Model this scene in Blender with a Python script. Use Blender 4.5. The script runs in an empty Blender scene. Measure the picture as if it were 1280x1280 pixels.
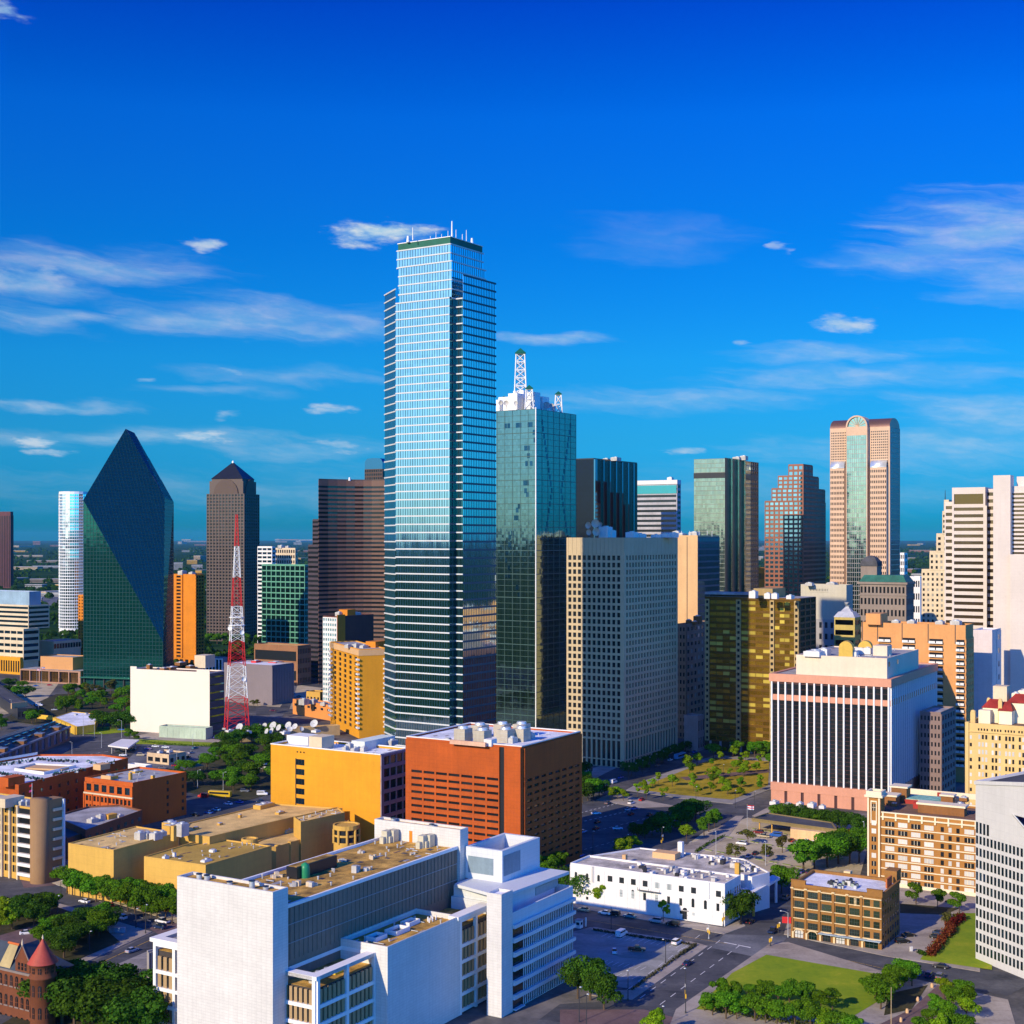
import bpy, bmesh, math, random
from mathutils import Vector, Matrix
R = math.radians
random.seed(7)
SC = bpy.context.scene
COL = SC.collection
# ------------------------------------------------------------------ camera, sky, sun, exposure
F, CU, HV, CH = 1750.0, 640.0, 672.0, 130.0
cam = bpy.data.cameras.new('camera')
cam.sensor_width = 36.0
cam.lens = 36.0 * F / 1280.0
cam.shift_y = (HV - 640.0) / 1280.0
cam.clip_start = 1.0
cam.clip_end = 90000.0
camo = bpy.data.objects.new('camera', cam)
camo.location = (0, 0, CH)
camo.rotation_euler = (R(90), 0, 0)
COL.objects.link(camo)
SC.camera = camo

SUN_EL = R(25)
SUN_H = Vector((-0.655, -0.756)).normalized()      # horizontal direction towards the sun
SUN_DIR = Vector((SUN_H.x * math.cos(SUN_EL), SUN_H.y * math.cos(SUN_EL), math.sin(SUN_EL)))
sun = bpy.data.lights.new('sun', 'SUN')
sun.energy = 4.9
sun.angle = R(0.5)
sun.color = (1.0, 0.84, 0.58)
suno = bpy.data.objects.new('sun', sun)
suno.rotation_euler = SUN_DIR.to_track_quat('Z', 'Y').to_euler()
suno.location = (-300, -300, 400)
COL.objects.link(suno)

SC.view_settings.view_transform = 'Standard'
SC.view_settings.look = 'None'
SC.view_settings.gamma = 1.0
SC.view_settings.exposure = 0.15
SC.view_settings.use_curve_mapping = False
SC.cycles.max_bounces = 6
SC.cycles.diffuse_bounces = 2
SC.cycles.glossy_bounces = 4
SC.cycles.transmission_bounces = 2
SC.cycles.volume_bounces = 0

W = bpy.data.worlds.new('World')
SC.world = W
W.use_nodes = True


class NT:
 """small helper to write node trees as expressions"""
 def __init__(s, tree):
  s.t = tree
  tree.nodes.clear()

 def n(s, typ, **kw):
  nd = s.t.nodes.new(typ)
  for k, v in kw.items():
   setattr(nd, k, v)
  return nd

 def put(s, sock, v):
  if hasattr(v, 'is_output'):
   s.t.links.new(v, sock)
  elif sock.type == 'VECTOR' and len(v) == 4:
   sock.default_value = v[:3]
  else:
   sock.default_value = v

 def m(s, op, a, b=0.0, c=0.0, clamp=False):
  nd = s.n('ShaderNodeMath', operation=op)
  nd.use_clamp = clamp
  s.put(nd.inputs[0], a)
  s.put(nd.inputs[1], b)
  s.put(nd.inputs[2], c)
  return nd.outputs[0]

 def vm(s, op, a, b=(0, 0, 0)):
  nd = s.n('ShaderNodeVectorMath', operation=op)
  s.put(nd.inputs[0], a)
  s.put(nd.inputs[1], b)
  return nd.outputs['Value'] if op in ('DOT_PRODUCT', 'LENGTH') else nd.outputs[0]

 def mix(s, f, a, b, blend='MIX'):
  nd = s.n('ShaderNodeMix', data_type='RGBA', blend_type=blend)
  s.put(nd.inputs[0], f)
  s.put(nd.inputs[6], a)
  s.put(nd.inputs[7], b)
  return nd.outputs[2]

 def noise(s, vec, scale, detail=3.0, rough=0.55, dist=0.0):
  nd = s.n('ShaderNodeTexNoise')
  if vec is not None:
   s.t.links.new(vec, nd.inputs['Vector'])
  nd.inputs['Scale'].default_value = scale
  nd.inputs['Detail'].default_value = detail
  nd.inputs['Roughness'].default_value = rough
  nd.inputs['Distortion'].default_value = dist
  return nd.outputs[0]

 def ramp(s, f, stops):
  nd = s.n('ShaderNodeValToRGB')
  s.put(nd.inputs[0], f)
  el = nd.color_ramp.elements
  while len(el) < len(stops):
   el.new(0.5)
  for e, (p, c) in zip(el, stops):
   e.position = p
   e.color = c if len(c) == 4 else (*c, 1)
  return nd.outputs[0]

 def smooth(s, x, a, b):
  nd = s.n('ShaderNodeMapRange', interpolation_type='SMOOTHSTEP')
  s.put(nd.inputs[0], x)
  nd.inputs[1].default_value = a
  nd.inputs[2].default_value = b
  return nd.outputs[0]


def C4(c):
 return (c[0], c[1], c[2], 1.0)


def build_world():
 k = NT(W.node_tree)
 sky = k.n('ShaderNodeTexSky', sky_type='NISHITA')
 sky.sun_disc = False
 sky.sun_elevation = SUN_EL
 sky.sun_rotation = math.atan2(SUN_DIR.x, SUN_DIR.y)
 sky.altitude = 200.0
 sky.air_density = 1.0
 sky.dust_density = 0.35
 sky.ozone_density = 3.0
 hs = k.n('ShaderNodeHueSaturation')
 hs.inputs['Saturation'].default_value = 1.5
 hs.inputs['Value'].default_value = 1.0
 k.t.links.new(sky.outputs[0], hs.inputs['Color'])
 tc = k.n('ShaderNodeTexCoord')
 sep = k.n('ShaderNodeSeparateXYZ')
 k.t.links.new(tc.outputs['Generated'], sep.inputs[0])
 x, y, z = sep.outputs
 az = k.m('ARCTAN2', x, y)
 el = k.m('ARCSINE', z)
 # deep polarised blue: the sky is graded by height, less so around the sun
 ramp = k.ramp(k.m('MULTIPLY', el, 2.0), [(0.0, (.0, .28, .70)), (.036, (.01, .32, .9)), (.14, (.04, .42, .80)), (.25, (.05, .55, .90)), (.42, (.03, .55, 1.0)), (.58, (.1, .56, 1.15)), (.74, (.08, .30, 1.08)), (1.0, (.05, .36, 1.1))])
 tint = k.n('ShaderNodeVectorMath', operation='SCALE')
 k.t.links.new(ramp, tint.inputs[0])
 low = k.smooth(el, 0.38, 0.2)
 side = k.smooth(k.vm('DOT_PRODUCT', tc.outputs['Generated'], (.6, -.8, 0)), 0.1, 0.75)  # unseen side of the sky, brightened and tinted as added fill for shaded faces
 k.put(tint.inputs['Scale'], k.m('ADD', k.m('MULTIPLY', k.smooth(el, 0.42, 0.75), .5), k.m('MULTIPLY_ADD', side, 2.6, 1.2)))  # overhead sky is raised too, as added fill
 sd = k.vm('DOT_PRODUCT', tc.outputs['Generated'], tuple(SUN_DIR))
 glow = k.smooth(sd, 0.62, 0.97)
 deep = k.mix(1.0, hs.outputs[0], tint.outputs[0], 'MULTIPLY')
 pale = k.mix(1.0, sky.outputs[0], k.mix(k.smooth(el, 0.0, 0.2), (.9, 1.2, 1.6, 1), (1.5, 1.62, 1.6, 1)), 'MULTIPLY')
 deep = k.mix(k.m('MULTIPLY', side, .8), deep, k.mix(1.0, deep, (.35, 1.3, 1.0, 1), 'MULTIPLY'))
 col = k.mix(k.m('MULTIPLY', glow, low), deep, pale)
 cmb = k.n('ShaderNodeCombineXYZ')
 k.put(cmb.inputs[0], k.m('ADD', az, k.m('MULTIPLY', el, .5)))
 k.put(cmb.inputs[1], k.m('MULTIPLY', el, 3.2))
 p = cmb.outputs[0]
 wp = k.n('ShaderNodeTexNoise')
 k.t.links.new(p, wp.inputs['Vector'])
 wp.inputs['Scale'].default_value = 16.0
 wp.inputs['Detail'].default_value = 5.0
 wsep = k.n('ShaderNodeSeparateXYZ')
 k.t.links.new(wp.outputs['Color'], wsep.inputs[0])
 az0, el0 = az, el
 az = k.m('MULTIPLY_ADD', k.m('SUBTRACT', wsep.outputs[0], .5), .085, az0)
 el = k.m('MULTIPLY_ADD', k.m('SUBTRACT', wsep.outputs[1], .5), .022, el0)
 sm = k.n('ShaderNodeCombineXYZ')
 k.put(sm.inputs[0], k.m('MULTIPLY', az, 4.0))
 k.put(sm.inputs[1], k.m('ADD', k.m('MULTIPLY', el, 42.0), k.m('MULTIPLY', az, 5.0)))
 n1 = k.noise(sm.outputs[0], 1.6, 7.0, 0.62)
 n2 = k.noise(p, 38.0, 5.0, 0.6)
 # cumulus puffs and long veils, each at its own azimuth and height
 # (u, v, half width, half height, strength, softness)
 puffs = [(478, 291, 78, 17, 1.0), (257, 307, 34, 15, .75), (1060, 406, 46, 14, .75), (930, 429, 18, 6, .45),
    (978, 310, 12, 7, .45), (60, 548, 58, 9, .85), (238, 546, 56, 12, .85), (395, 508, 34, 9, .6),
    (840, 562, 36, 7, .55), (432, 556, 40, 10, .45), (300, 467, 20, 6, .35), (20, 345, 60, 22, .45),
    (187, 475, 14, 5, .4), (15, 8, 34, 12, .7), (70, 562, 40, 6, .6), (1135, 560, 40, 7, .3), (275, 516, 20, 7, .35)]
 veils = [(1215, 290, 180, 62, .60), (1120, 325, 140, 30, .45), (1275, 350, 120, 40, .4), (90, 330, 210, 30, .50), (40, 355, 110, 26, .5), (300, 400, 260, 34, .50), (60, 395, 150, 22, .45), (420, 415, 140, 24, .4),
    (860, 500, 260, 20, .40), (1040, 445, 180, 18, .42), (1090, 470, 260, 22, .42), (690, 423, 110, 9, .5), (60, 508, 110, 8, .5), (350, 470, 160, 16, .28),
    (830, 300, 150, 34, .12), (1230, 520, 170, 50, .42), (180, 545, 300, 16, .45), (390, 560, 190, 18, .35), (1150, 560, 260, 40, .4), (760, 500, 120, 10, .4), (640, 615, 1000, 46, .22), (250, 490, 120, 10, .25)]
 tot = None
 for lst, amp, nz in ((puffs, 1.3, n2), (veils, 1.25, n1)):
  for (u, v, hu, hv, st) in lst:
   a0 = math.atan((u - CU) / F)
   e0 = math.atan((HV - v) / F * math.cos(a0))
   da = k.m('DIVIDE', k.m('SUBTRACT', az, a0), hu / F)
   de = k.m('DIVIDE', k.m('SUBTRACT', el, e0), hv / F)
   d2 = k.m('ADD', k.m('MULTIPLY', da, da), k.m('MULTIPLY', de, de))
   f = k.m('SUBTRACT', 1.0, k.m('SQRT', d2))
   f = k.m('ADD', f, k.m('MULTIPLY', k.m('SUBTRACT', nz, 0.5), amp * 1.6))
   f = k.smooth(f, 0.0, 0.9 if lst is puffs else 1.25)
   f = k.m('MULTIPLY', f, k.m('MULTIPLY', k.smooth(d2, 2.2, 0.6), st))
   tot = f if tot is None else k.m('MAXIMUM', tot, f)
 # a loose field of high cloud over the rest of the sky
 az, el = az0, el0
 nf = k.noise(p, 3.2, 7.0, 0.62, 0.4)
 fld = k.m('MULTIPLY', k.smooth(nf, 0.52, 0.8), k.m('MULTIPLY', k.smooth(k.m('ABSOLUTE', az), 0.5, 0.9), 0.06))
 tot = k.m('MAXIMUM', tot, fld)
 shade = k.mix(k.smooth(n2, 0.35, 0.7), (2.9, 5.2, 7.2, 1), (6.0, 6.6, 7.2, 1))
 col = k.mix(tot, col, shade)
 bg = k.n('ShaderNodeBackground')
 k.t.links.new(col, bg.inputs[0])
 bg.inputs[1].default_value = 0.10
 out = k.n('ShaderNodeOutputWorld')
 k.t.links.new(bg.outputs[0], out.inputs[0])


build_world()


# ------------------------------------------------------------------ geometry of the place
def G(u, v, z=0.0):
 d = F * (CH - z) / (v - HV)
 return Vector(((u - CU) / F * d, d))


def X(u, d):
 return Vector(((u - CU) / F * d, d))


def ztop(v, d):
 return CH - (v - HV) * d / F


def axes(th):
 t = R(th)
 return Vector((math.sin(t), math.cos(t))), Vector((-math.cos(t), math.sin(t)))


def hit(c, d, u):
 k = (u - CU) / F
 t = (k * c.y - c.x) / (d.x - k * d.y)
 return c + d * t


def corners(uL, uC, uR, D, th=31.0, wl=None, wr=None):
 """plan of a box seen by its near corner: left, near, right, back (counter-clockwise)"""
 a, b = axes(th)
 c = X(uC, D)
 l = c + b * wl if wl else hit(c, b, uL)
 r = c + a * wr if wr else hit(c, a, uR)
 return [l, c, r, l + r - c]


def lerp(p, q, t):
 return p + (q - p) * t


# ------------------------------------------------------------------ materials
MATS = {}


def principled(k):
 bs = k.n('ShaderNodeBsdfPrincipled')
 out = k.n('ShaderNodeOutputMaterial')
 k.t.links.new(bs.outputs[0], out.inputs[0])
 return bs


def newmat(name):
 m = bpy.data.materials.new(name)
 m.use_nodes = True
 MATS[name] = m
 return m, NT(m.node_tree)


def mat(name, col, rough=0.75, var=0.18, scale=0.08, metal=0.0, streak=True, joints=None, th=31.0, spec=0.3):
 """matt building surface: colour, soft blotches, rain streaks and optional panel joints (width, height, strength)"""
 if name in MATS:
  return MATS[name]
 m, k = newmat(name)
 bs = principled(k)
 tc = k.n('ShaderNodeTexCoord')
 o = tc.outputs['Object']
 n = k.noise(o, scale, 5.0, 0.6)
 f = k.m('MAXIMUM', k.m('MULTIPLY_ADD', n, 4.5 * var, 1.0 - 2.25 * var), .25)
 n3 = k.noise(o, scale * 14, 3.0, 0.6)
 f = k.m('MULTIPLY', f, k.m('MULTIPLY_ADD', n3, var * 2, 1.0 - var))
 if streak:
  mp = k.n('ShaderNodeMapping')
  mp.inputs['Scale'].default_value = (0.9, 0.9, 0.035)
  k.t.links.new(o, mp.inputs[0])
  n2 = k.noise(mp.outputs[0], 1.0, 3.0, 0.6)
  f = k.m('MULTIPLY', f, k.m('MULTIPLY_ADD', n2, var * 1.9, 1.0 - var * 0.95))
 if joints:
  sx = k.n('ShaderNodeSeparateXYZ')
  k.t.links.new(o, sx.inputs[0])
  a, b = axes(th)
  h = k.m('ADD', k.m('MULTIPLY', sx.outputs[0], a.x + b.x), k.m('MULTIPLY', sx.outputs[1], a.y + b.y))
  fx = k.m('FRACT', k.m('DIVIDE', h, joints[0]))
  fz = k.m('FRACT', k.m('DIVIDE', sx.outputs[2], joints[1]))
  ln = k.m('MAXIMUM', k.m('LESS_THAN', fx, 0.12 / joints[0]), k.m('LESS_THAN', fz, 0.12 / joints[1]))
  fl = k.m('FLOOR', k.m('DIVIDE', h, joints[0]))
  fz2 = k.m('FLOOR', k.m('DIVIDE', sx.outputs[2], joints[1]))
  wn = k.n('ShaderNodeTexWhiteNoise', noise_dimensions='2D')
  cb = k.n('ShaderNodeCombineXYZ')
  k.put(cb.inputs[0], fl)
  k.put(cb.inputs[1], fz2)
  k.t.links.new(cb.outputs[0], wn.inputs[0])
  f = k.m('MULTIPLY', f, k.m('MULTIPLY_ADD', wn.outputs[0], joints[2] * .4, 1.0 - joints[2] * .2))
  f = k.m('MULTIPLY', f, k.m('MULTIPLY_ADD', ln, -joints[2], 1.0))
 cc = k.mix(1.0, C4(col), (1, 1, 1, 1), 'MULTIPLY')
 vm = k.n('ShaderNodeVectorMath', operation='SCALE')
 k.t.links.new(cc, vm.inputs[0])
 k.put(vm.inputs['Scale'], f)
 k.t.links.new(vm.outputs[0], bs.inputs['Base Color'])
 bs.inputs['Roughness'].default_value = rough
 bs.inputs['Metallic'].default_value = metal
 bs.inputs['Specular IOR Level'].default_value = spec
 return m


def glass(name, col, metal=0.9, rough=0.04, wav=0.02, wscale=0.25, var=0.25, grid=None, th=31.0, alt=None):
 """coated facade glass: tinted mirror with slightly wavy panes; grid (w, h) makes each pane tilt and tint a little differently"""
 if name in MATS:
  return MATS[name]
 m, k = newmat(name)
 bs = principled(k)
 tc = k.n('ShaderNodeTexCoord')
 o = tc.outputs['Object']
 geo = k.n('ShaderNodeNewGeometry')
 oi = k.n('ShaderNodeObjectInfo')
 rnd = k.m('FRACT', k.m('ADD', geo.outputs['Random Per Island'], oi.outputs['Random']))
 if grid:
  sx = k.n('ShaderNodeSeparateXYZ')
  k.t.links.new(o, sx.inputs[0])
  a, b = axes(th)
  h = k.m('ADD', k.m('MULTIPLY', sx.outputs[0], a.x + b.x), k.m('MULTIPLY', sx.outputs[1], a.y + b.y))
  cb = k.n('ShaderNodeCombineXYZ')
  k.put(cb.inputs[0], k.m('FLOOR', k.m('DIVIDE', h, grid[0])))
  k.put(cb.inputs[1], k.m('FLOOR', k.m('DIVIDE', sx.outputs[2], grid[1])))
  wn = k.n('ShaderNodeTexWhiteNoise', noise_dimensions='2D')
  k.t.links.new(cb.outputs[0], wn.inputs[0])
  rnd = wn.outputs[0]
  nm = k.vm('SUBTRACT', wn.outputs[1], (.5, .5, .5))
  sc = k.n('ShaderNodeVectorMath', operation='SCALE')
  k.t.links.new(nm, sc.inputs[0])
  sc.inputs['Scale'].default_value = wav
  nn = k.vm('NORMALIZE', k.vm('ADD', geo.outputs['Normal'], sc.outputs[0]))
  k.t.links.new(nn, bs.inputs['Normal'])
 else:
  n = k.noise(o, wscale, 2.0)
  bp = k.n('ShaderNodeBump')
  bp.inputs['Strength'].default_value = wav * 5
  bp.inputs['Distance'].default_value = 0.3
  k.t.links.new(n, bp.inputs['Height'])
  k.t.links.new(bp.outputs[0], bs.inputs['Normal'])
 c = C4(col)
 if alt:      # alt = (share, colour): blinds drawn behind some panes
  c = k.mix(k.m('LESS_THAN', rnd, alt[0]), c, C4(alt[1]))
  k.put(bs.inputs['Metallic'], k.m('MULTIPLY', k.m('GREATER_THAN', rnd, alt[0]), metal))
 else:
  bs.inputs['Metallic'].default_value = metal
 vm = k.n('ShaderNodeVectorMath', operation='SCALE')
 k.put(vm.inputs[0], c)
 k.put(vm.inputs['Scale'], k.m('MULTIPLY_ADD', rnd, 2 * var, 1 - var))
 k.t.links.new(vm.outputs[0], bs.inputs['Base Color'])
 bs.inputs['Roughness'].default_value = rough
 return m


def ground_mat(name, cols, scale=0.03, rough=0.9, fine=1.2, contrast=(0.35, 0.65), spec=.2, patch=0.0):
 if name in MATS:
  return MATS[name]
 m, k = newmat(name)
 bs = principled(k)
 tc = k.n('ShaderNodeTexCoord')
 o = tc.outputs['Object']
 n = k.noise(o, scale, 6.0, 0.62)
 n2 = k.noise(o, fine, 4.0, 0.65)
 f = k.m('ADD', k.m('MULTIPLY', n, 0.7), k.m('MULTIPLY', n2, 0.3))
 if patch:
  rot = k.n('ShaderNodeMapping')
  rot.inputs['Rotation'].default_value = (0, 0, R(31))
  rot.inputs['Scale'].default_value = (.05, .16, 1)
  k.t.links.new(o, rot.inputs[0])
  vo = k.n('ShaderNodeTexVoronoi', distance='CHEBYCHEV')
  k.t.links.new(rot.outputs[0], vo.inputs['Vector'])
  vo.inputs['Scale'].default_value = 1.0
  sp = k.n('ShaderNodeSeparateColor')
  k.t.links.new(vo.outputs['Color'], sp.inputs[0])
  f = k.m('ADD', f, k.m('MULTIPLY_ADD', sp.outputs[0], patch, -patch * .5))
  f = k.m('SUBTRACT', f, k.m('MULTIPLY', k.smooth(k.noise(o, .45, 3.0), .62, .75), patch * .6))
 st = [(contrast[0] + (contrast[1] - contrast[0]) * i / (len(cols) - 1), c) for i, c in enumerate(cols)]
 k.t.links.new(k.ramp(f, st), bs.inputs['Base Color'])
 bs.inputs['Roughness'].default_value = rough
 bs.inputs['Specular IOR Level'].default_value = spec
 return m


def leafmat(name, c1, c2, c3):
 if name in MATS:
  return MATS[name]
 m, k = newmat(name)
 geo = k.n('ShaderNodeNewGeometry')
 oi = k.n('ShaderNodeObjectInfo')
 tc = k.n('ShaderNodeTexCoord')
 n = k.noise(tc.outputs['Object'], 0.5, 3.0)
 f = k.m('ADD', k.m('MULTIPLY', geo.outputs['Random Per Island'], 0.45), k.m('MULTIPLY', n, 0.55))
 c = k.ramp(f, [(0.25, c1), (0.5, c2), (0.75, c3)])
 hs = k.n('ShaderNodeHueSaturation')
 k.put(hs.inputs['Hue'], k.m('MULTIPLY_ADD', oi.outputs['Random'], 0.035, 0.485))
 k.put(hs.inputs['Value'], k.m('MULTIPLY_ADD', oi.outputs['Random'], 0.5, 0.75))
 k.t.links.new(c, hs.inputs['Color'])
 d = k.n('ShaderNodeBsdfDiffuse')
 t = k.n('ShaderNodeBsdfTranslucent')
 k.t.links.new(hs.outputs[0], d.inputs[0])
 k.t.links.new(hs.outputs[0], t.inputs[0])
 mx = k.n('ShaderNodeMixShader')
 mx.inputs[0].default_value = 0.3
 k.t.links.new(d.outputs[0], mx.inputs[1])
 k.t.links.new(t.outputs[0], mx.inputs[2])
 out = k.n('ShaderNodeOutputMaterial')
 k.t.links.new(mx.outputs[0], out.inputs[0])
 return m


# ------------------------------------------------------------------ mesh building
class MB:
 def __init__(s):
  s.v, s.f, s.mi, s.mats = [], [], [], []
  s.smooth = []

 def slot(s, m):
  if m not in s.mats:
   s.mats.append(m)
  return s.mats.index(m)

 def add(s, vs, fs, m, smooth=False):
  b = len(s.v)
  i = s.slot(m)
  s.v += vs
  for f in fs:
   s.f.append([b + q for q in f])
   s.mi.append(i)
   s.smooth.append(smooth)

 def obox(s, o, e, n, s0, s1, n0, n1, z0, z1, m):
  """box along direction e (length) and n (outwards) from point o"""
  vs = []
  for z in (z0, z1):
   for (a, b) in ((s0, n0), (s1, n0), (s1, n1), (s0, n1)):
    q = o + e * a + n * b
    vs.append((q.x, q.y, z))
  fs = [(0, 1, 2, 3), (7, 6, 5, 4), (1, 0, 4, 5), (2, 1, 5, 6), (3, 2, 6, 7), (0, 3, 7, 4)]
  if (e.x * n.y - e.y * n.x) > 0:
   fs = [tuple(reversed(f)) for f in fs]
  s.add(vs, fs, m)

 def box(s, c, size, m, rot=0.0):
  e = Vector((math.cos(rot), math.sin(rot)))
  n = Vector((math.sin(rot), -math.cos(rot)))
  o = Vector((c[0], c[1]))
  s.obox(o, e, n, -size[0] / 2, size[0] / 2, -size[1] / 2, size[1] / 2, c[2], c[2] + size[2], m)

 def prism(s, pts, z0, z1, m, top=None, cap=True):
  n = len(pts)
  z1s = z1 if isinstance(z1, (list, tuple)) else [z1] * n
  vs = [(p.x, p.y, z0) for p in pts] + [(p.x, p.y, z) for p, z in zip(pts, z1s)]
  s.add(vs, [(i, (i + 1) % n, n + (i + 1) % n, n + i) for i in range(n)], m)
  if cap:
   s.add(vs[n:], [tuple(range(n))], top or m)
   s.add(vs[:n], [tuple(reversed(range(n)))], m)

 def ring(s, po, pi, z0, z1, m):
  n = len(po)
  vs = [(p.x, p.y, z0) for p in po] + [(p.x, p.y, z1) for p in po] + [(p.x, p.y, z1) for p in pi] + [(p.x, p.y, z0) for p in pi]
  fs = []
  for i in range(n):
   j = (i + 1) % n
   fs += [(i, j, n + j, n + i), (n + i, n + j, 2 * n + j, 2 * n + i), (2 * n + i, 2 * n + j, 3 * n + j, 3 * n + i), (3 * n + i, 3 * n + j, j, i)]
  s.add(vs, fs, m)

 def tube(s, p0, p1, r0, r1, m, seg=6, cap=True, smooth=True):
  p0, p1 = Vector(p0), Vector(p1)
  d = (p1 - p0).normalized()
  a = d.orthogonal().normalized()
  b = d.cross(a)
  vs = []
  for p, r in ((p0, r0), (p1, r1)):
   for i in range(seg):
    t = 2 * math.pi * i / seg
    q = p + (a * math.cos(t) + b * math.sin(t)) * r
    vs.append(tuple(q))
  s.add(vs, [(i, (i + 1) % seg, seg + (i + 1) % seg, seg + i) for i in range(seg)], m, smooth)
  if cap:
   s.add(vs[seg:], [tuple(range(seg))], m)
   s.add(vs[:seg], [tuple(reversed(range(seg)))], m)

 def lathe(s, c, prof, m, seg=16, a0=0.0, a1=2 * math.pi, smooth=True):
  """prof: list of (radius, z) from bottom to top about point c (x, y)"""
  full = abs(a1 - a0 - 2 * math.pi) < 1e-6
  k = seg if full else seg + 1
  vs = []
  for (r, z) in prof:
   for i in range(k):
    t = a0 + (a1 - a0) * i / seg
    vs.append((c[0] + r * math.cos(t), c[1] + r * math.sin(t), z))
  fs = []
  for j in range(len(prof) - 1):
   for i in range(seg):
    i2 = (i + 1) % k
    fs.append((j * k + i, j * k + i2, (j + 1) * k + i2, (j + 1) * k + i))
  s.add(vs, fs, m, smooth)

 def dish(s, c, d, r, depth, m, seg=12):
  """parabolic dish of radius r centred at c facing d"""
  c, d = Vector(c), Vector(d).normalized()
  a = d.orthogonal().normalized()
  b = d.cross(a)
  vs, fs = [], []
  for off in (0, -0.12):
   for j in range(4):
    rr = r * j / 3
    for i in range(seg):
     t = 2 * math.pi * i / seg
     vs.append(tuple(c + d * (depth * (j / 3) ** 2 + off) + (a * math.cos(t) + b * math.sin(t)) * max(rr, .02)))
  for o in (0, 4 * seg):
   for j in range(3):
    for i in range(seg):
     i2 = (i + 1) % seg
     fs.append((o + j * seg + i, o + j * seg + i2, o + (j + 1) * seg + i2, o + (j + 1) * seg + i))
  s.add(vs, fs, m, True)

 def build(s, name, parent=None, org=None, label=None, kind=None):
  if not s.v:
   return None
  me = bpy.data.meshes.new(name)
  if org is None:
   org = Vector((0, 0, 0))
  me.from_pydata([(v[0] - org[0], v[1] - org[1], v[2] - org[2]) for v in s.v], [], s.f)
  for m in s.mats:
   me.materials.append(m)
  me.polygons.foreach_set('material_index', s.mi)
  me.polygons.foreach_set('use_smooth', s.smooth)
  me.update()
  o = bpy.data.objects.new(name, me)
  COL.objects.link(o)
  if parent:
   o.parent = parent
  else:
   o.location = org
  if label:
   o['label'] = label
  if kind:
   o['kind'] = kind
  return o


def tag(o, label, cat, group=None, kind=None):
 o['label'] = label
 o['category'] = cat
 if group:
  o['group'] = group
 if kind:
  o['kind'] = kind
 return o


def empty(name, loc, label, cat, group=None, rz=0.0):
 o = bpy.data.objects.new(name, None)
 o.empty_display_size = 1.0
 o.location = loc
 o.rotation_euler = (0, 0, rz)
 COL.objects.link(o)
 return tag(o, label, cat, group)


def inset(pts, d):
 """move every edge of a counter-clockwise plan inwards by d"""
 n = len(pts)
 out = []
 for i in range(n):
  p, q, r = pts[i - 1], pts[i], pts[(i + 1) % n]
  e1, e2 = (q - p).normalized(), (r - q).normalized()
  n1, n2 = Vector((-e1.y, e1.x)), Vector((-e2.y, e2.x))
  k = n1 + n2
  k = k / max(k.dot(n1), 0.3)
  out.append(q + k * d)
 return out


PANES = {}


def pane_mesh(w, h, gm, fm, nx, ny, arch=False):
 key = (round(w, 2), round(h, 2), gm.name, fm.name if fm else '', nx, ny, arch)
 if key in PANES:
  return PANES[key]
 mb = pane_mb(w, h, gm, fm, nx, ny, arch)
 me = bpy.data.meshes.new('window')
 me.from_pydata(mb.v, [], mb.f)
 for m in mb.mats:
  me.materials.append(m)
 me.polygons.foreach_set('material_index', mb.mi)
 PANES[key] = me
 return me


def pane_mb(w, h, gm, fm, nx, ny, arch=False):
 mb = MB()
 e, n, o = Vector((1, 0)), Vector((0, -1)), Vector((0, 0))
 mb.obox(o, e, n, -w / 2, w / 2, -.02, .03, -h / 2, h / 2, gm)
 if arch:
  vs = [(-w / 2, -.03, h / 2), (w / 2, -.03, h / 2)] + [(w / 2 * math.cos(t), -.03, h / 2 + w / 2 * math.sin(t)) for t in [math.pi * i / 6 for i in range(1, 6)]]
  mb.add(vs, [tuple([0, 1] + list(range(2, 7)))], gm)
 if fm and (nx or ny):
  t = 0.07
  for i in range(1, nx):
   c = -w / 2 + w * i / nx
   mb.obox(o, e, n, c - t, c + t, .03, .07, -h / 2, h / 2, fm)
  for j in range(1, ny):
   c = -h / 2 + h * j / ny
   mb.obox(o, e, n, -w / 2, w / 2, .03, .065, c - t, c + t, fm)
 return mb


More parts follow.
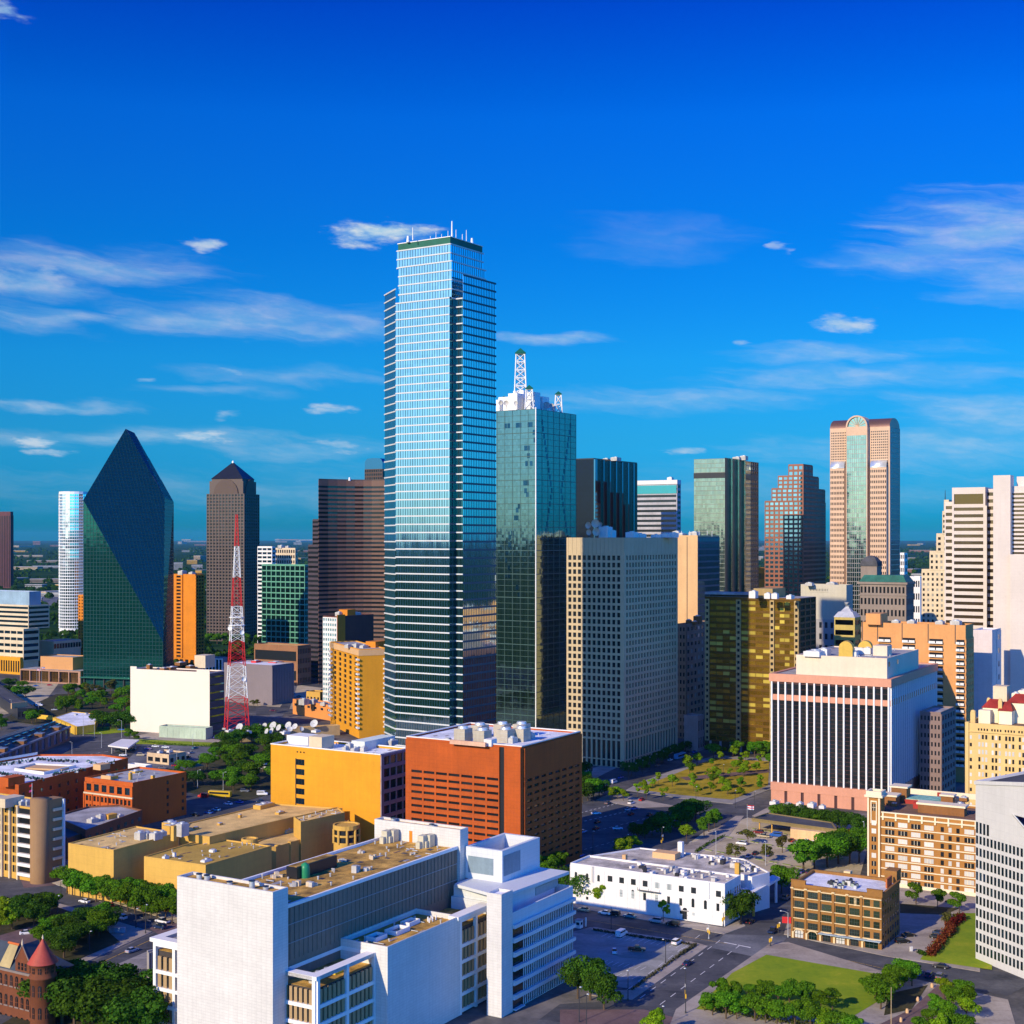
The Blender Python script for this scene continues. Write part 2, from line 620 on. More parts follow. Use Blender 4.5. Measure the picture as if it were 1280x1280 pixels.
class Bld:
 """one building: an Empty at its base; walls, roof, windows and so on are its children"""
 def __init__(s, name, label, cat, pts, H, wall, roof=None, parapet=1.0, z0=0.0, group=None, vol=True):
  c = Vector((sum(p.x for p in pts) / len(pts), sum(p.y for p in pts) / len(pts)))
  s.org = Vector((c.x, c.y, z0))
  s.root = empty(name, s.org, label, cat, group)
  s.parts, s.wins, s.H, s.pts, s.wall = {}, [], H, pts, wall
  s.partlabel = {}
  if vol:
   s.volume(pts, z0, H, wall, roof, parapet)

 def mb(s, part='wall', new=False):
  if new:
   s.count = getattr(s, 'count', 0) + 1
   part = (part, s.count)
  if part not in s.parts:
   s.parts[part] = MB()
  return s.parts[part]

 def volume(s, pts, z0, z1, wall=None, roof=None, parapet=1.0, part='wall', roofpart='roof', pt=0.45):
  wall = wall or s.wall
  s.mb(part).prism(pts, z0, z1, wall)
  if parapet:
   s.mb(part).ring(pts, inset(pts, pt), z1, z1 + parapet, wall)
  if roof:
   ip = inset(pts, pt if parapet else 0.05)
   s.mb(roofpart, True).prism(ip, z1 + .004, z1 + .06, roof)
  return pts

 def face(s, p0, p1, z0, z1, cols, rows, mx=(0, 0), pier=0.3, span=0.4, d=0.3, hd=None, vd=None, gm=None, bar=None, part='wall',
    win='window', mull=(0, 0), fm=None, pad=(0, 0), ext=True, skip=None, arch=False, hpart=None, hbar=None, off=0.0, sheet=None, blank=False, hsplit=False):
  """facade between ground points p0 (left) and p1 (right): a real grid of piers and spandrels standing proud, panes set behind.
  win=None lays one continuous sheet of glass (curtain wall) instead of single windows"""
  L = (p1 - p0).length
  e = (p1 - p0) / L
  n = Vector((e.y, -e.x))
  o = p0 + n * off
  vd = d if vd is None else vd
  hd = (d - 0.015) if hd is None else hd
  bar = bar or s.wall
  mb = s.mb(part)
  hb = s.mb(hpart or part)
  hmat = hbar or bar
  cw = (L - mx[0] - mx[1]) / cols
  chh = (z1 - z0 - pad[0] - pad[1]) / rows
  ww, wh = cw * (1 - pier), chh * (1 - span)
  if sheet:
   s.mb(sheet).obox(o, e, n, 0.02, L - .02, 0.0, 0.06, z0, z1, gm)
  xe = vd if ext else 0.0
  # vertical bars
  prev = 0.0
  if vd > 0:
   for i in range(cols + 1):
    nxt = mx[0] + i * cw + (cw - ww) / 2 if i < cols else L + xe
    if nxt - prev > 0.01:
     mb.obox(o, e, n, prev, nxt, 0.0, vd, z0, z1, bar)
    prev = nxt + ww
  prev = z0
  if hd > 0:
   for j in range(rows + 1):
    nxt = z0 + pad[0] + j * chh + (chh - wh) / 2 if j < rows else z1
    if nxt - prev > 0.01:
     if hsplit:
      hb = s.mb((hpart, round(prev)))
     hb.obox(o, e, n, 0.0, L + (hd if ext else 0), 0.0, hd, prev, nxt, hmat)
    prev = nxt + wh
  if win and not blank:
   for i in range(cols):
    for j in range(rows):
     if skip and skip(i, j):
      continue
     sc = mx[0] + (i + .5) * cw
     zc = z0 + pad[0] + (j + .5) * chh
     q = o + e * sc + n * 0.06
     s.win(q, e, zc, ww, wh, gm, fm, mull, win, arch)
  return n

 def win(s, q, e, zc, w, h, gm, fm=None, mull=(0, 0), name='window', arch=False):
  n = Vector((e.y, -e.x))
  vis = max(0.02, -n.dot(q.normalized()))
  s.wins.append((w * h * vis / q.length_squared * (0.7 + 0.6 * zc / max(s.H, 1)), name, q, e, zc, w, h, gm, fm, mull, arch))

 def box(s, part, u, D, size, z, m, th=31.0):
  """box standing on the building at image column u and depth D"""
  q = X(u, D)
  s.mb(part).box((q.x, q.y, z), size, m, R(90 - th))

 def done(s, maxwin=100):
  for k, mb in s.parts.items():
   mb.build(k[0] if isinstance(k, tuple) else k, s.root, s.org, s.partlabel.get(k))
  by = {}
  for w in s.wins:
   by.setdefault(w[1], []).append(w)
  for name, ws in by.items():
   ws.sort(key=lambda t: -t[0])
   for (_, nm, q, e, zc, w, h, gm, fm, mull, arch) in ws[:maxwin]:
    o = bpy.data.objects.new(nm, pane_mesh(w, h, gm, fm, mull[0], mull[1], arch))
    o.location = (q.x - s.org.x, q.y - s.org.y, zc - s.org.z)
    o.rotation_euler = (0, 0, math.atan2(e.y, e.x))
    o.parent = s.root
    COL.objects.link(o)
   rest = ws[maxwin:]
   if rest:
    mb = MB()
    for (_, nm, q, e, zc, w, h, gm, fm, mull, arch) in rest:
     p = pane_mb(w, h, gm, fm, mull[0], mull[1], arch)
     n = Vector((e.y, -e.x))
     vs = [(q.x + e.x * v[0] - n.x * v[1], q.y + e.y * v[0] - n.y * v[1], zc + v[2]) for v in p.v]
     b = len(mb.v)
     mb.v += vs
     idx = [mb.slot(m) for m in p.mats]
     for f, mi in zip(p.f, p.mi):
      mb.f.append([b + t for t in f])
      mb.mi.append(idx[mi])
      mb.smooth.append(False)
    mb.build(name, s.root, s.org, kind='stuff')
  return s.root


def sheet(name, pix, m, z=0.0, kind='structure', world=False):
 """flat piece of ground from image points on the ground"""
 pts = pix if world else [G(u, v) for (u, v) in pix]
 ar = sum(pts[i - 1].x * pts[i].y - pts[i].x * pts[i - 1].y for i in range(len(pts)))
 if ar < 0:
  pts = pts[::-1]
 mb = MB()
 mb.add([(p.x, p.y, z) for p in pts], [tuple(range(len(pts)))], m)
 o = mb.build(name)
 o['kind'] = kind
 return o


def slab(name, pix, m, h=0.14, kind='structure'):
 """raised pavement with a kerb"""
 pts = [G(u, v) for (u, v) in pix]
 ar = sum(pts[i - 1].x * pts[i].y - pts[i].x * pts[i - 1].y for i in range(len(pts)))
 if ar < 0:
  pts = pts[::-1]
 mb = MB()
 mb.prism(pts, -0.3, h, m)
 o = mb.build(name)
 o['kind'] = kind
 return o
# ------------------------------------------------------------------ ground, roads, pavements
M_far = ground_mat('far land', [(.008, .03, .012), (.014, .045, .016), (.025, .06, .02), (.07, .07, .05)], scale=.0035, fine=.03, spec=0.0, rough=1.0)
M_city = ground_mat('city lots', [(.035, .036, .04), (.07, .068, .065), (.13, .12, .11), (.2, .18, .155)], scale=.02, fine=.25)
M_asph = ground_mat('asphalt', [(.03, .033, .038), (.065, .066, .07), (.085, .085, .088), (.13, .128, .125)], scale=.09, fine=.9, contrast=(.3, .68), patch=.16)
M_asph2 = ground_mat('worn asphalt', [(.07, .075, .085), (.13, .135, .14), (.2, .2, .2)], scale=.06, fine=.8)
M_conc = ground_mat('concrete', [(.2, .185, .16), (.29, .265, .23), (.36, .33, .285)], scale=.08, fine=.9, patch=.14)
M_pave = ground_mat('pavement', [(.24, .20, .16), (.34, .29, .23), (.42, .36, .29)], scale=.09, fine=1.1, patch=.14)
M_lot = ground_mat('tan lot', [(.32, .26, .16), (.46, .38, .24), (.56, .47, .31)], scale=.06, fine=.7, patch=.16)
M_slab = ground_mat('pale parking slab', [(.19, .19, .165), (.27, .265, .23), (.35, .34, .30)], scale=.07, fine=.8, patch=.2)
M_lawn = ground_mat('lawn', [(.09, .16, .004), (.17, .26, .006), (.25, .31, .008), (.42, .36, .04)], scale=.05, fine=.6, contrast=(.3, .72), patch=.06)
M_lawn2 = ground_mat('dry lawn', [(.13, .12, .005), (.34, .25, .015), (.46, .32, .03)], scale=.06, fine=.5)
M_dirt = ground_mat('planting bed', [(.02, .03, .01), (.05, .045, .018), (.08, .07, .03)], scale=.15, fine=1.0)
M_red = ground_mat('brick paving', [(.10, .065, .06), (.16, .10, .09), (.21, .14, .125)], scale=.1, fine=1.2)
M_line = mat('road paint', (.7, .68, .62), .6, .2, .3, streak=False)
M_yline = mat('yellow paint', (.6, .36, .04), .6, .2, .3, streak=False)

mb = MB()
NR = 64
mb.add([(0, 0, -.12)] + [(60000 * math.cos(2 * math.pi * i / NR), 60000 * math.sin(2 * math.pi * i / NR), -.12) for i in range(NR)],
  [(0, i + 1, (i + 1) % NR + 1) for i in range(NR)], M_far)
o = mb.build('ground'); o['kind'] = 'structure'
sheet('downtown_ground', [Vector((-260, 300)), Vector((260, 300)), Vector((900, 1300)), Vector((300, 1500)), Vector((-300, 1500)), Vector((-700, 1250))], M_city, -.06, world=True)

# roads
sheet('road', [(690, 1300), (860, 1300), (935, 1200), (1010, 1110), (1075, 1036), (1010, 1032), (962, 1085), (925, 1135), (835, 1200), (735, 1262)], M_asph, .0)
sheet('road', [(700, 1118), (716, 1134), (912, 1168), (1115, 1217), (1260, 1245), (1300, 1222), (1125, 1196), (985, 1172), (905, 1158), (715, 1112)], M_asph, .012)
sheet('road', [(700, 1100), (700, 1000), (790, 985), (800, 992), (962, 1012), (975, 975), (1040, 985), (1020, 1025), (960, 1040), (880, 1078), (800, 1100)], M_asph, .006)
sheet('road', [(735, 985), (800, 968), (900, 930), (870, 925), (780, 950), (720, 975)], M_asph, .010)
sheet('road', [(640, 1300), (860, 1300), (848, 1268), (790, 1250), (700, 1255)], M_asph, .016)
sheet('road', [(-30, 1330), (-30, 1290), (75, 1222), (205, 1160), (225, 1170), (225, 1205), (120, 1250), (40, 1300)], M_asph, .004)
sheet('road', [(-30, 1108), (70, 1094), (110, 1108), (215, 1142), (260, 1160), (260, 1180), (205, 1168), (130, 1145), (60, 1122), (-30, 1128)], M_asph, .008)
sheet('road', [(-30, 1012), (70, 960), (90, 930), (140, 915), (180, 925), (160, 950), (110, 965), (60, 1060), (66, 1100), (40, 1100)], M_asph, .014)
sheet('road', [(90, 935), (140, 912), (300, 938), (345, 985), (345, 1035), (230, 1035), (235, 985), (180, 955), (110, 955)], M_asph, .018)
sheet('road', [(355, 870), (366, 852), (376, 852), (352, 898), (335, 898)], M_asph2, .02)
sheet('road', [(320, 880), (420, 872), (420, 890), (320, 894)], M_asph, .024)

# parking ground
sheet('parking_lot', [(712, 1166), (738, 1159), (872, 1180), (788, 1236), (712, 1224)], M_slab, .02)
sheet('parking_lot', [(820, 1085), (880, 1040), (935, 1022), (1046, 1050), (1085, 1058), (1075, 1095), (1000, 1098), (962, 1090), (925, 1075)], M_lot, .022)
sheet('parking_lot', [(1122, 1150), (1160, 1140), (1190, 1148), (1160, 1198), (1098, 1192)], M_lot, .024)
sheet('parking_lot', [(310, 882), (325, 860), (372, 852), (350, 884)], M_lot, .026)
sheet('parking_lot', [(362, 886), (372, 856), (420, 862), (420, 884)], M_lot, .028)
sheet('parking_lot', [(-30, 880), (0, 858), (75, 852), (60, 872), (20, 890), (-30, 900)], M_lot, .03)
sheet('parking_lot', [(150, 960), (190, 918), (290, 934), (235, 965)], M_asph2, .032)
sheet('parking_lot', [(35, 745), (100, 740), (100, 752), (40, 760)], M_asph2, .034)

# pavements
slab('pavement', [(715, 1134), (905, 1168), (932, 1158), (926, 1150), (905, 1160), (713, 1128)], M_pave)
slab('pavement', [(742, 1159), (872, 1179), (885, 1183), (790, 1250), (735, 1244), (735, 1238), (787, 1238), (868, 1182), (738, 1162)], M_pave, .12)
slab('pavement', [(845, 1262), (962, 1180), (985, 1178), (1115, 1218), (1260, 1250), (1275, 1300), (830, 1300)], M_pave, .13)
slab('pavement', [(980, 1168), (1105, 1195), (1225, 1215), (1225, 1120), (1125, 1110), (985, 1150)], M_pave, .13)
slab('pavement', [(782, 988), (800, 978), (893, 944), (968, 948), (968, 985), (916, 1005), (850, 998)], M_conc, .13)
slab('pavement', [(800, 1088), (870, 1070), (910, 1046), (930, 1020), (920, 1020), (870, 1052), (795, 1078)], M_pave, .12)
slab('pavement', [(962, 1008), (1090, 1030), (1085, 1060), (1046, 1052), (940, 1020)], M_pave, .125)
slab('pavement', [(745, 1000), (765, 991), (820, 1003), (845, 1008), (800, 1010)], M_pave, .12)
slab('pavement', [(715, 985), (740, 975), (770, 960), (760, 955), (715, 968)], M_pave, .12)
slab('pavement', [(65, 1104), (85, 1098), (230, 1120), (245, 1165), (210, 1150)], M_lot, .13)
slab('pavement', [(-30, 1145), (60, 1125), (140, 1150), (190, 1165), (75, 1218), (-30, 1280)], M_pave, .12)
slab('pavement', [(230, 1165), (225, 1208), (125, 1215), (195, 1185)], M_conc, .14)
slab('pavement', [(205, 985), (235, 960), (300, 935), (345, 915), (350, 990), (300, 1003)], M_dirt, .12)
slab('pavement', [(0, 900), (70, 868), (170, 862), (170, 915), (125, 912), (90, 912)], M_dirt, .12)
slab('pavement', [(163, 921), (200, 914), (280, 926), (275, 932)], M_pave, .12)

# lawns and beds
sheet('lawn', [(915, 1217), (958, 1194), (1108, 1220), (1098, 1252), (1060, 1275), (870, 1262)], M_lawn, .19)
sheet('lawn', [(1150, 1200), (1196, 1142), (1240, 1142), (1240, 1213)], M_lawn, .195)
sheet('lawn', [(1125, 1142), (1125, 1130), (1200, 1136), (1180, 1144)], M_dirt, .20)
sheet('lawn', [(1110, 1243), (1160, 1232), (1140, 1262), (1105, 1270)], M_dirt, .205)
sheet('path', [(1060, 1300), (1140, 1262), (1172, 1232), (1200, 1240), (1160, 1300)], M_red, .21)
sheet('lawn', [(795, 987), (893, 948), (962, 952), (960, 982), (915, 1000), (850, 994)], M_lawn2, .20)
sheet('path', [(850, 972), (960, 962), (962, 966), (858, 976)], M_red, .215)
sheet('lawn', [(-30, 1150), (60, 1130), (120, 1152), (150, 1178), (70, 1212), (-30, 1262)], M_dirt, .2)
sheet('lawn', [(-30, 1300), (60, 1245), (200, 1210), (230, 1300)], M_dirt, .1)
sheet('lawn', [(85, 912), (170, 906), (170, 914), (130, 918), (90, 918)], M_lawn, .2)
sheet('lawn', [(165, 924), (275, 929), (270, 933), (160, 930)], M_lawn, .2)
sheet('path', [(805, 1262), (855, 1275), (860, 1300), (700, 1300), (700, 1262)], M_red, .05)
sheet('path', [(905, 1168), (985, 1170), (962, 1200), (890, 1185)], M_asph2, .03)
sheet('path', [(0, 1170), (100, 1140), (120, 1150), (0, 1192)], M_red, .22)
sheet('path', [(25, 1098), (70, 1094), (90, 1105), (30, 1110)], M_red, .04)
sheet('path', [(185, 1160), (215, 1148), (235, 1162), (205, 1172)], M_red, .045)


def dashes(name, a, b, n, w, m, z=.06, fill=.5, z1=None):
 """painted dashes between two image points"""
 p, q = G(*a), G(*b)
 e = (q - p).normalized()
 nn = Vector((e.y, -e.x))
 L = (q - p).length
 mb = MB()
 for i in range(n):
  s0 = L * i / n
  s1 = s0 + L / n * fill
  mb.add([((p + e * s + nn * t).x, (p + e * s + nn * t).y, z) for (s, t) in ((s0, w), (s1, w), (s1, -w), (s0, -w))], [(0, 1, 2, 3)], m)
 o = mb.build(name)
 o['kind'] = 'structure'


def stalls(a, b, off, n, w=.09, z=.07):
 """parking bay lines from row a-b, each running along offset image point"""
 p, q = G(*a), G(*b)
 d = G(*off) - p
 e = d.normalized()
 nn = Vector((e.y, -e.x))
 mb = MB()
 for i in range(n):
  c = lerp(p, q, i / (n - 1))
  mb.add([((c + e * s + nn * t).x, (c + e * s + nn * t).y, z) for (s, t) in ((0, w), (d.length, w), (d.length, -w), (0, -w))], [(3, 2, 1, 0)], M_line)
 o = mb.build('road_marking')
 o['kind'] = 'structure'


dashes('road_marking', (800, 1248), (905, 1172), 9, .12, M_line)
dashes('road_marking', (825, 1256), (930, 1178), 9, .12, M_line)
dashes('road_marking', (770, 1248), (880, 1165), 9, .1, M_line)
dashes('road_marking', (726, 1016), (790, 1000), 12, .25, M_line)
dashes('road_marking', (724, 1028), (820, 1006), 16, .25, M_line)
dashes('road_marking', (740, 1040), (860, 1010), 18, .12, M_line)
dashes('road_marking', (730, 1062), (850, 1030), 18, .12, M_line)
dashes('road_marking', (820, 1075), (925, 1020), 14, .12, M_line)
dashes('road_marking', (716, 1147), (910, 1180), 24, .09, M_yline, fill=.9)
dashes('road_marking', (985, 1184), (1110, 1212), 14, .09, M_yline, fill=.9)
dashes('road_marking', (905, 1178), (940, 1185), 2, .35, M_line, fill=.9)
dashes('road_marking', (95, 1218), (195, 1172), 4, .12, M_yline, fill=.95)
dashes('road_marking', (75, 1240), (215, 1180), 9, .1, M_line)
dashes('road_marking', (70, 1106), (205, 1158), 14, .1, M_line)
dashes('road_marking', (100, 945), (160, 935), 6, .2, M_line)
stalls((978, 1187), (1103, 1215), (984, 1191), 12)
stalls((725, 1200), (800, 1213), (733, 1196), 12)
stalls((735, 1216), (790, 1224), (743, 1212), 9)
stalls((760, 1167), (860, 1182), (752, 1171), 14)
stalls((1140, 1192), (1160, 1168), (1147, 1194), 6)
# white planted kerb islands of the tan lot
mbk = []
for (a, b) in (((905, 1046), (1060, 1075)), ((880, 1062), (1030, 1090)), ((940, 1036), (1000, 1046))):
 p, q = G(*a), G(*b)
 e = (q - p).normalized(); n = Vector((e.y, -e.x)); L = (q - p).length
 mb = MB()
 for i in range(9):
  mb.obox(p, e, n, L * i / 9, L * (i + .7) / 9, -.8, .8, .0, .22, M_conc)
  mb.obox(p, e, n, L * i / 9 + .3, L * (i + .7) / 9 - .3, -.45, .45, .2, .3, M_lawn)
 o = mb.build('kerb_strip'); o['kind'] = 'structure'
# ------------------------------------------------------------------ building materials
W_white = mat('white concrete', (.70, .67, .62), .7, .08, .05)
W_cream = mat('cream stone', (.62, .50, .33), .75, .12, .06)
W_peach = mat('peach stone', (.62, .38, .18), .75, .1, .06)
W_orange = mat('orange brick', (.60, .20, .012), .8, .12, .07, joints=(4.5, 2.9, .10))
W_yellow = mat('yellow brick', (.62, .28, .012), .8, .1, .05, joints=(5, 4.15, .09))
W_redbr = mat('red brick', (.40, .075, .008), .8, .16, .08, joints=(3.2, 1.4, .14))
W_brown = mat('brown brick', (.25, .105, .03), .8, .2, .1)
W_tan = mat('tan brick', (.56, .32, .06), .8, .12, .05)
W_dkbrown = mat('dark brown granite', (.085, .05, .038), .5, .12, .05)
W_granite = mat('pink brown granite', (.26, .092, .048), .5, .12, .05)
W_pink = mat('pink granite', (.60, .40, .26), .6, .1, .05)
W_grey = mat('grey concrete', (.33, .31, .29), .75, .14, .05)
W_dark = mat('dark metal', (.02, .022, .028), .4, .2, .1, spec=.5)
W_black = mat('black panel', (.012, .013, .018), .35, .2, .1, spec=.5)
W_steel = mat('white steel', (.75, .75, .72), .5, .08, .2)
W_green = mat('green metal', (.01, .11, .07), .5, .15, .1)
W_redpaint = mat('red paint', (.55, .02, .02), .5, .12, .2)
W_tile = mat('white tile', (.62, .595, .55), .5, .09, .07, joints=(1.5, .75, .13))
W_louver = mat('ribbed grey panel', (.22, .165, .12), .7, .15, .05)
R_white = mat('white roof', (.72, .72, .72), .8, .38, .11, streak=False, joints=(3.6, 500, .16))
R_grey = mat('grey roof', (.34, .33, .32), .9, .38, .11, streak=False, joints=(3, 500, .2))
R_tan = mat('tan gravel roof', (.66, .44, .15), .95, .38, .11, streak=False, joints=(4.5, 500, .14))
R_grav = mat('brown gravel roof', (.44, .25, .05), .95, .75, .22, streak=False)
R_dark = mat('dark roof', (.07, .07, .075), .9, .38, .11, streak=False)
R_rust = mat('brown roof', (.2, .11, .06), .9, .38, .11, streak=False)
R_tile = mat('red tile roof', (.30, .03, .018), .7, .38, .11, streak=False)
R_green = mat('copper green roof', (.02, .12, .09), .5, .38, .11, streak=False)
M_mech = mat('rooftop machine', (.45, .43, .39), .6, .25, .2)
M_duct = mat('galvanised duct', (.55, .56, .56), .4, .2, .3, metal=.4)

G_dark = glass('dark window', (.03, .035, .04), .5, .08, .01, var=.4)
G_blind = glass('window with blinds', (.035, .04, .045), .5, .1, .01, var=.35, alt=(.28, (.42, .40, .34)))
G_white = glass('window with white blinds', (.03, .035, .04), .5, .1, .01, var=.3, alt=(.5, (.68, .66, .60)))
G_bronze = glass('bronze window', (.20, .13, .05), .8, .07, .01, var=.3)
G_bandbr = glass('dark bronze band', (.13, .09, .05), .7, .08, .01, var=.25)
G_gold = glass('gold glass', (.50, .29, .03), .8, .12, .03, var=.6, alt=(.30, (.78, .60, .10)))
G_golddk = glass('gold glass shaded', (.42, .24, .035), .85, .12, .03, var=.55, alt=(.10, (.62, .50, .12)))
G_boa = glass('silver teal glass', (.58, .80, .84), 1.0, .05, .006, var=.06, grid=(1.5, 4.0))
G_ren = glass('pale green glass', (.20, .33, .32), 1.0, .05, .010, var=.10, grid=(1.6, 2.0))
G_fp = glass('deep teal glass', (.008, .11, .095), .75, .05, .006, var=.10, grid=(2.4, 2.4))
G_mus = glass('silver glass', (.78, .86, .90), 1.0, .06, .02, var=.1, grid=(3.0, 3.4))
G_blk = glass('black glass', (.016, .02, .03), .8, .06, .01, var=.2)
G_grn = glass('green grey glass', (.32, .38, .31), 1.0, .06, .012, var=.12, grid=(1.6, 3.6))
G_sky = glass('blue tinted glass', (.10, .26, .38), 1.0, .05, .008, var=.15)
G_com = glass('green atrium glass', (.32, .43, .36), 1.0, .06, .012, var=.12, grid=(2.2, 3.8))
G_blue = glass('blue window', (.07, .16, .24), .9, .06, .01, var=.3)
G_green = glass('dark green window', (.015, .06, .05), .8, .07, .01, var=.3)


def mech(b, lst, part='rooftop_unit', z=None, m=None, th=31):
 """rooftop machines: (image column, depth, (x, y, height)) each a part of the building"""
 for (u, D, sz) in lst:
  q = X(u, D)
  mb = MB()
  zz = b.H + .06 if z is None else z
  rot = R(90 - th)
  mb.box((q.x, q.y, zz), sz, m or M_mech, rot)
  mb.box((q.x, q.y, zz + sz[2]), (sz[0] * .8, sz[1] * .8, .25), M_duct, rot)
  if sz[0] > 2:
   mb.tube((q.x, q.y, zz + sz[2] + .2), (q.x, q.y, zz + sz[2] + .7), min(sz[:2]) * .3, min(sz[:2]) * .3, M_duct, 8)
  mb.build(part, b.root, b.org)


def clutter(b, pts, z, n, seed):
 """vents, pipe runs and tar patches scattered over one roof"""
 rnd = random.Random(seed)
 ip = inset(pts, 1.6)
 us, vs = [p.x for p in ip], [p.y for p in ip]
 k = 0
 while k < n:
  q = Vector((rnd.uniform(min(us), max(us)), rnd.uniform(min(vs), max(vs))))
  if not all((ip[i] - ip[i - 1]).x * (q - ip[i - 1]).y - (ip[i] - ip[i - 1]).y * (q - ip[i - 1]).x > 0 for i in range(len(ip))):
   k += .02
   continue
  k += 1
  mb = MB()
  c = rnd.random()
  if c < .4:
   h = rnd.uniform(.4, 1.1)
   mb.tube((q.x, q.y, z), (q.x, q.y, z + h), .22, .22, M_duct, 6)
   mb.tube((q.x, q.y, z + h), (q.x, q.y, z + h + .18), .36, .3, M_mech, 6)
   nm = 'roof_vent'
  elif c < .6:
   d = rnd.choice(axes(31)) * rnd.uniform(1, 3.5)
   mb.tube((q.x - d.x * .5, q.y - d.y * .5, z + .3), (q.x + d.x * .5, q.y + d.y * .5, z + .3), .14, .14, M_duct, 6)
   nm = 'roof_pipe'
  else:
   mb.box((q.x, q.y, z), (rnd.uniform(1, 3.5), rnd.uniform(.5, 2), .012 + .001 * k), rnd.choice((R_dark, R_rust, R_grey)), R(59))
   nm = 'tar_patch'
  mb.build(nm, b.root, b.org)


# ------------------------------------------------------------------ tallest tower: banded silver-green glass
def silver_tower():
 a, bb = axes(33)
 P2 = X(562, 650.0)
 P1 = hit(P2, bb, 495)
 ch = Vector((-.37, .93))
 P0 = hit(P1, ch, 481)
 P3 = P2 + a * 4.8
 P4 = P3 - bb * 4.2
 P5 = hit(P4, a, 620)
 P6 = P5 + bb * 6 + a * 5
 P7 = P0 + a * 4 - bb * 4
 plan = [P0, P1, P2, P3, P4, P5, P6, P7]
 z_main = ztop(372, 650.0)
 b = Bld('glass_tower', 'tallest tower, silver green glass with white floor bands and a stepped top', 'tower', plan, z_main, W_steel, R_white, 0, vol=False)
 b.mb('wall').prism(plan, 0, z_main, W_dark)
 # heights: the narrow left face and right face stop lower than the front
 zl, zf, zt = ztop(368, 681.6), z_main, ztop(296, 650.0)
 zr = ztop(358, 681.6)
 FL = 3.88

 G_not = glass('shade tinted notch glass', (.06, .2, .22), .9, .06, .006, var=.06, grid=(1.5, 4.0))  # same tower glass darkened: shade of the recess put into the colour

 def skin(p0, p1, z0, z1, cols, band=True, cw=None, off=0.0, gl=None):
  n = int(round((z1 - z0) / FL))
  L = (p1 - p0).length
  e = (p1 - p0) / L
  nn = Vector((e.y, -e.x))
  o = p0 + nn * off
  b.mb('curtain_wall').obox(o, e, nn, .01, L - .01, 0, .08, z0, z1, gl or G_boa)
  for j in range(n + 1):
   z = z0 + (z1 - z0) * j / n
   if band:
    b.mb(('floor_band', round((z - .3) / FL))).obox(o, e, nn, -.1, L + .1, .05, .38, z - .3, z + .3, mat('silver floor line', (.56, .57, .56), .5, .06, .2))
   else:
    b.mb('mullion').obox(o, e, nn, 0, L, .05, .16, z - .45, z + .45, W_dk)
  for i in range(1, cols):
   s = L * i / cols
   b.mb('mullion').obox(o, e, nn, s - .09, s + .09, .05, .2, z0, z1, W_dk)
 W_dk = mat('teal mullion', (.025, .08, .11), .4, .1, .1, metal=.3)
 skin(P0, P1, 0, zl, 10)
 skin(P1, P2, 0, zf, 22)
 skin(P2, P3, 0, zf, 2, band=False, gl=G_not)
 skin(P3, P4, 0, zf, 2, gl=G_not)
 skin(P4, P5, 0, zr, 20, band=False)
 # step on the right: upper block set back from the right face
 up1 = inset(plan, 3.0)
 z1 = ztop(322, 660.5)
 # upper drums, stepping in
 def block(pl, z0, z1, green=False):
  b.mb('upper_wall').prism(pl, z0, z1, W_dark)
  n = len(pl)
  for i in range(n):
   skin(pl[i], pl[(i + 1) % n], z0, z1, max(3, int((pl[(i + 1) % n] - pl[i]).length / 1.5)), band=(i in (0, 1, n - 1)))
 q2 = P2 + bb * .0 + a * .6
 L2, C2 = P1 + a * 1.5 - bb * .5, P2 + a * 1.5
 R2 = hit(C2, a, 607)
 pl = [L2, C2, R2, R2 + (L2 - C2)]
 block(pl, zf, ztop(327, 652.9))
 C3 = C2 + a * .8 + bb * 1.2
 L3 = hit(C3, bb, 496.5)
 R3 = hit(C3, a, 604)
 pl3 = [L3, C3, R3, R3 + (L3 - C3)]
 block(pl3, ztop(327, 652.9), ztop(305, 652.9))
 zc = ztop(305, 652.9)
 pl4 = inset(pl3, .3)
 b.mb('crown').prism(pl4, zc, ztop(296, 652.9), W_green)
 b.mb('crown').ring(inset(pl4, -.25), inset(pl4, .4), ztop(296, 652.9), ztop(295, 652.9), W_steel)
 zt = ztop(296, 652.9)
 b.mb('roof', True).prism(inset(pl4, .5), zt + .01, zt + .1, R_grey)
 b.mb('roof', True).prism(inset(plan, .3), z_main + .01, z_main + .08, R_white)
 for (u, D, h, r) in ((516, 660.5, 6, .3), (565, 660.5, 9, .5), (538, 670.1, 4, .2), (545, 670.1, 6, .2), (552, 670.1, 5, .2), (560, 672.0, 7, .2), (578, 674.9, 6, .25), (583, 674.9, 8, .25), (510, 665.3, 3, .9), (590, 670.1, 3, .9), (570, 660.5, 5, .2)):
  q = X(u, D)
  mb = MB()
  mb.tube((q.x, q.y, zt), (q.x, q.y, zt + h), r, r * .6, W_steel, 6)
  mb.build('antenna', b.root, b.org)
 b.done()


silver_tower()


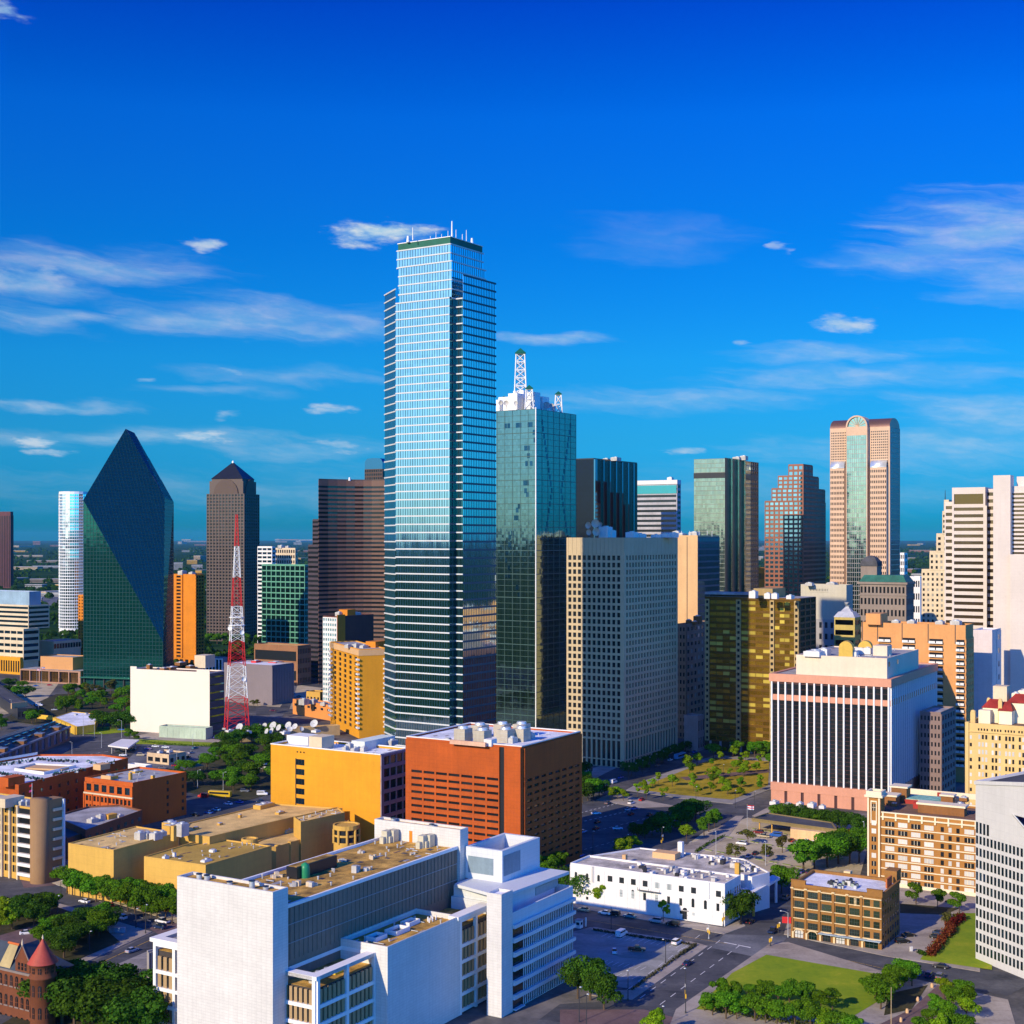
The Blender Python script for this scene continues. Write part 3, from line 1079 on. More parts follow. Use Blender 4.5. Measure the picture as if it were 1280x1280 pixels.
# ------------------------------------------------------------------ glass tower with lattice spires
def spire_tower():
 pts = corners(612, 670, 720, 900, 33)
 L, C, Rr, B = pts
 H = ztop(511, 900)
 b = Bld('glass_tower', 'green glass tower with white lattice spires, beside the tallest tower', 'tower', pts, H, W_dark, R_grey, 0)
 Wm = mat('green mullion', (.05, .1, .09), .4, .1, .1)
 for (p, q, cols) in ((L, C, 6), (C, Rr, 7)):
  b.face(p, q, 0, H, cols, 14, pier=.05, span=.03, d=.2, hd=.16, gm=G_ren, bar=Wm, part='mullion', win=None, sheet='curtain_wall', ext=False)
  b.face(p, q, 0, H, cols * 6, 56, pier=.08, span=.06, d=.1, hd=.09, gm=G_ren, bar=Wm, part='mullion', win=None, ext=False)
 # corner trim and the sparkling pattern of open vents
 e1, e2 = (C - L).normalized(), (Rr - C).normalized()
 b.mb('corner_trim').obox(C, e1, Vector((e1.y, -e1.x)), -.25, .35, .1, .5, 0, H + 1, W_steel)
 vent = glass('dark vent', (.03, .1, .16), .9, .1, .01)
 L1 = (C - L).length
 for (s, z) in [(.35, 1), (.42, 1), (.6, 1), (.66, 1), (.85, 1), (.9, 1), (.96, 2), (.98, 3), (.78, 4), (.84, 4), (.84, 5), (.9, 6), (.8, 6), (.82, 8.5), (.76, 8.5), (.82, 10), (.78, 9.5), (.6, 12), (.64, 11.5), (.6, 13), (.56, 13), (.5, 15), (.44, 15.5), (.44, 16.5), (.48, 17), (.38, 17.5), (.36, 18.5), (.42, 19.5), (.36, 20.5), (.42, 20.5), (.6, 22), (.64, 23)]:
  q = lerp(L, C, s) + Vector((e1.y, -e1.x)) * .12
  b.win(q, e1, H - 5 - z * 5.0, 2.0, 3.2, vent, None, (0, 0), 'vent_panel')
 for k in range(26):
  for sx in (-1, 1):
   z = H - 8 - k * 4.4
   s = .5 + sx * (.12 + .28 * abs(((k + 2) % 24) / 12 - 1))
   q = lerp(C, Rr, s) + Vector((e2.y, -e2.x)) * .12
   b.win(q, e2, z, 1.6, 3.4, vent, None, (0, 0), 'vent_panel')
 # top works
 z = H
 for (u, D, sz) in ((660, 925, (12, 10, 9)), (652, 925, (8, 8, 14)), (640, 930, (14, 12, 8)), (676, 925, (8, 8, 10)), (628, 935, (10, 8, 6)), (688, 940, (6, 5, 6)), (634, 928, (9, 8, 10)), (645, 918, (8, 7, 11.5)), (667, 915, (7, 6, 12)), (679, 930, (9, 6, 7)), (623, 925, (5, 5, 8))):
  q = X(u, D)
  b.mb('penthouse', True).box((q.x, q.y, z), sz, W_steel, R(57))

 def lattice(u, D, w, z0, z1, tiers, capm=W_green):
  q = X(u, D)
  mb = MB()
  w1 = w * .72
  for t in range(tiers):
   fa, fb = t / tiers, (t + 1) / tiers
   wa, wb = w + (w1 - w) * fa, w + (w1 - w) * fb
   za, zb = z0 + (z1 - z0) * fa, z0 + (z1 - z0) * fb
   ca = [(q.x + sx * wa / 2, q.y + sy * wa / 2, za) for sx, sy in ((-1, -1), (1, -1), (1, 1), (-1, 1))]
   cb = [(q.x + sx * wb / 2, q.y + sy * wb / 2, zb) for sx, sy in ((-1, -1), (1, -1), (1, 1), (-1, 1))]
   for i in range(4):
    j = (i + 1) % 4
    mb.tube(ca[i], cb[i], .55, .55, W_steel, 4)
    mb.tube(ca[i], cb[j], .32, .32, W_steel, 4)
    mb.tube(ca[j], cb[i], .32, .32, W_steel, 4)
    mb.tube(cb[i], cb[j], .4, .4, W_steel, 4)
  o = mb.build('spire', b.root, b.org)
  mc = MB()
  mc.lathe((q.x, q.y), [(w1 * .85, z1), (w1 * .9, z1 + .8), (.1, z1 + w1 * .75)], capm, 4, math.pi / 4, math.pi / 4 + 2 * math.pi, False)
  mc.lathe((q.x, q.y), [(.1, z1), (w1 * .85, z1)], capm, 4, math.pi / 4, math.pi / 4 + 2 * math.pi, False)
  mc.build('spire_cap', o, b.org)
 lattice(650.5, 925, 7.8, z + 12, ztop(443, 925), 5)
 lattice(661.5, 905, 5.5, z, ztop(487, 905), 2)
 lattice(698, 938, 5.0, z, ztop(494, 938), 2)
 lattice(630, 930, 5.0, z, ztop(500, 930), 2)
 for (u, D, r) in ((633, 905, 1.8), (645, 905, 1.4), (683, 920, 2.4), (690, 925, 1.8), (626, 905, 1.5)):
  q = X(u, D)
  mb = MB()
  mb.dish((q.x, q.y, z + 4), (-.3, -1, .1), r, .7, M_mech)
  mb.tube((q.x, q.y + .3, z), (q.x, q.y + .3, z + 4), .2, .2, M_mech)
  mb.build('satellite_dish', b.root, b.org)
 b.done()


spire_tower()


# ------------------------------------------------------------------ faceted teal tower
def faceted_tower():
 H = 0
 def V(u, v, D):
  p = X(u, D)
  return (p.x, p.y, ztop(v, D))
 A, E, C = V(104, 625, 1212), V(204, 803, 1190), V(206, 622, 1262)
 va, ve, vc = Vector(A), Vector(E), Vector(C)
 kn = (ve - va).cross(vc - va)
 ray = Vector(((157 - CU) / F, 1, (HV - 536) / F))
 cam0 = Vector((0, 0, CH))
 Bp = cam0 + ray * (kn.dot(va - cam0) / kn.dot(ray))
 C2 = V(217, 627, 1300)
 B2 = V(168, 541, Bp.y + 14)
 q = lambda p, z=0: (p[0], p[1], z)
 back = X(150, 1320)
 backp = [(back.x, back.y, 0), (back.x, back.y, A[2]), V(112, 625, 1262), q(V(112, 625, 1262))]
 Cq = (C[0], C[1], 0)
 pts = [tuple(Bp), B2, A, C, C2, E, q(A), q(E), q(C2)] + backp
 bm = bmesh.new()
 for p in pts:
  bm.verts.new(p)
 r = bmesh.ops.convex_hull(bm, input=bm.verts)
 junk = [g for g in r['geom_interior'] if isinstance(g, bmesh.types.BMVert)]
 bmesh.ops.delete(bm, geom=junk, context='VERTS')
 bmesh.ops.dissolve_limit(bm, angle_limit=R(1.2), verts=bm.verts, edges=bm.edges)
 base = [Vector((p[0], p[1])) for p in (q(A), q(E), q(C2), backp[0])]
 b = Bld('glass_tower', 'sharp faceted dark teal glass tower shaped like a cut crystal', 'tower', base, 222, W_dark, vol=False)
 bm.verts.ensure_lookup_table()
 vs = [tuple(v.co) for v in bm.verts]
 bm.verts.index_update()
 fs = [[v.index for v in f.verts] for f in bm.faces]
 b.mb('curtain_wall').add(vs, fs, G_fp)
 # mullion grid on the big visible faces: thin bars laid on each face
 Wm = mat('dark teal mullion', (.012, .05, .055), .4, .1, .1)
 mbm = b.mb('mullion')
 for f in bm.faces:
  nrm = f.normal
  cen = f.calc_center_median()
  if nrm.dot(Vector((0, 0, CH)) - cen) < 0 or abs(nrm.z) > .95:
   continue
  h = Vector((0, 0, 1)).cross(nrm).normalized()
  w = nrm.cross(h).normalized()
  poly = [((v.co - cen).dot(h), (v.co - cen).dot(w)) for v in f.verts]

  def clip(axis, val):
   xs = []
   for i in range(len(poly)):
    p, r2 = poly[i - 1], poly[i]
    if (p[axis] - val) * (r2[axis] - val) < 0:
     t = (val - p[axis]) / (r2[axis] - p[axis])
     xs.append(p[1 - axis] + t * (r2[1 - axis] - p[1 - axis]))
   return (min(xs), max(xs)) if len(xs) >= 2 else None
  for axis in (0, 1):
   lo, hi = min(p[axis] for p in poly), max(p[axis] for p in poly)
   step = 3.2
   val = math.ceil(lo / step) * step
   while val < hi:
    c = clip(axis, val)
    if c and c[1] - c[0] > 1:
     t = .14
     if axis == 0:
      quad = [(val - t, c[0]), (val + t, c[0]), (val + t, c[1]), (val - t, c[1])]
     else:
      quad = [(c[0], val - t), (c[1], val - t), (c[1], val + t), (c[0], val + t)]
     o0 = [cen + h * x + w * y + nrm * .02 for x, y in quad]
     o1 = [cen + h * x + w * y + nrm * .16 for x, y in quad]
     mbm.add([tuple(v) for v in o0 + o1], [(4, 5, 6, 7), (0, 1, 5, 4), (1, 2, 6, 5), (2, 3, 7, 6), (3, 0, 4, 7)], Wm)
    val += step
 bm.free()
 # open glazed base
 L0, C0 = Vector(q(A)[:2]), Vector(q(E)[:2])
 e = (C0 - L0).normalized(); n = Vector((e.y, -e.x)); LL = (C0 - L0).length
 for i in range(8):
  b.mb('base_column', True).obox(L0, e, n, LL * i / 8 + 1, LL * i / 8 + 2, .2, 1.2, 0, 9, W_dark)
 b.mb('base_canopy').obox(L0, e, n, -1, LL + 1, .2, 4, 9, 9.8, W_green)
 b.done()


faceted_tower()


# ------------------------------------------------------------------ curved white glass tower far left
def curved_tower():
 D = 1880
 c = X(92, D + 16)
 H = ztop(617, D)
 rx = 17.5 * D / F
 pts = []
 for i in range(20):
  t = 2 * math.pi * i / 20
  pts.append(c + Vector((rx * 1.02 * math.cos(t) , 16 * math.sin(t))))
 b = Bld('glass_tower', 'white silver curved glass tower behind the dark faceted one', 'tower', pts, H, W_steel, R_white, 0)
 for i in range(9, 20):
  p, q = pts[i], pts[(i + 1) % 20]
  zt = H + (3 if i > 12 else -8) * 0
  b.face(p, q, 8, H, 2, 44, pier=.16, span=.26, d=.35, hd=.6, gm=G_mus, bar=W_steel, part='mullion', hpart='floor_band', hsplit=True, win=None, sheet='curtain_wall', ext=False)
 b.mb('parapet').prism([p + Vector((0, 0)) for p in pts], H, H + 3, W_steel)
 b.done()


curved_tower()


# ------------------------------------------------------------------ pyramid-topped granite tower
def pyramid_tower():
 D = 1750
 L, C, Rr, B = corners(258.5, 305, 323.5, D, 15)
 H = ztop(617, D)
 b = Bld('office_tower', 'brown granite tower with dark pyramid roof, behind the red and white mast', 'tower', [L, C, Rr, B], H, W_dkbrown, R_dark, 0)
 W_tc = mat('brown grey granite', (.105, .072, .058), .5, .12, .05)
 b.face(L, C, 0, H, 12, 46, pier=.35, span=.4, d=.7, hd=.5, gm=G_dark, bar=W_tc)
 b.face(C, Rr, 0, H, 8, 46, pier=.35, span=.4, d=.7, hd=.5, gm=G_dark, bar=W_tc)
 # bay recess shading: two proud shafts on the lit face
 e = (C - L).normalized(); n = Vector((e.y, -e.x)); LL = (C - L).length
 for (s0, s1) in ((0, .3), (.72, 1.0)):
  pass
 p1 = inset([L, C, Rr, B], 2.5)
 H2 = ztop(601, D)
 b.volume(p1, H, H2, W_tc, None, 0, part='crown')
 # barrel shaped gables on each side of the crown
 e1 = (p1[1] - p1[0]).normalized(); n1 = Vector((e1.y, -e1.x))
 for (pp, qq) in ((p1[0], p1[1]), (p1[1], p1[2])):
  e1 = (qq - pp).normalized(); n1 = Vector((e1.y, -e1.x)); L1 = (qq - pp).length
  cs = [(L1 * .5 + L1 * .36 * math.cos(t), (H2 - H) * 1.15 * math.sin(t)) for t in [math.pi * i / 10 for i in range(11)]]
  f0 = [pp + e1 * s + n1 * .05 for s, _ in cs]
  f1 = [pp + e1 * s + n1 * 1.5 for s, _ in cs]
  vs = [(p.x, p.y, H + h) for p, (_, h) in zip(f0, cs)] + [(p.x, p.y, H + h) for p, (_, h) in zip(f1, cs)]
  k = len(cs)
  b.mb('gable').add(vs, [tuple(range(k, 2 * k))[::-1]] + [(i, i + 1, k + i + 1, k + i) for i in range(k - 1)], W_dkbrown)
 p2 = inset(p1, 2.0)
 H3 = ztop(598, D)
 b.volume(p2, H2, H3, W_tc, None, 0, part='crown')
 ap = sum(p2, Vector((0, 0))) / 4
 za = ztop(577, D + 20)
 vs = [(p.x, p.y, H3) for p in inset(p2, -.8)] + [(ap.x, ap.y, za)]
 b.mb('pyramid_roof').add(vs, [(0, 1, 4), (1, 2, 4), (2, 3, 4), (3, 0, 4)], W_black)
 b.mb('finial').lathe((ap.x, ap.y), [(1.6, za - 1.5), (1.4, za + .6), (.1, za + 2.0)], W_steel, 8)
 b.done()


pyramid_tower()


# ------------------------------------------------------------------ simple box towers, described by their image corners
def tower(name, label, uL, uC, uR, vt, D, th, wall, roof, fl=None, fr=None, cat='tower', H=None, parapet=1.0, extra=None, wl=None, wr=None, group=None, maxwin=100):
 pts = corners(uL, uC, uR, D, th, wl, wr)
 H = ztop(vt, D) if H is None else H
 b = Bld(name, label, cat, pts, H, wall, roof, parapet, group=group)
 L, C, Rr, B = pts
 for (f, p, q) in ((fl, L, C), (fr, C, Rr)):
  for kw in (f if isinstance(f, list) else [f] if f else []):
   kw = dict(kw)
   z0 = kw.pop('z0', 0)
   z1 = kw.pop('z1', H)
   a0, a1 = kw.pop('s', (0, 1))
   b.face(lerp(p, q, a0), lerp(p, q, a1), z0, z1 if z1 > 0 else H + z1, **kw)
 if extra:
  extra(b, L, C, Rr, B, H)
 b.done(maxwin)
 return b


# far left maroon tower
tower('office_tower', 'dark maroon tower cut by the left edge of the picture', -12, 13, 16.5, 640, 3600, 20, mat('maroon panel', (.10, .03, .035), .6), R_dark,
  dict(cols=12, rows=1, pier=.5, span=.02, d=.6, gm=G_dark, win='window_strip', z1=-8), dict(cols=3, rows=1, pier=.5, span=.02, d=.6, gm=G_dark, win='window_strip', z1=-8), H=ztop(640, 3600))
# orange apartment towers left and right of the faceted tower
ob = dict(cols=1, rows=24, mx=(1.2, .6), pier=.1, span=.45, d=1.2, hd=1.1, gm=G_dark, win='balcony', s=(.12, .4), z0=9)
tower('apartment_tower', 'slim orange brick apartment tower right of the faceted glass tower', 217, 244, 254, 719, 1400, 31, W_orange, R_rust,
  [ob, dict(cols=4, rows=1, pier=.4, span=.3, d=.4, gm=G_dark, z0=0, z1=9)], dict(cols=3, rows=24, pier=.3, span=.45, d=1.0, gm=G_dark, z0=9, win='balcony'),
  extra=lambda b, L, C, Rr, B, H: mech(b, [(228, 1412, (7, 6, 4)), (240, 1412, (5, 5, 2.5))], 'rooftop_unit'))
tower('apartment_tower', 'orange brick apartment tower mostly hidden behind the faceted glass tower', 98, 118, 130, 745, 1420, 31, W_orange, R_rust,
  dict(cols=6, rows=20, pier=.6, span=.5, d=.3, gm=G_dark, z0=6), dict(cols=3, rows=20, pier=.3, span=.45, d=1.0, gm=G_dark, win='balcony'))

# dark brown banded tower
def banded_extra(b, L, C, Rr, B, H):
 mech(b, [(436, 1290, (5, 5, 3)), (420, 1290, (3, 3, 2))])
W_band = mat('brown granite band', (.14, .072, .048), .45, .1, .05)
def brown_banded():
 D = 1230
 Lp, Rp = X(399.5, D + 20), X(486, D + 35)
 mid = X(446, D)
 pts = []
 # gently bowed front
 for i in range(9):
  t = i / 8
  p = lerp(Lp, Rp, t)
  pts.append(p + Vector((0, 12 * (4 * (t - .5) ** 2 - 1) * -1 - 8)))
 back = [Rp + Vector((8, 45)), Lp + Vector((0, 45))]
 H = ztop(600, D + 14)
 b = Bld('office_tower', 'wide dark brown tower with long curved window bands, behind the tallest tower', 'tower', pts + back, H, W_band, R_dark, 0)
 for i in range(8):
  b.face(pts[i], pts[i + 1], 0, H - 4, 1, 46, pier=0, span=.5, d=.6, vd=0, gm=G_dark, bar=W_band, win='window_band' , ext=False)
  b.face(pts[i], pts[i + 1], H - 4, H, 1, 1, pier=1, span=1, d=.6, vd=0, gm=G_dark, bar=W_band, blank=True, ext=False)
 b.mb('parapet').prism(inset(pts + back, .2), H, H + 1.2, W_dkbrown)
 q = X(437, D + 30)
 b.mb('antenna').tube((q.x, q.y, H), (q.x, q.y, H + 3), 1.2, .8, W_steel, 8)
 b.done()
brown_banded()
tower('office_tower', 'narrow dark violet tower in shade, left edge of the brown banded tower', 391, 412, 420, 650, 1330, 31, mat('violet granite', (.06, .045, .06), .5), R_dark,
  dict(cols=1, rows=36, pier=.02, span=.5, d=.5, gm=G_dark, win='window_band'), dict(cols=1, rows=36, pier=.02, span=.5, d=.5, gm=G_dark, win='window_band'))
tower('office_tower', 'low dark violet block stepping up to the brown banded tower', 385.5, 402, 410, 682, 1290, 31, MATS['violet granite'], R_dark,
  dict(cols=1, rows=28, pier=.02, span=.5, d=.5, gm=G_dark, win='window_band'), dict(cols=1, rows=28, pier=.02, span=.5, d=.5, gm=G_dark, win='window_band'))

def round_top():
 D = 1650
 pts = corners(456, 478, 500, D, 31)
 L, C, Rr, B = pts
 H = ztop(586, D)
 b = Bld('office_tower', 'dark tower with a rounded blue glass top peeping over the brown banded tower', 'tower', pts, H, W_dkbrown, None, 0)
 b.face(L, C, 0, H, 8, 48, pier=.3, span=.4, d=.4, gm=G_dark)
 b.face(C, Rr, 0, H, 8, 48, pier=.3, span=.4, d=.4, gm=G_dark)
 e = (C - L); n = (B - L)
 prof = [(0, 0), (0, 8), (.06, 11), (.16, 12.6), (.5, 13.2), (.84, 12.6), (.94, 11), (1, 8), (1, 0)]
 vs = [tuple((L + e * s).to_3d() + Vector((0, 0, H + h))) for s, h in prof] + [tuple((L + e * s + n).to_3d() + Vector((0, 0, H + h))) for s, h in prof]
 k = len(prof)
 b.mb('barrel_roof').add(vs, [tuple(range(k))[::-1], tuple(range(k, 2 * k))] + [(i, i + 1, k + i + 1, k + i) for i in range(k - 1)], G_sky)
 b.done()
round_top()

# green-gridded glass block and the cream blocks behind it
tower('office_block', 'dark glass block with a pale green grid, right of the pyramid tower', 327.5, 381, 390, 707, 1480, 31, mat('pale green frame', (.10, .30, .20), .5), R_white,
  dict(cols=9, rows=17, pier=.14, span=.22, d=.35, gm=G_green), dict(cols=5, rows=17, pier=.14, span=.3, d=.35, gm=G_green), cat='office block')
tower('office_block', 'cream block with small square windows standing behind the green gridded block', 344, 369, 371.5, 686, 1720, 31, W_cream, R_white,
  dict(cols=9, rows=18, pier=.4, span=.4, d=.4, gm=G_dark), dict(cols=2, rows=18, pier=.4, span=.4, d=.4, gm=G_dark), cat='office block',
  extra=lambda b, L, C, Rr, B, H: mech(b, [(352, 1735, (8, 6, 4)), (360, 1735, (5, 5, 3))]))
tower('office_block', 'pale block with wide dark windows at the shoulder of the pyramid tower', 322, 340, 344, 684, 1700, 31, W_white, R_white,
  dict(cols=3, rows=24, pier=.15, span=.45, d=.4, gm=G_blue), dict(cols=1, rows=24, pier=.15, span=.45, d=.4, gm=G_blue), cat='office block')

# black striped tower
def stripes(b, L, C, Rr, B, H):
 e = (Rr - C).normalized(); n = Vector((e.y, -e.x)); LL = (Rr - C).length
 for t in (0, .185, .33, .47, .61, .75, .88):
  mb = MB()
  wd = .02 if t else .05
  mb.obox(C, e, n, LL * t, LL * (t + wd), .2, 1.5, 0, H, G_sky)
  mb.build('fin', b.root, b.org)
 mech(b, [(770, 1230, (9, 6, 3)), (758, 1230, (5, 5, 2))])
tower('office_tower', 'black glass tower with thin bright blue vertical stripes', 700, 742, 796.5, 574, 1200, 31, W_black, R_dark,
  [dict(cols=12, rows=50, pier=.06, span=.12, d=.08, gm=G_blk, bar=G_blk, win=None, sheet='curtain_wall')], [dict(cols=24, rows=50, pier=.1, span=.2, d=.12, gm=G_blk, bar=G_blk, win=None, sheet='curtain_wall')], extra=stripes)

# banded grey tower with a white cap
def cap_extra(b, L, C, Rr, B, H):
 q = inset([L, C, Rr, B], -.8)
 b.volume(q, H, H + 3.5, W_white, R_white, .5, part='cap')
 mech(b, [(838, 1380, (5, 5, 4))], z=H + 3.5, m=W_white)
 e = (C - L).normalized(); n = Vector((e.y, -e.x))
 b.mb('glass_storey').obox(L, e, n, .1, (C - L).length - .1, .05, .9, H - 9, H - 1, glass('teal sky lobby glass', (.08, .35, .38), .95))
tower('office_tower', 'grey banded tower with a white cap and teal glass top storey', 796, 846, 850, 605, 1350, 31, mat('banded grey', (.38, .37, .39), .6), R_white,
  dict(cols=1, rows=36, pier=.01, span=.5, d=.6, gm=G_dark, win='window_band', z1=-9), dict(cols=1, rows=36, pier=.01, span=.5, d=.6, gm=G_dark, win='window_band'), extra=cap_extra)

# peach block behind the gridded tower
def peach_extra(b, L, C, Rr, B, H):
 b.face(B, L, 2, H, 12, 30, pier=.2, span=.3, d=.2, gm=G_sky, bar=mat('navy panel', (.03, .05, .09), .4), part='side_panel', win=None, sheet='side_glass', ext=False)  # unseen back face, navy glazing added to darken its reflection in the spire tower
 e = (C - L).normalized(); n = Vector((e.y, -e.x)); LL = (C - L).length
 b.mb('joint').obox(L, e, n, LL * .52, LL * .55, -.1, .06, 0, H, W_dark)
 e2 = (Rr - C).normalized(); n2 = Vector((e2.y, -e2.x))
 mech(b, [(852, 960, (8, 5, 2)), (868, 960, (6, 6, 3)), (846, 965, (5, 5, 3.5))])
 for (u) in (852, 862, 874, 884, 890):
  q = X(u, 956)
  mb = MB()
  mb.tube((q.x, q.y, H), (q.x, q.y, H + 4), .15, .15, W_steel)
  mb.build('antenna', b.root, b.org)
tower('office_block', 'blank peach slab with one dark joint, catching the sun behind the gridded tower', 844, 872, 899, 671, 940, 31, W_peach, R_grey,
  None, dict(cols=20, rows=30, pier=.2, span=.3, d=.2, gm=G_sky, bar=mat('navy panel', (.03, .05, .09), .4), part='side_panel', z0=5), extra=peach_extra, cat='office block')

# sage green glass tower
def sage():
 D = 1150
 L, C, Rr, B = corners(867.5, 906, 947.5, D, 31)
 H = ztop(573, D)
 b = Bld('office_tower', 'pale sage green glass tower with three dark vertical slots', 'tower', [L, C, Rr, B], H, W_dark, R_dark, 0)
 Wm = mat('sage mullion', (.2, .22, .17), .4)
 b.face(L, C, 0, H, 24, 52, pier=.12, span=.12, d=.15, gm=G_grn, bar=Wm, part='mullion', win=None, sheet='curtain_wall')
 P = lambda t: lerp(C, Rr, t)
 Wb = W_granite
 e = (Rr - C).normalized(); n = Vector((e.y, -e.x)); LL = (Rr - C).length
 for i, (a0, a1) in enumerate(((0, .13), (.17, .33), (.38, .52))):
  b.mb('slot').obox(C, e, n, LL * a0, LL * a1, -.2, .1, 0, H + .6, W_black)
 for a0 in (.13, .33, .52):
  b.mb('slot_fin').obox(C, e, n, LL * a0, LL * (a0 + .04), .0, 1.6, 0, H + .6, G_grn)
 b.face(P(.56), P(.78), 0, H, 8, 52, pier=.12, span=.12, d=.15, gm=G_grn, bar=Wm, part='mullion', win=None, sheet='curtain_wall', ext=False)
 b.face(P(.78), Rr, 0, H, 3, 52, pier=.25, span=.35, d=.4, gm=G_dark, bar=Wb, part='side_wall')
 for (p, q) in ((L, C), (C, Rr)):
  e1 = (q - p).normalized(); n1 = Vector((e1.y, -e1.x))
  b.mb('plant_band').obox(p, e1, n1, -.2, (q - p).length + .25, .1, .32, H - 16, H - 11.5, W_black)
 mech(b, [(922, 1180, (8, 6, 2.5)), (930, 1180, (6, 5, 3.5))])
 b.done()
sage()

# stepped pink granite tower
def stepped():
 D = 1290
 a, bb = axes(31)
 C = X(1004, D)
 H = ztop(580, D)
 steps = [(956, 626.5), (964.5, 610.5), (972.5, 595), (985.5, 581)]
 steps_r = [(1031, 611), (1023, 596), (1015.5, 581)]
 L = hit(C, bb, 956)
 Rr = hit(C, a, 1031.5)
 b = Bld('office_tower', 'stepped pink brown granite tower with blue windows and a tiered top', 'tower', [L, C, Rr, L + Rr - C], H, W_granite, R_rust, 0, vol=False)
 blu = glass('bright blue window', (.22, .42, .52), .95, .06, .01, var=.25)
 prevz = 0
 for i, ((ul, v), ur) in enumerate(zip(steps, (1031.5, 1031.0, 1023, 1015.5))):
  l, r = hit(C, bb, ul), hit(C, a, ur)
  z = ztop(v, D)
  pts = [l, C, r, l + r - C]
  b.volume(pts, prevz, z, W_granite, R_rust, .8)
  nr = int(round((z - prevz) / 4.2))
  cl = int((C - l).length / 4.5)
  cr = int((r - C).length / 3.4)
  b.face(l, C, prevz, z, cl, nr, pier=.3, span=.42, d=.4, gm=blu, bar=W_granite)
  b.face(C, r, prevz, z, cr, nr, pier=.2, span=.42, d=.4, gm=G_blue, bar=W_granite)
  prevz = z
 b.done()
stepped()


# ------------------------------------------------------------------ arched pink granite tower
def arched():
 D = 1250
 a, bb = axes(31)
 C = X(1112, D)
 L = hit(C, bb, 1037.5)
 Rr = hit(C, a, 1124.5)
 B = L + Rr - C
 H = ztop(533, D)
 b = Bld('office_tower', 'tall pink granite tower with barrel vault roof and an arched window at its top', 'tower', [L, C, Rr, B], 239, W_pink, None, 0, vol=False)
 b.mb('wall').prism([L, C, Rr, B], 0, H, W_pink)
 e = (C - L).normalized(); n = Vector((e.y, -e.x)); LL = (C - L).length
 er = (Rr - C).normalized(); nr = Vector((er.y, -er.x)); LR = (Rr - C).length
 # centre glass bay standing proud, with arched head
 zt = ztop(521, D)
 s0, s1 = LL * .30, LL * .66
 zsp = ztop(532, D)
 b.mb('bay_glass').obox(L, e, n, s0 + .6, s1 - .6, .1, 5.0, 0, zsp - 8, G_com)
 for sa in (s0, s1 - .8):
  b.mb('bay_frame').obox(L, e, n, sa, sa + .8, .1, 5.4, 0, zsp, W_pink)
 b.mb('bay_frame').obox(L, e, n, s0 + .8, s1 - .8, .1, 5.2, zsp - 8, zsp, W_pink)
 for i in range(1, 10):
  s = s0 + (s1 - s0) * i / 10
  b.mb('bay_mullion').obox(L, e, n, s - .12, s + .12, 5.0, 5.2, 0, zsp - 8, W_grey)
 for j in range(54):
  z = j * (zsp - 8) / 54
  b.mb('bay_mullion').obox(L, e, n, s0 + .8, s1 - .8, 5.0, 5.15, z - .2, z + .2, W_grey)
 # arch
 rr = (s1 - s0) / 2
 sc = (s0 + s1) / 2

 def arch(part, r0, r1, n0, n1, m, k=12, zb=zsp):
  vs = []
  for t in [math.pi * i / k for i in range(k + 1)]:
   for (r, nn) in ((r1, n1), (r0, n1), (r1, n0), (r0, n0)):
    p = L + e * (sc + r * math.cos(t)) + n * nn
    vs.append((p.x, p.y, zb + r * math.sin(t) * 1.02))
  fs = []
  for i in range(k):
   q = 4 * i
   w = q + 4
   fs += [(q, q + 1, w + 1, w), (q + 2, q, w, w + 2), (q + 1, q + 3, w + 3, w + 1)]
  b.mb(part).add(vs, fs, m)
 arch('arch', rr - 1.3, rr, -12, 5.4, W_pink)
 arch('arch_glass', .01, rr - 1.3, 3.4, 3.6, G_com)
 for i in range(1, 8):
  t = math.pi * i / 8
  p0 = L + e * sc + n * 3.8
  p1 = L + e * (sc + rr * .92 * math.cos(t)) + n * 3.8
  b.mb('arch_bar').tube((p0.x, p0.y, zsp), (p1.x, p1.y, zsp + rr * .92 * math.sin(t)), .3, .3, W_pink, 4)
 # side walls of windows, upper and lower (lower blocks stand out)
 zlow = ztop(584, D)
 for (a0, a1) in ((.02, .28), (.69, .98)):
  p, q = L + e * LL * a0, L + e * LL * a1
  b.face(p, q, zlow, H - 3, 9, 14, pier=.45, span=.5, d=.4, gm=G_dark, bar=W_pink, ext=False)
  b.mb('lower_block').obox(L, e, n, LL * a0 + .6, LL * a1 - .6, .4, 4.0, 0, zlow, W_pink)
  po, qo = p + n * 4.0 + e * .6, q + n * 4.0 - e * .6
  b.face(po, qo, 0, zlow - 1, 9, 40, pier=.45, span=.5, d=.35, gm=G_dark, bar=W_pink, ext=False)
  # curved metal shoulder roof
  cs = [(4.0 * math.cos(t), 6.5 * math.sin(t)) for t in [math.pi / 2 * i / 6 for i in range(7)]]
  vs = []
  for ss in (LL * a0 + .6, LL * a1 - .6):
   for (nn, h) in cs:
    pp = L + e * ss + n * (nn + .4)
    vs.append((pp.x, pp.y, zlow + h))
  b.mb('shoulder_roof').add(vs, [(i, i + 1, 8 + i, 7 + i) for i in range(6)] + [(0, 1, 2, 3, 4, 5, 6), (13, 12, 11, 10, 9, 8, 7)], M_duct, True)
 # barrel roof along the front, gable arch on the right side
 cs = [(LR * .5 - LR * .5 * math.cos(t), (zt - H) * math.sin(t)) for t in [math.pi * i / 12 for i in range(13)]]
 vs = []
 for s in (0, LL):
  for (d, h) in cs:
   p = L + e * s + er * d
   vs.append((p.x, p.y, H + h))
 Rm = mat('brown metal roof', (.16, .085, .07), .45, .15, .05, metal=.4)
 b.mb('barrel_roof').add(vs, [(i + 13, i + 14, i + 1, i) for i in range(12)], Rm, True)
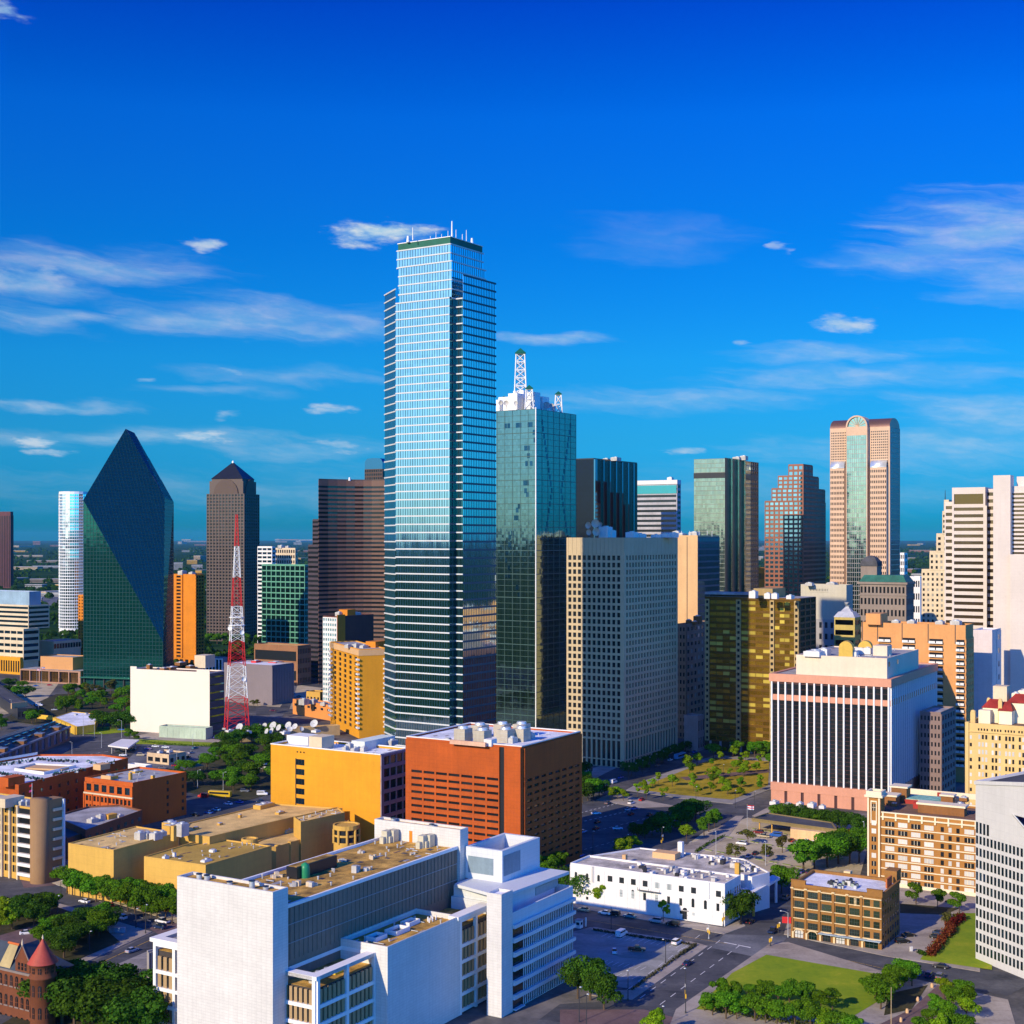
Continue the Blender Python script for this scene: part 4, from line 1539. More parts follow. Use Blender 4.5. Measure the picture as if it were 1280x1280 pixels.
 b.mb('gable').add(vs[13:], [tuple(range(13))[::-1]], W_pink)
 b.mb('gable').add(vs[:13], [tuple(range(13))], W_pink)
 # right side: strip of blue glass with arched head
 b.face(C, Rr, 0, H, 8, 50, mx=(3.5, 1.0), pier=.1, span=.15, d=.3, gm=G_sky, bar=W_pink, part='side_wall', win=None, sheet='side_glass')
 b.done()
arched()
# ------------------------------------------------------------------ downtown, middle distance
# gridded concrete tower
def gridded():
 D = 790
 L, C, Rr, B = corners(709, 779.5, 845, D, 31)
 H = 130.0
 Wg = mat('warm grey precast', (.50, .385, .22), .75, .1, .05)
 b = Bld('office_tower', 'warm grey concrete tower with a deep grid of square windows and dishes on top', 'tower', [L, C, Rr, B], H, Wg, R_dark, 0)
 zb = ztop(693, D)
 zlow = 15.5
 b.face(L, C, zlow, zb, 11, 26, mx=(.6, 1.2), pier=.36, span=.34, d=.8, gm=G_dark, bar=Wg)
 b.face(C, Rr, zlow, zb, 18, 26, mx=(1.2, .6), pier=.42, span=.34, d=.8, gm=G_dark, bar=Wg)
 for (p, q, c) in ((L, C, 11), (C, Rr, 18)):
  b.face(p, q, zb, H, 14, 1, pier=.96, span=.0, d=.82, hd=.0, gm=G_dark, bar=Wg, blank=True)
  b.face(p, q, 4, zlow, c, 1, mx=(.6, 1.2), pier=.36, span=.08, d=.8, gm=G_dark, bar=Wg, win='tall_window')
  b.face(p, q, 0, 4, c, 1, mx=(.6, 1.2), pier=.36, span=.1, d=.8, gm=G_dark, bar=Wg, win='ground_window')
 mech(b, [(757, 805, (6, 6, 6)), (763, 806, (5, 5, 4)), (790, 812, (7, 5, 3)), (800, 818, (9, 4, 2)), (842, 838, (6, 4, 2.6)), (832, 835, (5, 5, 2)), (820, 828, (8, 3, 1.5))], m=W_white)
 for (u, D2, z, r) in ((744.5, 800, 8, 2.4), (745.5, 800, 3.2, 2.2), (736, 802, 7, 2.0), (737, 801, 3, 1.8), (751, 806, 7.5, 1.6)):
  q = X(u, D2)
  mb = MB()
  mb.dish((q.x, q.y, H + z), (-.25 if r > 2.1 else -.8, -1, .05), r, .8, mat('dish beige', (.5, .42, .32), .6))
  mb.tube((q.x, q.y + .4, H), (q.x, q.y + .4, H + z), .25, .25, W_dark)
  mb.build('satellite_dish', b.root, b.org)
 b.done()
gridded()

# gold glass block
def gold():
 D = 827
 L, C, Rr, B = corners(882, 999, 1019, D, 31)
 H = ztop(748, D)
 Wp = mat('tan precast column', (.42, .30, .13), .7, .12, .1)
 b = Bld('office_block', 'bronze gold mirror glass block with tan columns of small square openings, beside the park', 'office block', [L, C, Rr, B], H, mat('bronze panel', (.05, .032, .012), .5), R_grey, 0)
 cols = [(0, .045), (.34, .39), (.70, .745), (.955, 1.0)]
 P = lambda t: lerp(L, C, t)
 for (a0, a1) in cols:
  b.face(P(a0), P(a1), 6, H - 1.5, 1, 24, pier=.4, span=.5, d=1.2, gm=G_dark, bar=Wp, part='column_panel', ext=False)
 for (a0, a1) in ((.045, .34), (.39, .70), (.745, .955)):
  b.face(P(a0), P(a1), 6, H - 1.5, 4, 24, pier=.05, span=.42, d=.3, gm=G_gold, bar=mat('bronze spandrel', (.16, .085, .015), .35, .2, .1, metal=.5), win='window', ext=False)
 b.face(L, C, H - 1.5, H, 1, 1, pier=1, span=1, d=1.0, blank=True, gm=G_dark, bar=MATS['bronze spandrel'])
 b.face(C, Rr, 6, H, 3, 24, pier=.2, span=.3, d=.4, gm=G_dark)
 for i in range(9):
  q = lerp(L, C, (i + .5) / 9)
  b.mb('ground_column', True).box((q.x, q.y, 0), (1.2, 1.2, 6), W_grey, R(57))
 e = (C - L).normalized(); n = Vector((e.y, -e.x)); LL = (C - L).length
 b.mb('roof_canopy').obox(L, e, n, -1, LL * .72, -12, -1, H + 1.2, H + 2.6, R_grey)
 b.mb('roof_canopy').obox(L, e, n, 2, LL * .6, -11, -2, H, H + 1.2, MATS['bronze panel'])
 b.box('penthouse', 962, 845, (22, 12, 5.5), H, mat('tan penthouse', (.36, .25, .1), .8))
 mech(b, [(960, 822, (3.5, 3.5, 3)), (969, 820, (3.5, 3.5, 3)), (988, 818, (6, 3, 2)), (942, 830, (5, 4, 4))], m=W_white)
 b.done()
gold()

# behind the gridded tower: brown block and glimpses down the street
tower('office_block', 'old brown brick block in shade between the gridded tower and the gold glass block', 845, 857, 889, 782, 905, 31, mat('greyish brown brick', (.26, .17, .11), .8, .15, .08), R_dark,  # one even greyish brown brick colour
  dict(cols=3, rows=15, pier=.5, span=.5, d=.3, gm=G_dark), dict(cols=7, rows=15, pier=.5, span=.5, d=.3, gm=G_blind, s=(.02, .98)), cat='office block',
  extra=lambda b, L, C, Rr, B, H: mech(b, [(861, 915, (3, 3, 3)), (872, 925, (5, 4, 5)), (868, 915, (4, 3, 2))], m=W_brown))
tower('low_building', 'small pale pink low block at the foot of the old brown brick block', 855, 872, 880, 897, 850, 31, mat('dull pink stucco', (.34, .24, .2), .8), R_grey,
  None, dict(cols=3, rows=2, pier=.4, span=.4, d=.3, gm=G_dark), cat='building')
tower('parking_garage', 'sunlit white parking garage glimpsed at the right edge of the gridded tower', 838, 852, 858, 800, 1050, 31, W_white, R_grey,
  dict(cols=1, rows=14, pier=.02, span=.5, d=.6, gm=G_dark, win='deck_opening'), dict(cols=1, rows=14, pier=.02, span=.5, d=.6, gm=G_dark, win='deck_opening'), cat='garage')

# cluster in front of the arched tower
tower('office_block', 'plain cream grey block with a few tiny windows, left of the arched tower base', 1001, 1058, 1066, 733, 980, 31, mat('cream grey render', (.48, .44, .34), .8, .1, .05), R_grey,
  [dict(cols=12, rows=1, pier=.7, span=.5, d=.2, gm=G_dark, z0=ztop(741, 980), z1=ztop(735, 980), s=(.2, .6)), dict(cols=8, rows=9, pier=.55, span=.5, d=.2, gm=G_dark, bar=W_grey, z0=0, z1=ztop(775, 980))],
  None, cat='office block', extra=lambda b, L, C, Rr, B, H: mech(b, [(1040, 995, (8, 6, 2)), (1012, 990, (5, 5, 2))]))
def hip_glass():
 D = 900
 L, C, Rr, B = corners(1043, 1068, 1075, D, 31)
 H = ztop(772, D)
 b = Bld('office_block', 'small yellow banded block with a stepped silver hip roof', 'office block', [L, C, Rr, B], H, mat('mustard stone', (.45, .34, .09), .7), None, 0)
 b.face(L, C, 0, H, 1, 12, pier=.1, span=.5, d=.4, gm=G_grn, win='window_band')
 b.face(C, Rr, 0, H, 1, 12, pier=.1, span=.5, d=.4, gm=G_dark, win='window_band')
 q = [L, C, Rr, B]
 z = H
 for dd, hh in ((-.5, 3.5), (3, 3.0), (5.5, 3.0)):
  o, i = inset(q, dd), inset(q, dd + 2.5)
  vs = [(p.x, p.y, z) for p in o] + [(p.x, p.y, z + hh) for p in i]
  b.mb('hip_roof').add(vs, [(j, (j + 1) % 4, 4 + (j + 1) % 4, 4 + j) for j in range(4)] + [(4, 5, 6, 7)], M_duct)
  z += hh
 b.done()
hip_glass()
def beaux():
 D = 925
 L, C, Rr, B = corners(1075, 1132, 1141, D, 31)
 H = ztop(727, D)
 Wb = mat('grey brown limestone', (.24, .19, .155), .75, .14, .06)
 b = Bld('office_block', 'old grey limestone block with green mansard roof and corner turret', 'office block', [L, C, Rr, B], H, Wb, None, 0)
 b.face(L, C, 0, H - 2, 12, 13, pier=.45, span=.45, d=.5, gm=G_dark)
 b.face(C, Rr, 0, H - 2, 8, 13, pier=.45, span=.45, d=.5, gm=G_dark)
 o = [L, C, Rr, B]
 b.mb('cornice').ring(inset(o, -1.5), inset(o, .5), H - 2, H - .6, Wb)
 b.mb('cornice').ring(inset(o, -.9), inset(o, .5), H - 9.5, H - 8.8, Wb)
 i = inset(o, 2.2)
 vs = [(p.x, p.y, H - .5) for p in inset(o, -.6)] + [(p.x, p.y, H + 4) for p in i]
 b.mb('mansard_roof').add(vs, [(j, (j + 1) % 4, 4 + (j + 1) % 4, 4 + j) for j in range(4)] + [(4, 5, 6, 7)], R_green)
 q = X(1089, D + 22)
 b.mb('turret').box((q.x, q.y, H), (11, 11, 10), Wb, R(59))
 zz = H + 10
 b.mb('turret_roof').lathe((q.x, q.y), [(8.6, zz), (7.6, zz + 3), (5, zz + 5.5), (2.6, zz + 6.6), (.2, zz + 7)], R_dark, 4, R(45 - 31), R(405 - 31), False)
 b.done()
beaux()

# white setback tower with green roof and stepped shoulders
def setback():
 D = 1010
 a, bb = axes(31)
 C = X(1186, D)
 b = Bld('office_tower', 'cream art deco tower in stepped setbacks left of the white banded tower', 'tower', [C, C + a * 20, C + a * 20 + bb * 20, C + bb * 20], 160, W_cream, R_grey, 0, vol=False)
 Wc = mat('pale cream stone', (.62, .50, .32), .75, .1, .06)
 prev = 0
 for (ul, v) in ((1152, 713), (1162, 690), (1170.5, 668), (1178, 640), (1180, 626)):
  l = hit(C, bb, ul)
  z = ztop(v, D)
  pts = [l, C, C + a * 24, l + a * 24]
  b.volume(pts, prev, z, Wc, R_grey, .8)
  n = max(1, int((z - prev) / 3.7))
  b.face(l, C, prev, z - 1, max(2, int((C - l).length / 3.2)), n, pier=.55, span=.5, d=.3, gm=G_blind, bar=Wc)
  prev = z
 q = X(1181.5, D + 8)
 b.mb('flagpole').tube((q.x, q.y, prev), (q.x, q.y, prev + 8), .35, .15, W_dark)
 b.done()
setback()

# tall white banded tower, right
def white_banded():
 D = 860
 a, bb = axes(31)
 b0 = X(1232, D)
 L = hit(b0, bb, 1190.5)
 H = ztop(609, D)
 Wf = mat('blush white precast', (.60, .52, .455), .7, .06, .05, joints=(3, 1.8, .06))
 C2 = b0
 right = hit(X(1300, D - 40), a, 1340)
 pts = [L, C2, C2 + a * 40, L + a * 40]
 b = Bld('office_tower', 'white tower with dark bronze window bands and tall blank shafts at the right edge', 'tower', pts, H, Wf, R_white, 0)
 top = ztop(627, D)
 # main banded front
 b.face(L, C2, 0, ztop(632, D), 1, 36, mx=(1.2, 1.2), pier=.0, span=.52, d=.9, gm=G_bandbr, bar=Wf, win='window_band')
 b.face(L, C2, ztop(632, D), ztop(615, D), 1, 1, mx=(1.2, 1.2), pier=.0, span=.25, d=.9, gm=G_bronze, bar=Wf, win='louver_panel', ext=False)
 b.face(L, C2, ztop(615, D), H, 1, 1, pier=1, span=1, d=.9, blank=True, gm=G_dark, ext=False)
 # stepped left wing
 W0 = hit(L + a * 3, bb, 1181)
 wp = [W0, L + a * 3, L + a * 30, W0 + a * 27]
 zw = ztop(628, D + 6)
 b.volume(wp, 0, zw, Wf, R_white, .6)
 b.face(W0, L + a * 3, 0, zw - 1, 1, 36, mx=(.8, .3), pier=0, span=.52, d=.7, gm=G_bandbr, bar=Wf, win='window_band', ext=False)
 # recessed bay right of the front
 e = -bb
 q0 = C2 + a * 5
 q1 = hit(q0, bb, 1247)
 b.volume([q0, q1, q1 + a * 30, q0 + a * 30], 0, H - 1, Wf, R_white, 0)
 b.face(q0, q1, 0, H - 2, 1, 37, pier=.0, span=.5, d=.6, gm=G_bandbr, bar=Wf, win='window_band', ext=False)
 # blank shaft
 s1 = X(1263, D - 22)
 s0 = hit(s1, bb, 1241.5)
 zs = ztop(595, D - 20)
 b.volume([s0, s1, s1 + a * 10, s0 + a * 10], 0, zs, Wf, R_white, .5, part='stair_shaft')
 # right hand bay beyond the shaft
 r0 = s1 + a * 6
 r1 = hit(r0, bb, 1330)
 zr = ztop(609, D - 15)
 b.volume([r0, r1, r1 + a * 30, r0 + a * 30], 0, zr, Wf, R_white, .5)
 b.face(r0, r1, ztop(694, D - 20), zr - 3, 1, 15, pier=0, span=.5, d=.6, gm=G_bandbr, bar=Wf, win='window_band')
 t1 = hit(r0 - bb * 6 + a * 6, bb, 1330)
 t0 = hit(r0 + a * 6, bb, 1271)
 b.volume([t0, t1, t1 + a * 12, t0 + a * 12], zr, zr + 6, Wf, R_white, .5)
 # lower blank base
 g1 = hit(s1 - a * 2 - bb * 1, bb, 1330)
 g0 = hit(s1 - a * 2, bb, 1262.5)
 b.volume([g0, g1, g1 + a * 9, g0 + a * 9], 0, ztop(694, D - 24), Wf, R_white, .5, part='base_block')
 b.done()
white_banded()

# orange hotel with balcony stacks, white blocks at its back
def balcony_hotel():
 D = 742
 L, C, Rr, B = corners(1077, 1207, 1216.5, D, 31)
 H = ztop(784, D)
 Wo = mat('salmon brick', (.60, .28, .095), .8, .1, .05)
 b = Bld('hotel', 'salmon brick hotel with three stacks of white balconies behind the white finned block', 'hotel', [L, C, Rr, B], H, Wo, R_rust, 1.0)
 e = (C - L).normalized(); n = Vector((e.y, -e.x)); LL = (C - L).length
 for (t0, t1) in ((.17, .29), (.405, .525), (.66, .79), (.915, .99)):
  for j in range(19):
   z = H - 9 - j * 3.6
   if z < 3:
    break
   mb = MB()
   mb.obox(L, e, n, LL * t0, LL * t1, .05, .12, z, z + 2.2, G_dark)
   mb.obox(L, e, n, LL * t0, LL * t1, .1, 1.5, z - .25, z, W_white)
   mb.obox(L, e, n, LL * t0, LL * (t0 + (t1 - t0) * .46), 1.35, 1.5, z, z + 1.1, W_white)
   mb.obox(L, e, n, LL * (t0 + (t1 - t0) * .54), LL * t1, 1.35, 1.5, z, z + 1.1, W_white)
   mb.build('balcony', b.root, b.org)
 for t in (.005, .155, .395, .645, .9):
  b.mb('joint', True).obox(L, e, n, LL * t, LL * (t + .008), .0, .08, H - 9, H + 1.1, W_dark)
 b.face(C, Rr, 0, H - 6, 4, 20, pier=.5, span=.5, d=.3, gm=G_dark)
 b.box('penthouse', 1096, 770, (14, 8, 6), H, Wo)
 mech(b, [(1175, 760, (5, 4, 2)), (1195, 755, (6, 5, 2.5)), (1140, 765, (6, 4, 2)), (1120, 765, (4, 4, 2))])
 b.done()
balcony_hotel()
Wbl = mat('pinkish white precast', (.62, .53, .50), .75, .08, .05, joints=(3, 3.6, .1))
tower('office_block', 'blank pale block in shade right of the salmon brick hotel', 1216, 1240, 1251, 790, 790, 31, Wbl, R_white, dict(cols=6, rows=18, pier=.95, span=.9, d=.1, gm=G_dark, blank=True),
  dict(cols=1, rows=10, pier=.7, span=.6, d=.2, gm=G_dark, s=(.5, 1)), cat='office block')

# white finned block
def finned():
 D = 661
 L, C, Rr, B = corners(964.5, 1112, 1169.5, D, 29.5)
 H = ztop(850.5, D)
 Wp = mat('salmon granite', (.58, .27, .17), .7, .1, .06)
 b = Bld('office_block', 'block with white vertical fins, salmon granite cap and a flat cream penthouse', 'office block', [L, C, Rr, B], H, mat('maroon wall', (.075, .03, .03), .6), R_grey, 0)
 b.mb('cap').ring(inset([L, C, Rr, B], -1.0), inset([L, C, Rr, B], .8), H - 3.2, H + .6, Wp)
 zbase = 10.0
 Wfin = mat('white fin', (.74, .72, .69), .5, .04, .1)
 for (p, q, nn) in ((L, C, 16), (C, Rr, 22)):
  e = (q - p).normalized(); n = Vector((e.y, -e.x)); LL = (q - p).length
  for i in range(nn + 1):
   s = LL * i / nn
   s = min(max(s, .3), LL - .3)
   mb = MB()
   fw = .38 if nn == 16 else .13
   mb.obox(p, e, n, s - fw, s + fw, .02, .9, zbase, H - 3.2, Wfin)
   mb.build('fin', b.root, b.org)
  for i in range(nn):
   cs = LL * (i + .5) / nn
   w = LL / nn - .9
   for (z0, z1) in ((zbase + .5, H - 12.5), (H - 9.3, H - 4.2)):
    b.win(p + e * cs + n * .12, e, (z0 + z1) / 2, w, z1 - z0, G_dark if nn == 16 else G_sky, mat('maroon spandrel', (.10, .035, .03), .5), (0, int((z1 - z0) / 1.9)), 'window_strip')
  b.mb('spandrel').obox(p, e, n, 0, LL, .02, .5, H - 12.3, H - 9.5, Wp)
  b.mb('base_wall').obox(p, e, n, -.2, LL + .2, .02, 1.0, zbase - 4, zbase, Wp)
  for i in range(7):
   s0 = LL * i / 7
   b.mb('base_wall').obox(p, e, n, s0, s0 + LL / 7 * .82, .02, .8, 0, zbase - 4, Wp)
 a, bb = axes(29.5)
 c1 = X(1112, D + 4)
 p0 = C + a * 5 + bb * 2.5
 pc = p0
 pl = pc + bb * (((C - L).length) * .77)
 pr = pc + a * ((Rr - C).length * .66)
 pp = [pl, pc, pr, pl + pr - pc]
 H2 = ztop(824, D + 8)
 b.volume(pp, H, H2, mat('penthouse render', (.70, .55, .40), .8, .08, .05), R_grey, .6, part='penthouse')
 e = (pc - pl).normalized(); n = Vector((e.y, -e.x))
 e2 = (pr - pc).normalized(); n2 = Vector((e2.y, -e2.x))
 for s in (4, 20):
  b.win(pc + e2 * s + n2 * .05, e2, H2 - 2.5, 2.2, 2.2, G_dark)
 b.box('stair_house', 1103, D + 30, (9, 7, 5), H2, MATS['penthouse render'], 29.5)
 mech(b, [(1020, D + 28, (14, 8, 2.5)), (1030, D + 30, (6, 5, 3.2)), (1068, D + 24, (3.5, 3, 2.2)), (1076, D + 40, (6, 4, 3)), (1085, D + 38, (5, 4, 3))], z=H2, m=W_white)
 # two round ended screens on the roof
 for (u, d2, w, h) in ((1057, D + 22, 6.6, 7.5), (1081, D + 38, 6.6, 6.5)):
  q = X(u, d2)
  mb = MB()
  e = Vector((math.cos(R(-20)), math.sin(R(-20)))); n = Vector((e.y, -e.x))
  k = 10
  prof = [(-w / 2, 0)] + [(-w / 2 * math.cos(math.pi * i / k), h - w / 2 + w / 2 * math.sin(math.pi * i / k)) for i in range(k + 1)] + [(w / 2, 0)]
  v0 = [((q + e * s).x, (q + e * s).y, H2 + z) for s, z in prof]
  v1 = [((q + e * s - n * 7).x, (q + e * s - n * 7).y, H2 + z) for s, z in prof]
  m = len(prof)
  mb.add(v0 + v1, [tuple(range(m))[::-1], tuple(range(m, 2 * m))] + [(i, i + 1, m + i + 1, m + i) for i in range(m - 1)], mat('gold tarp', (.60, .38, .06), .6))
  mb.build('roof_vault', b.root, b.org)
 clutter(b, pp, H2 + .07, 22, 4)
 b.done()
finned()
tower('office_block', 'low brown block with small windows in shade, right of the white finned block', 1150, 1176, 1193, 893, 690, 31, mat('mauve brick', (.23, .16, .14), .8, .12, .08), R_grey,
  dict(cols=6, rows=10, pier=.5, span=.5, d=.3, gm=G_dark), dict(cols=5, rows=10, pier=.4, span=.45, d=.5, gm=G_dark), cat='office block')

# yellow ornate hotel at right edge
def ornate():
 D = 610
 a, bb = axes(31)
 Lc = X(1208, D)
 C = hit(Lc, bb, 1345)
 L = Lc
 H = ztop(906, D)
 Wy = mat('cream yellow brick', (.66, .45, .17), .8, .08, .06)
 b = Bld('hotel', 'ornate cream yellow brick hotel with red tile roofs and corner chimneys at the right edge', 'hotel', [L, C, C + a * 22, L + a * 22], H, Wy, R_rust, 1.0)
 LL = (C - L).length
 e = (C - L).normalized(); n = Vector((e.y, -e.x))
 for g in range(8):
  s0 = 5.5 + g * 5.6
  if s0 > LL - 6:
   break
  for k in range(3):
   for j in range(12):
    b.win(L + e * (s0 + k * 1.45) + n * .05, e, H - 4.8 - j * 3.25, .85, 1.9, G_white, None, (0, 0))
  for k in range(4):
   b.win(L + e * (s0 - .3 + k * 1.2) + n * .05, e, H - 1.6, .6, 1.0, G_dark, None, (0, 0), 'attic_window')
 for j in range(11):
  b.win(L + e * 1.9 + n * .05, e, H - 5.2 - j * 3.25, .9, 1.5, G_white)
 b.mb('corner_pier').obox(L, e, n, -.4, 1.1, -1, .7, 0, H + 1.4, Wy)
 b.mb('belt_course').obox(L, e, n, -.3, LL, .02, .45, H - 2.9, H - 2.5, Wy)
 # roofscape
 for (u, d2, w, h) in ((1216.5, D + 4, 2.0, 5.0), (1236, D + 12, 1.5, 9.5), (1250.5, D + 3, 1.6, 10.0)):
  b.box('chimney_%d' % 0 if False else ('chimney', u), u, d2, (w, w, h), H, Wy, 31)
  q = X(u, d2)
  b.mb(('chimney', u)).lathe((q.x, q.y), [(w * .6, H + h), (w * .5, H + h + .8), (.05, H + h + 1.1)], Wy, 8)
 Wp = mat('cream render', (.82, .70, .48), .8, .06, .1)
 for (u, d2, sx, sy, h, rf) in ((1244, D + 10, 9, 8, 6.5, 1), (1259, D + 4, 5.5, 8, 6.0, 1), (1232, D + 6, 5, 5, 5.8, 0), (1277, D + 8, 10, 10, 9.0, 1)):
  q = X(u, d2)
  mbp = b.mb(('pavilion', u))
  mbp.box((q.x, q.y, H), (sx, sy, h), Wp, R(-31))
  if rf:
   c, s_ = math.cos(R(-31)), math.sin(R(-31))
   ov = [(x * (sx / 2 + .5), y * (sy / 2 + .5)) for x, y in ((-1, -1), (1, -1), (1, 1), (-1, 1))]
   vs = [(q.x + x * c - y * s_, q.y + x * s_ + y * c, H + h) for x, y in ov] + [(q.x + x * c * .5, q.y + x * s_ * .5, H + h + 3.6) for x in (-sx / 2, sx / 2)]
   b.mb(('tile_roof', u)).add(vs, [(0, 1, 5, 4), (1, 2, 5), (2, 3, 4, 5), (3, 0, 4)], R_tile)
 b.box('water_tank', 1252, D + 20, (7, 6, 7), H + 8, W_cream)
 mech(b, [(1227, D + 6, (3, 2, 2.5)), (1270, D + 16, (4, 3, 12)), (1280, D + 18, (6, 4, 13))], m=Wp)
 b.done()
ornate()


# ------------------------------------------------------------------ blocks around the open square, middle left
# yellow brick block
def yellow_block():
 D = 575
 L, C, Rr, B = corners(338.5, 475.6, 512, D, 31)
 H = ztop(946.6, D)
 b = Bld('office_block', 'blank yellow brick block with one column of five windows and a white roof', 'office block', [L, C, Rr, B], H, W_yellow, R_white, .9)
 b.mb('coping').ring(inset([L, C, Rr, B], -.12), inset([L, C, Rr, B], .6), H + .9, H + 1.35, W_white)
 LL = (C - L).length
 e = (C - L).normalized(); n = Vector((e.y, -e.x))
 s = LL * .28
 for j in range(5):
  b.win(L + e * s + n * .06, e, H - 5.5 - j * 4.15, 4.4, 2.5, G_blue, W_dark, (3, 1))
 b.mb('window_surround').obox(L, e, n, s - 2.6, s - 2.25, .02, .2, H - 24, H - 4, W_dark)
 for k in range(3):
  b.win(L + e * (s - 1.6 + k * 1.8) + n * .06, e, H - 1.2, .7, .6, G_dark, None, (0, 0), 'vent')
 Wm = mat('mauve concrete', (.30, .24, .24), .8, .1, .05)
 b.face(C, Rr, 0, H + .8, 4, 8, mx=(1.6, .8), pier=.12, span=.32, d=.5, gm=G_dark, bar=Wm)
 b.box('stair_house', 402, D + 24, (8.5, 7, 5.5), H, W_cream, 31)
 b.box('penthouse', 380, D + 40, (9, 12, 3.6), H, W_white, 31)
 b.box('plant_room', 467, D + 30, (22, 7, 3.6), H, mat('pale green render', (.62, .66, .58), .7), 31)
 mech(b, [(432, D + 14, (2.5, 2, 2)), (437, D + 16, (2.5, 2.5, 3)), (444, D + 15, (4, 2, 1.4)), (455, D + 16, (3, 2, 1.6)), (490, D + 34, (5, 3, 2))])
 clutter(b, [L, C, Rr, B], H + .07, 22, 1)
 b.done()
yellow_block()

# red brick garage
def garage():
 D = 525.7
 L, C, Rr, B = corners(508, 652, 725, D, 30.5)
 H = ztop(936, D)
 b = Bld('parking_garage', 'tall red orange brick parking garage with rows of slot openings and roof cooling towers', 'garage', [L, C, Rr, B], H, W_redbr, R_white, .7)
 b.mb('coping').ring(inset([L, C, Rr, B], -.1), inset([L, C, Rr, B], .6), H + .7, H + 1.1, W_white)
 LL, LR = (C - L).length, (Rr - C).length
 P = lambda t: lerp(L, C, t)
 Q = lambda t: lerp(C, Rr, t)
 zt = H - 11.0
 b.mb('wall').obox(P(0), (C - L).normalized(), Vector(((C - L).normalized().y, -(C - L).normalized().x)), 0, LL * .82, 0, .6, zt, H, W_redbr)
 b.face(P(0), P(.82), 2, zt, 7, 14, mx=(2.4, 0), pier=.13, span=.62, d=.6, gm=G_dark, bar=W_redbr, win='deck_opening', ext=False)
 e = (C - L).normalized(); n = Vector((e.y, -e.x))
 b.mb('slot').obox(L, e, n, LL * .822, LL * .862, .0, .05, 0, H, W_black)
 b.mb('corner_pier').obox(L, e, n, LL * .865, LL, -.2, .9, 0, H + .3, W_redbr)
 e2 = (Rr - C).normalized(); n2 = Vector((e2.y, -e2.x))
 b.face(Q(.03), Q(1), 2, zt, 8, 14, mx=(1.0, .5), pier=.32, span=.62, d=.6, gm=G_dark, bar=W_redbr, win='deck_opening')
 b.mb('wall').obox(C, e2, n2, LR * .03, LR + .6, 0, .6, zt, H, W_redbr)
 for (u, d2) in ((579, D + 20), (603, D + 15), (632, D + 17), (652, D + 20), (600, D + 30), (628, D + 33), (652, D + 33)):
  q = X(u, d2)
  mb = MB()
  mb.box((q.x, q.y, H), (5.6, 5, 5.0), mat('cooling tower cladding', (.42, .37, .28), .8, .15, .3), R(59))
  for k in range(3):
   mb.box((q.x, q.y, H + .5 + k * 1.6), (5.75, 5.15, .12), M_mech, R(59))
  mb.tube((q.x, q.y, H + 5), (q.x, q.y, H + 5.9), 2.1, 1.9, M_duct, 10)
  mb.build('cooling_tower', b.root, b.org)
 b.box('parapet_screen', 585, D + 9, (16, 1, 1.6), H, mat('salmon render', (.6, .36, .24), .8), 120.5)
 b.box('stair_house', 613, D + 8, (4, 3.4, 2.6), H, W_white, 31)
 mech(b, [(640, D + 15, (4, 3, 2)), (655, D + 22, (3, 3, 2.5)), (560, D + 20, (2, 2, 1)), (664, D + 26, (3, 2, 2))])
 clutter(b, [L, C, Rr, B], H + .07, 20, 2)
 b.done()
garage()

# white blank box and the red and white lattice mast
def white_box():
 D = 915
 L, C, Rr, B = corners(163, 262, 280, D, 24)
 H = ztop(842, D)
 b = Bld('studio_building', 'blank cream white windowless box beside the lattice mast', 'building', [L, C, Rr, B], H, mat('cream white render', (.74, .64, .52), .8, .03, .03), R_rust, .8)
 e = (C - L).normalized(); n = Vector((e.y, -e.x)); LL = (C - L).length
 b.mb('parapet').obox(L, e, n, 0, LL * .08, -.4, .05, H + .8, H + 2.4, MATS['cream white render'])
 b.mb('parapet').obox(L, e, n, LL * .84, LL, -.4, .05, H + .8, H + 2.4, MATS['cream white render'])
 b.face(C, Rr, 0, H, 1, 8, pier=.02, span=.8, d=.15, gm=G_sky, bar=mat('navy wall', (.05, .07, .10), .7), win='joint', part='side_wall')
 b.box('stair_house', 256, D + 45, (11, 9, 8.5), H, W_cream, 24)
 mech(b, [(215, D + 30, (8, 5, 1.5)), (238, D + 38, (5, 4, 1.5)), (187, D + 30, (3, 3, 3)), (205, D + 25, (4, 4, 1.2)), (226, D + 60, (7, 5, 2))], m=W_brown)
 b.done()
white_box()

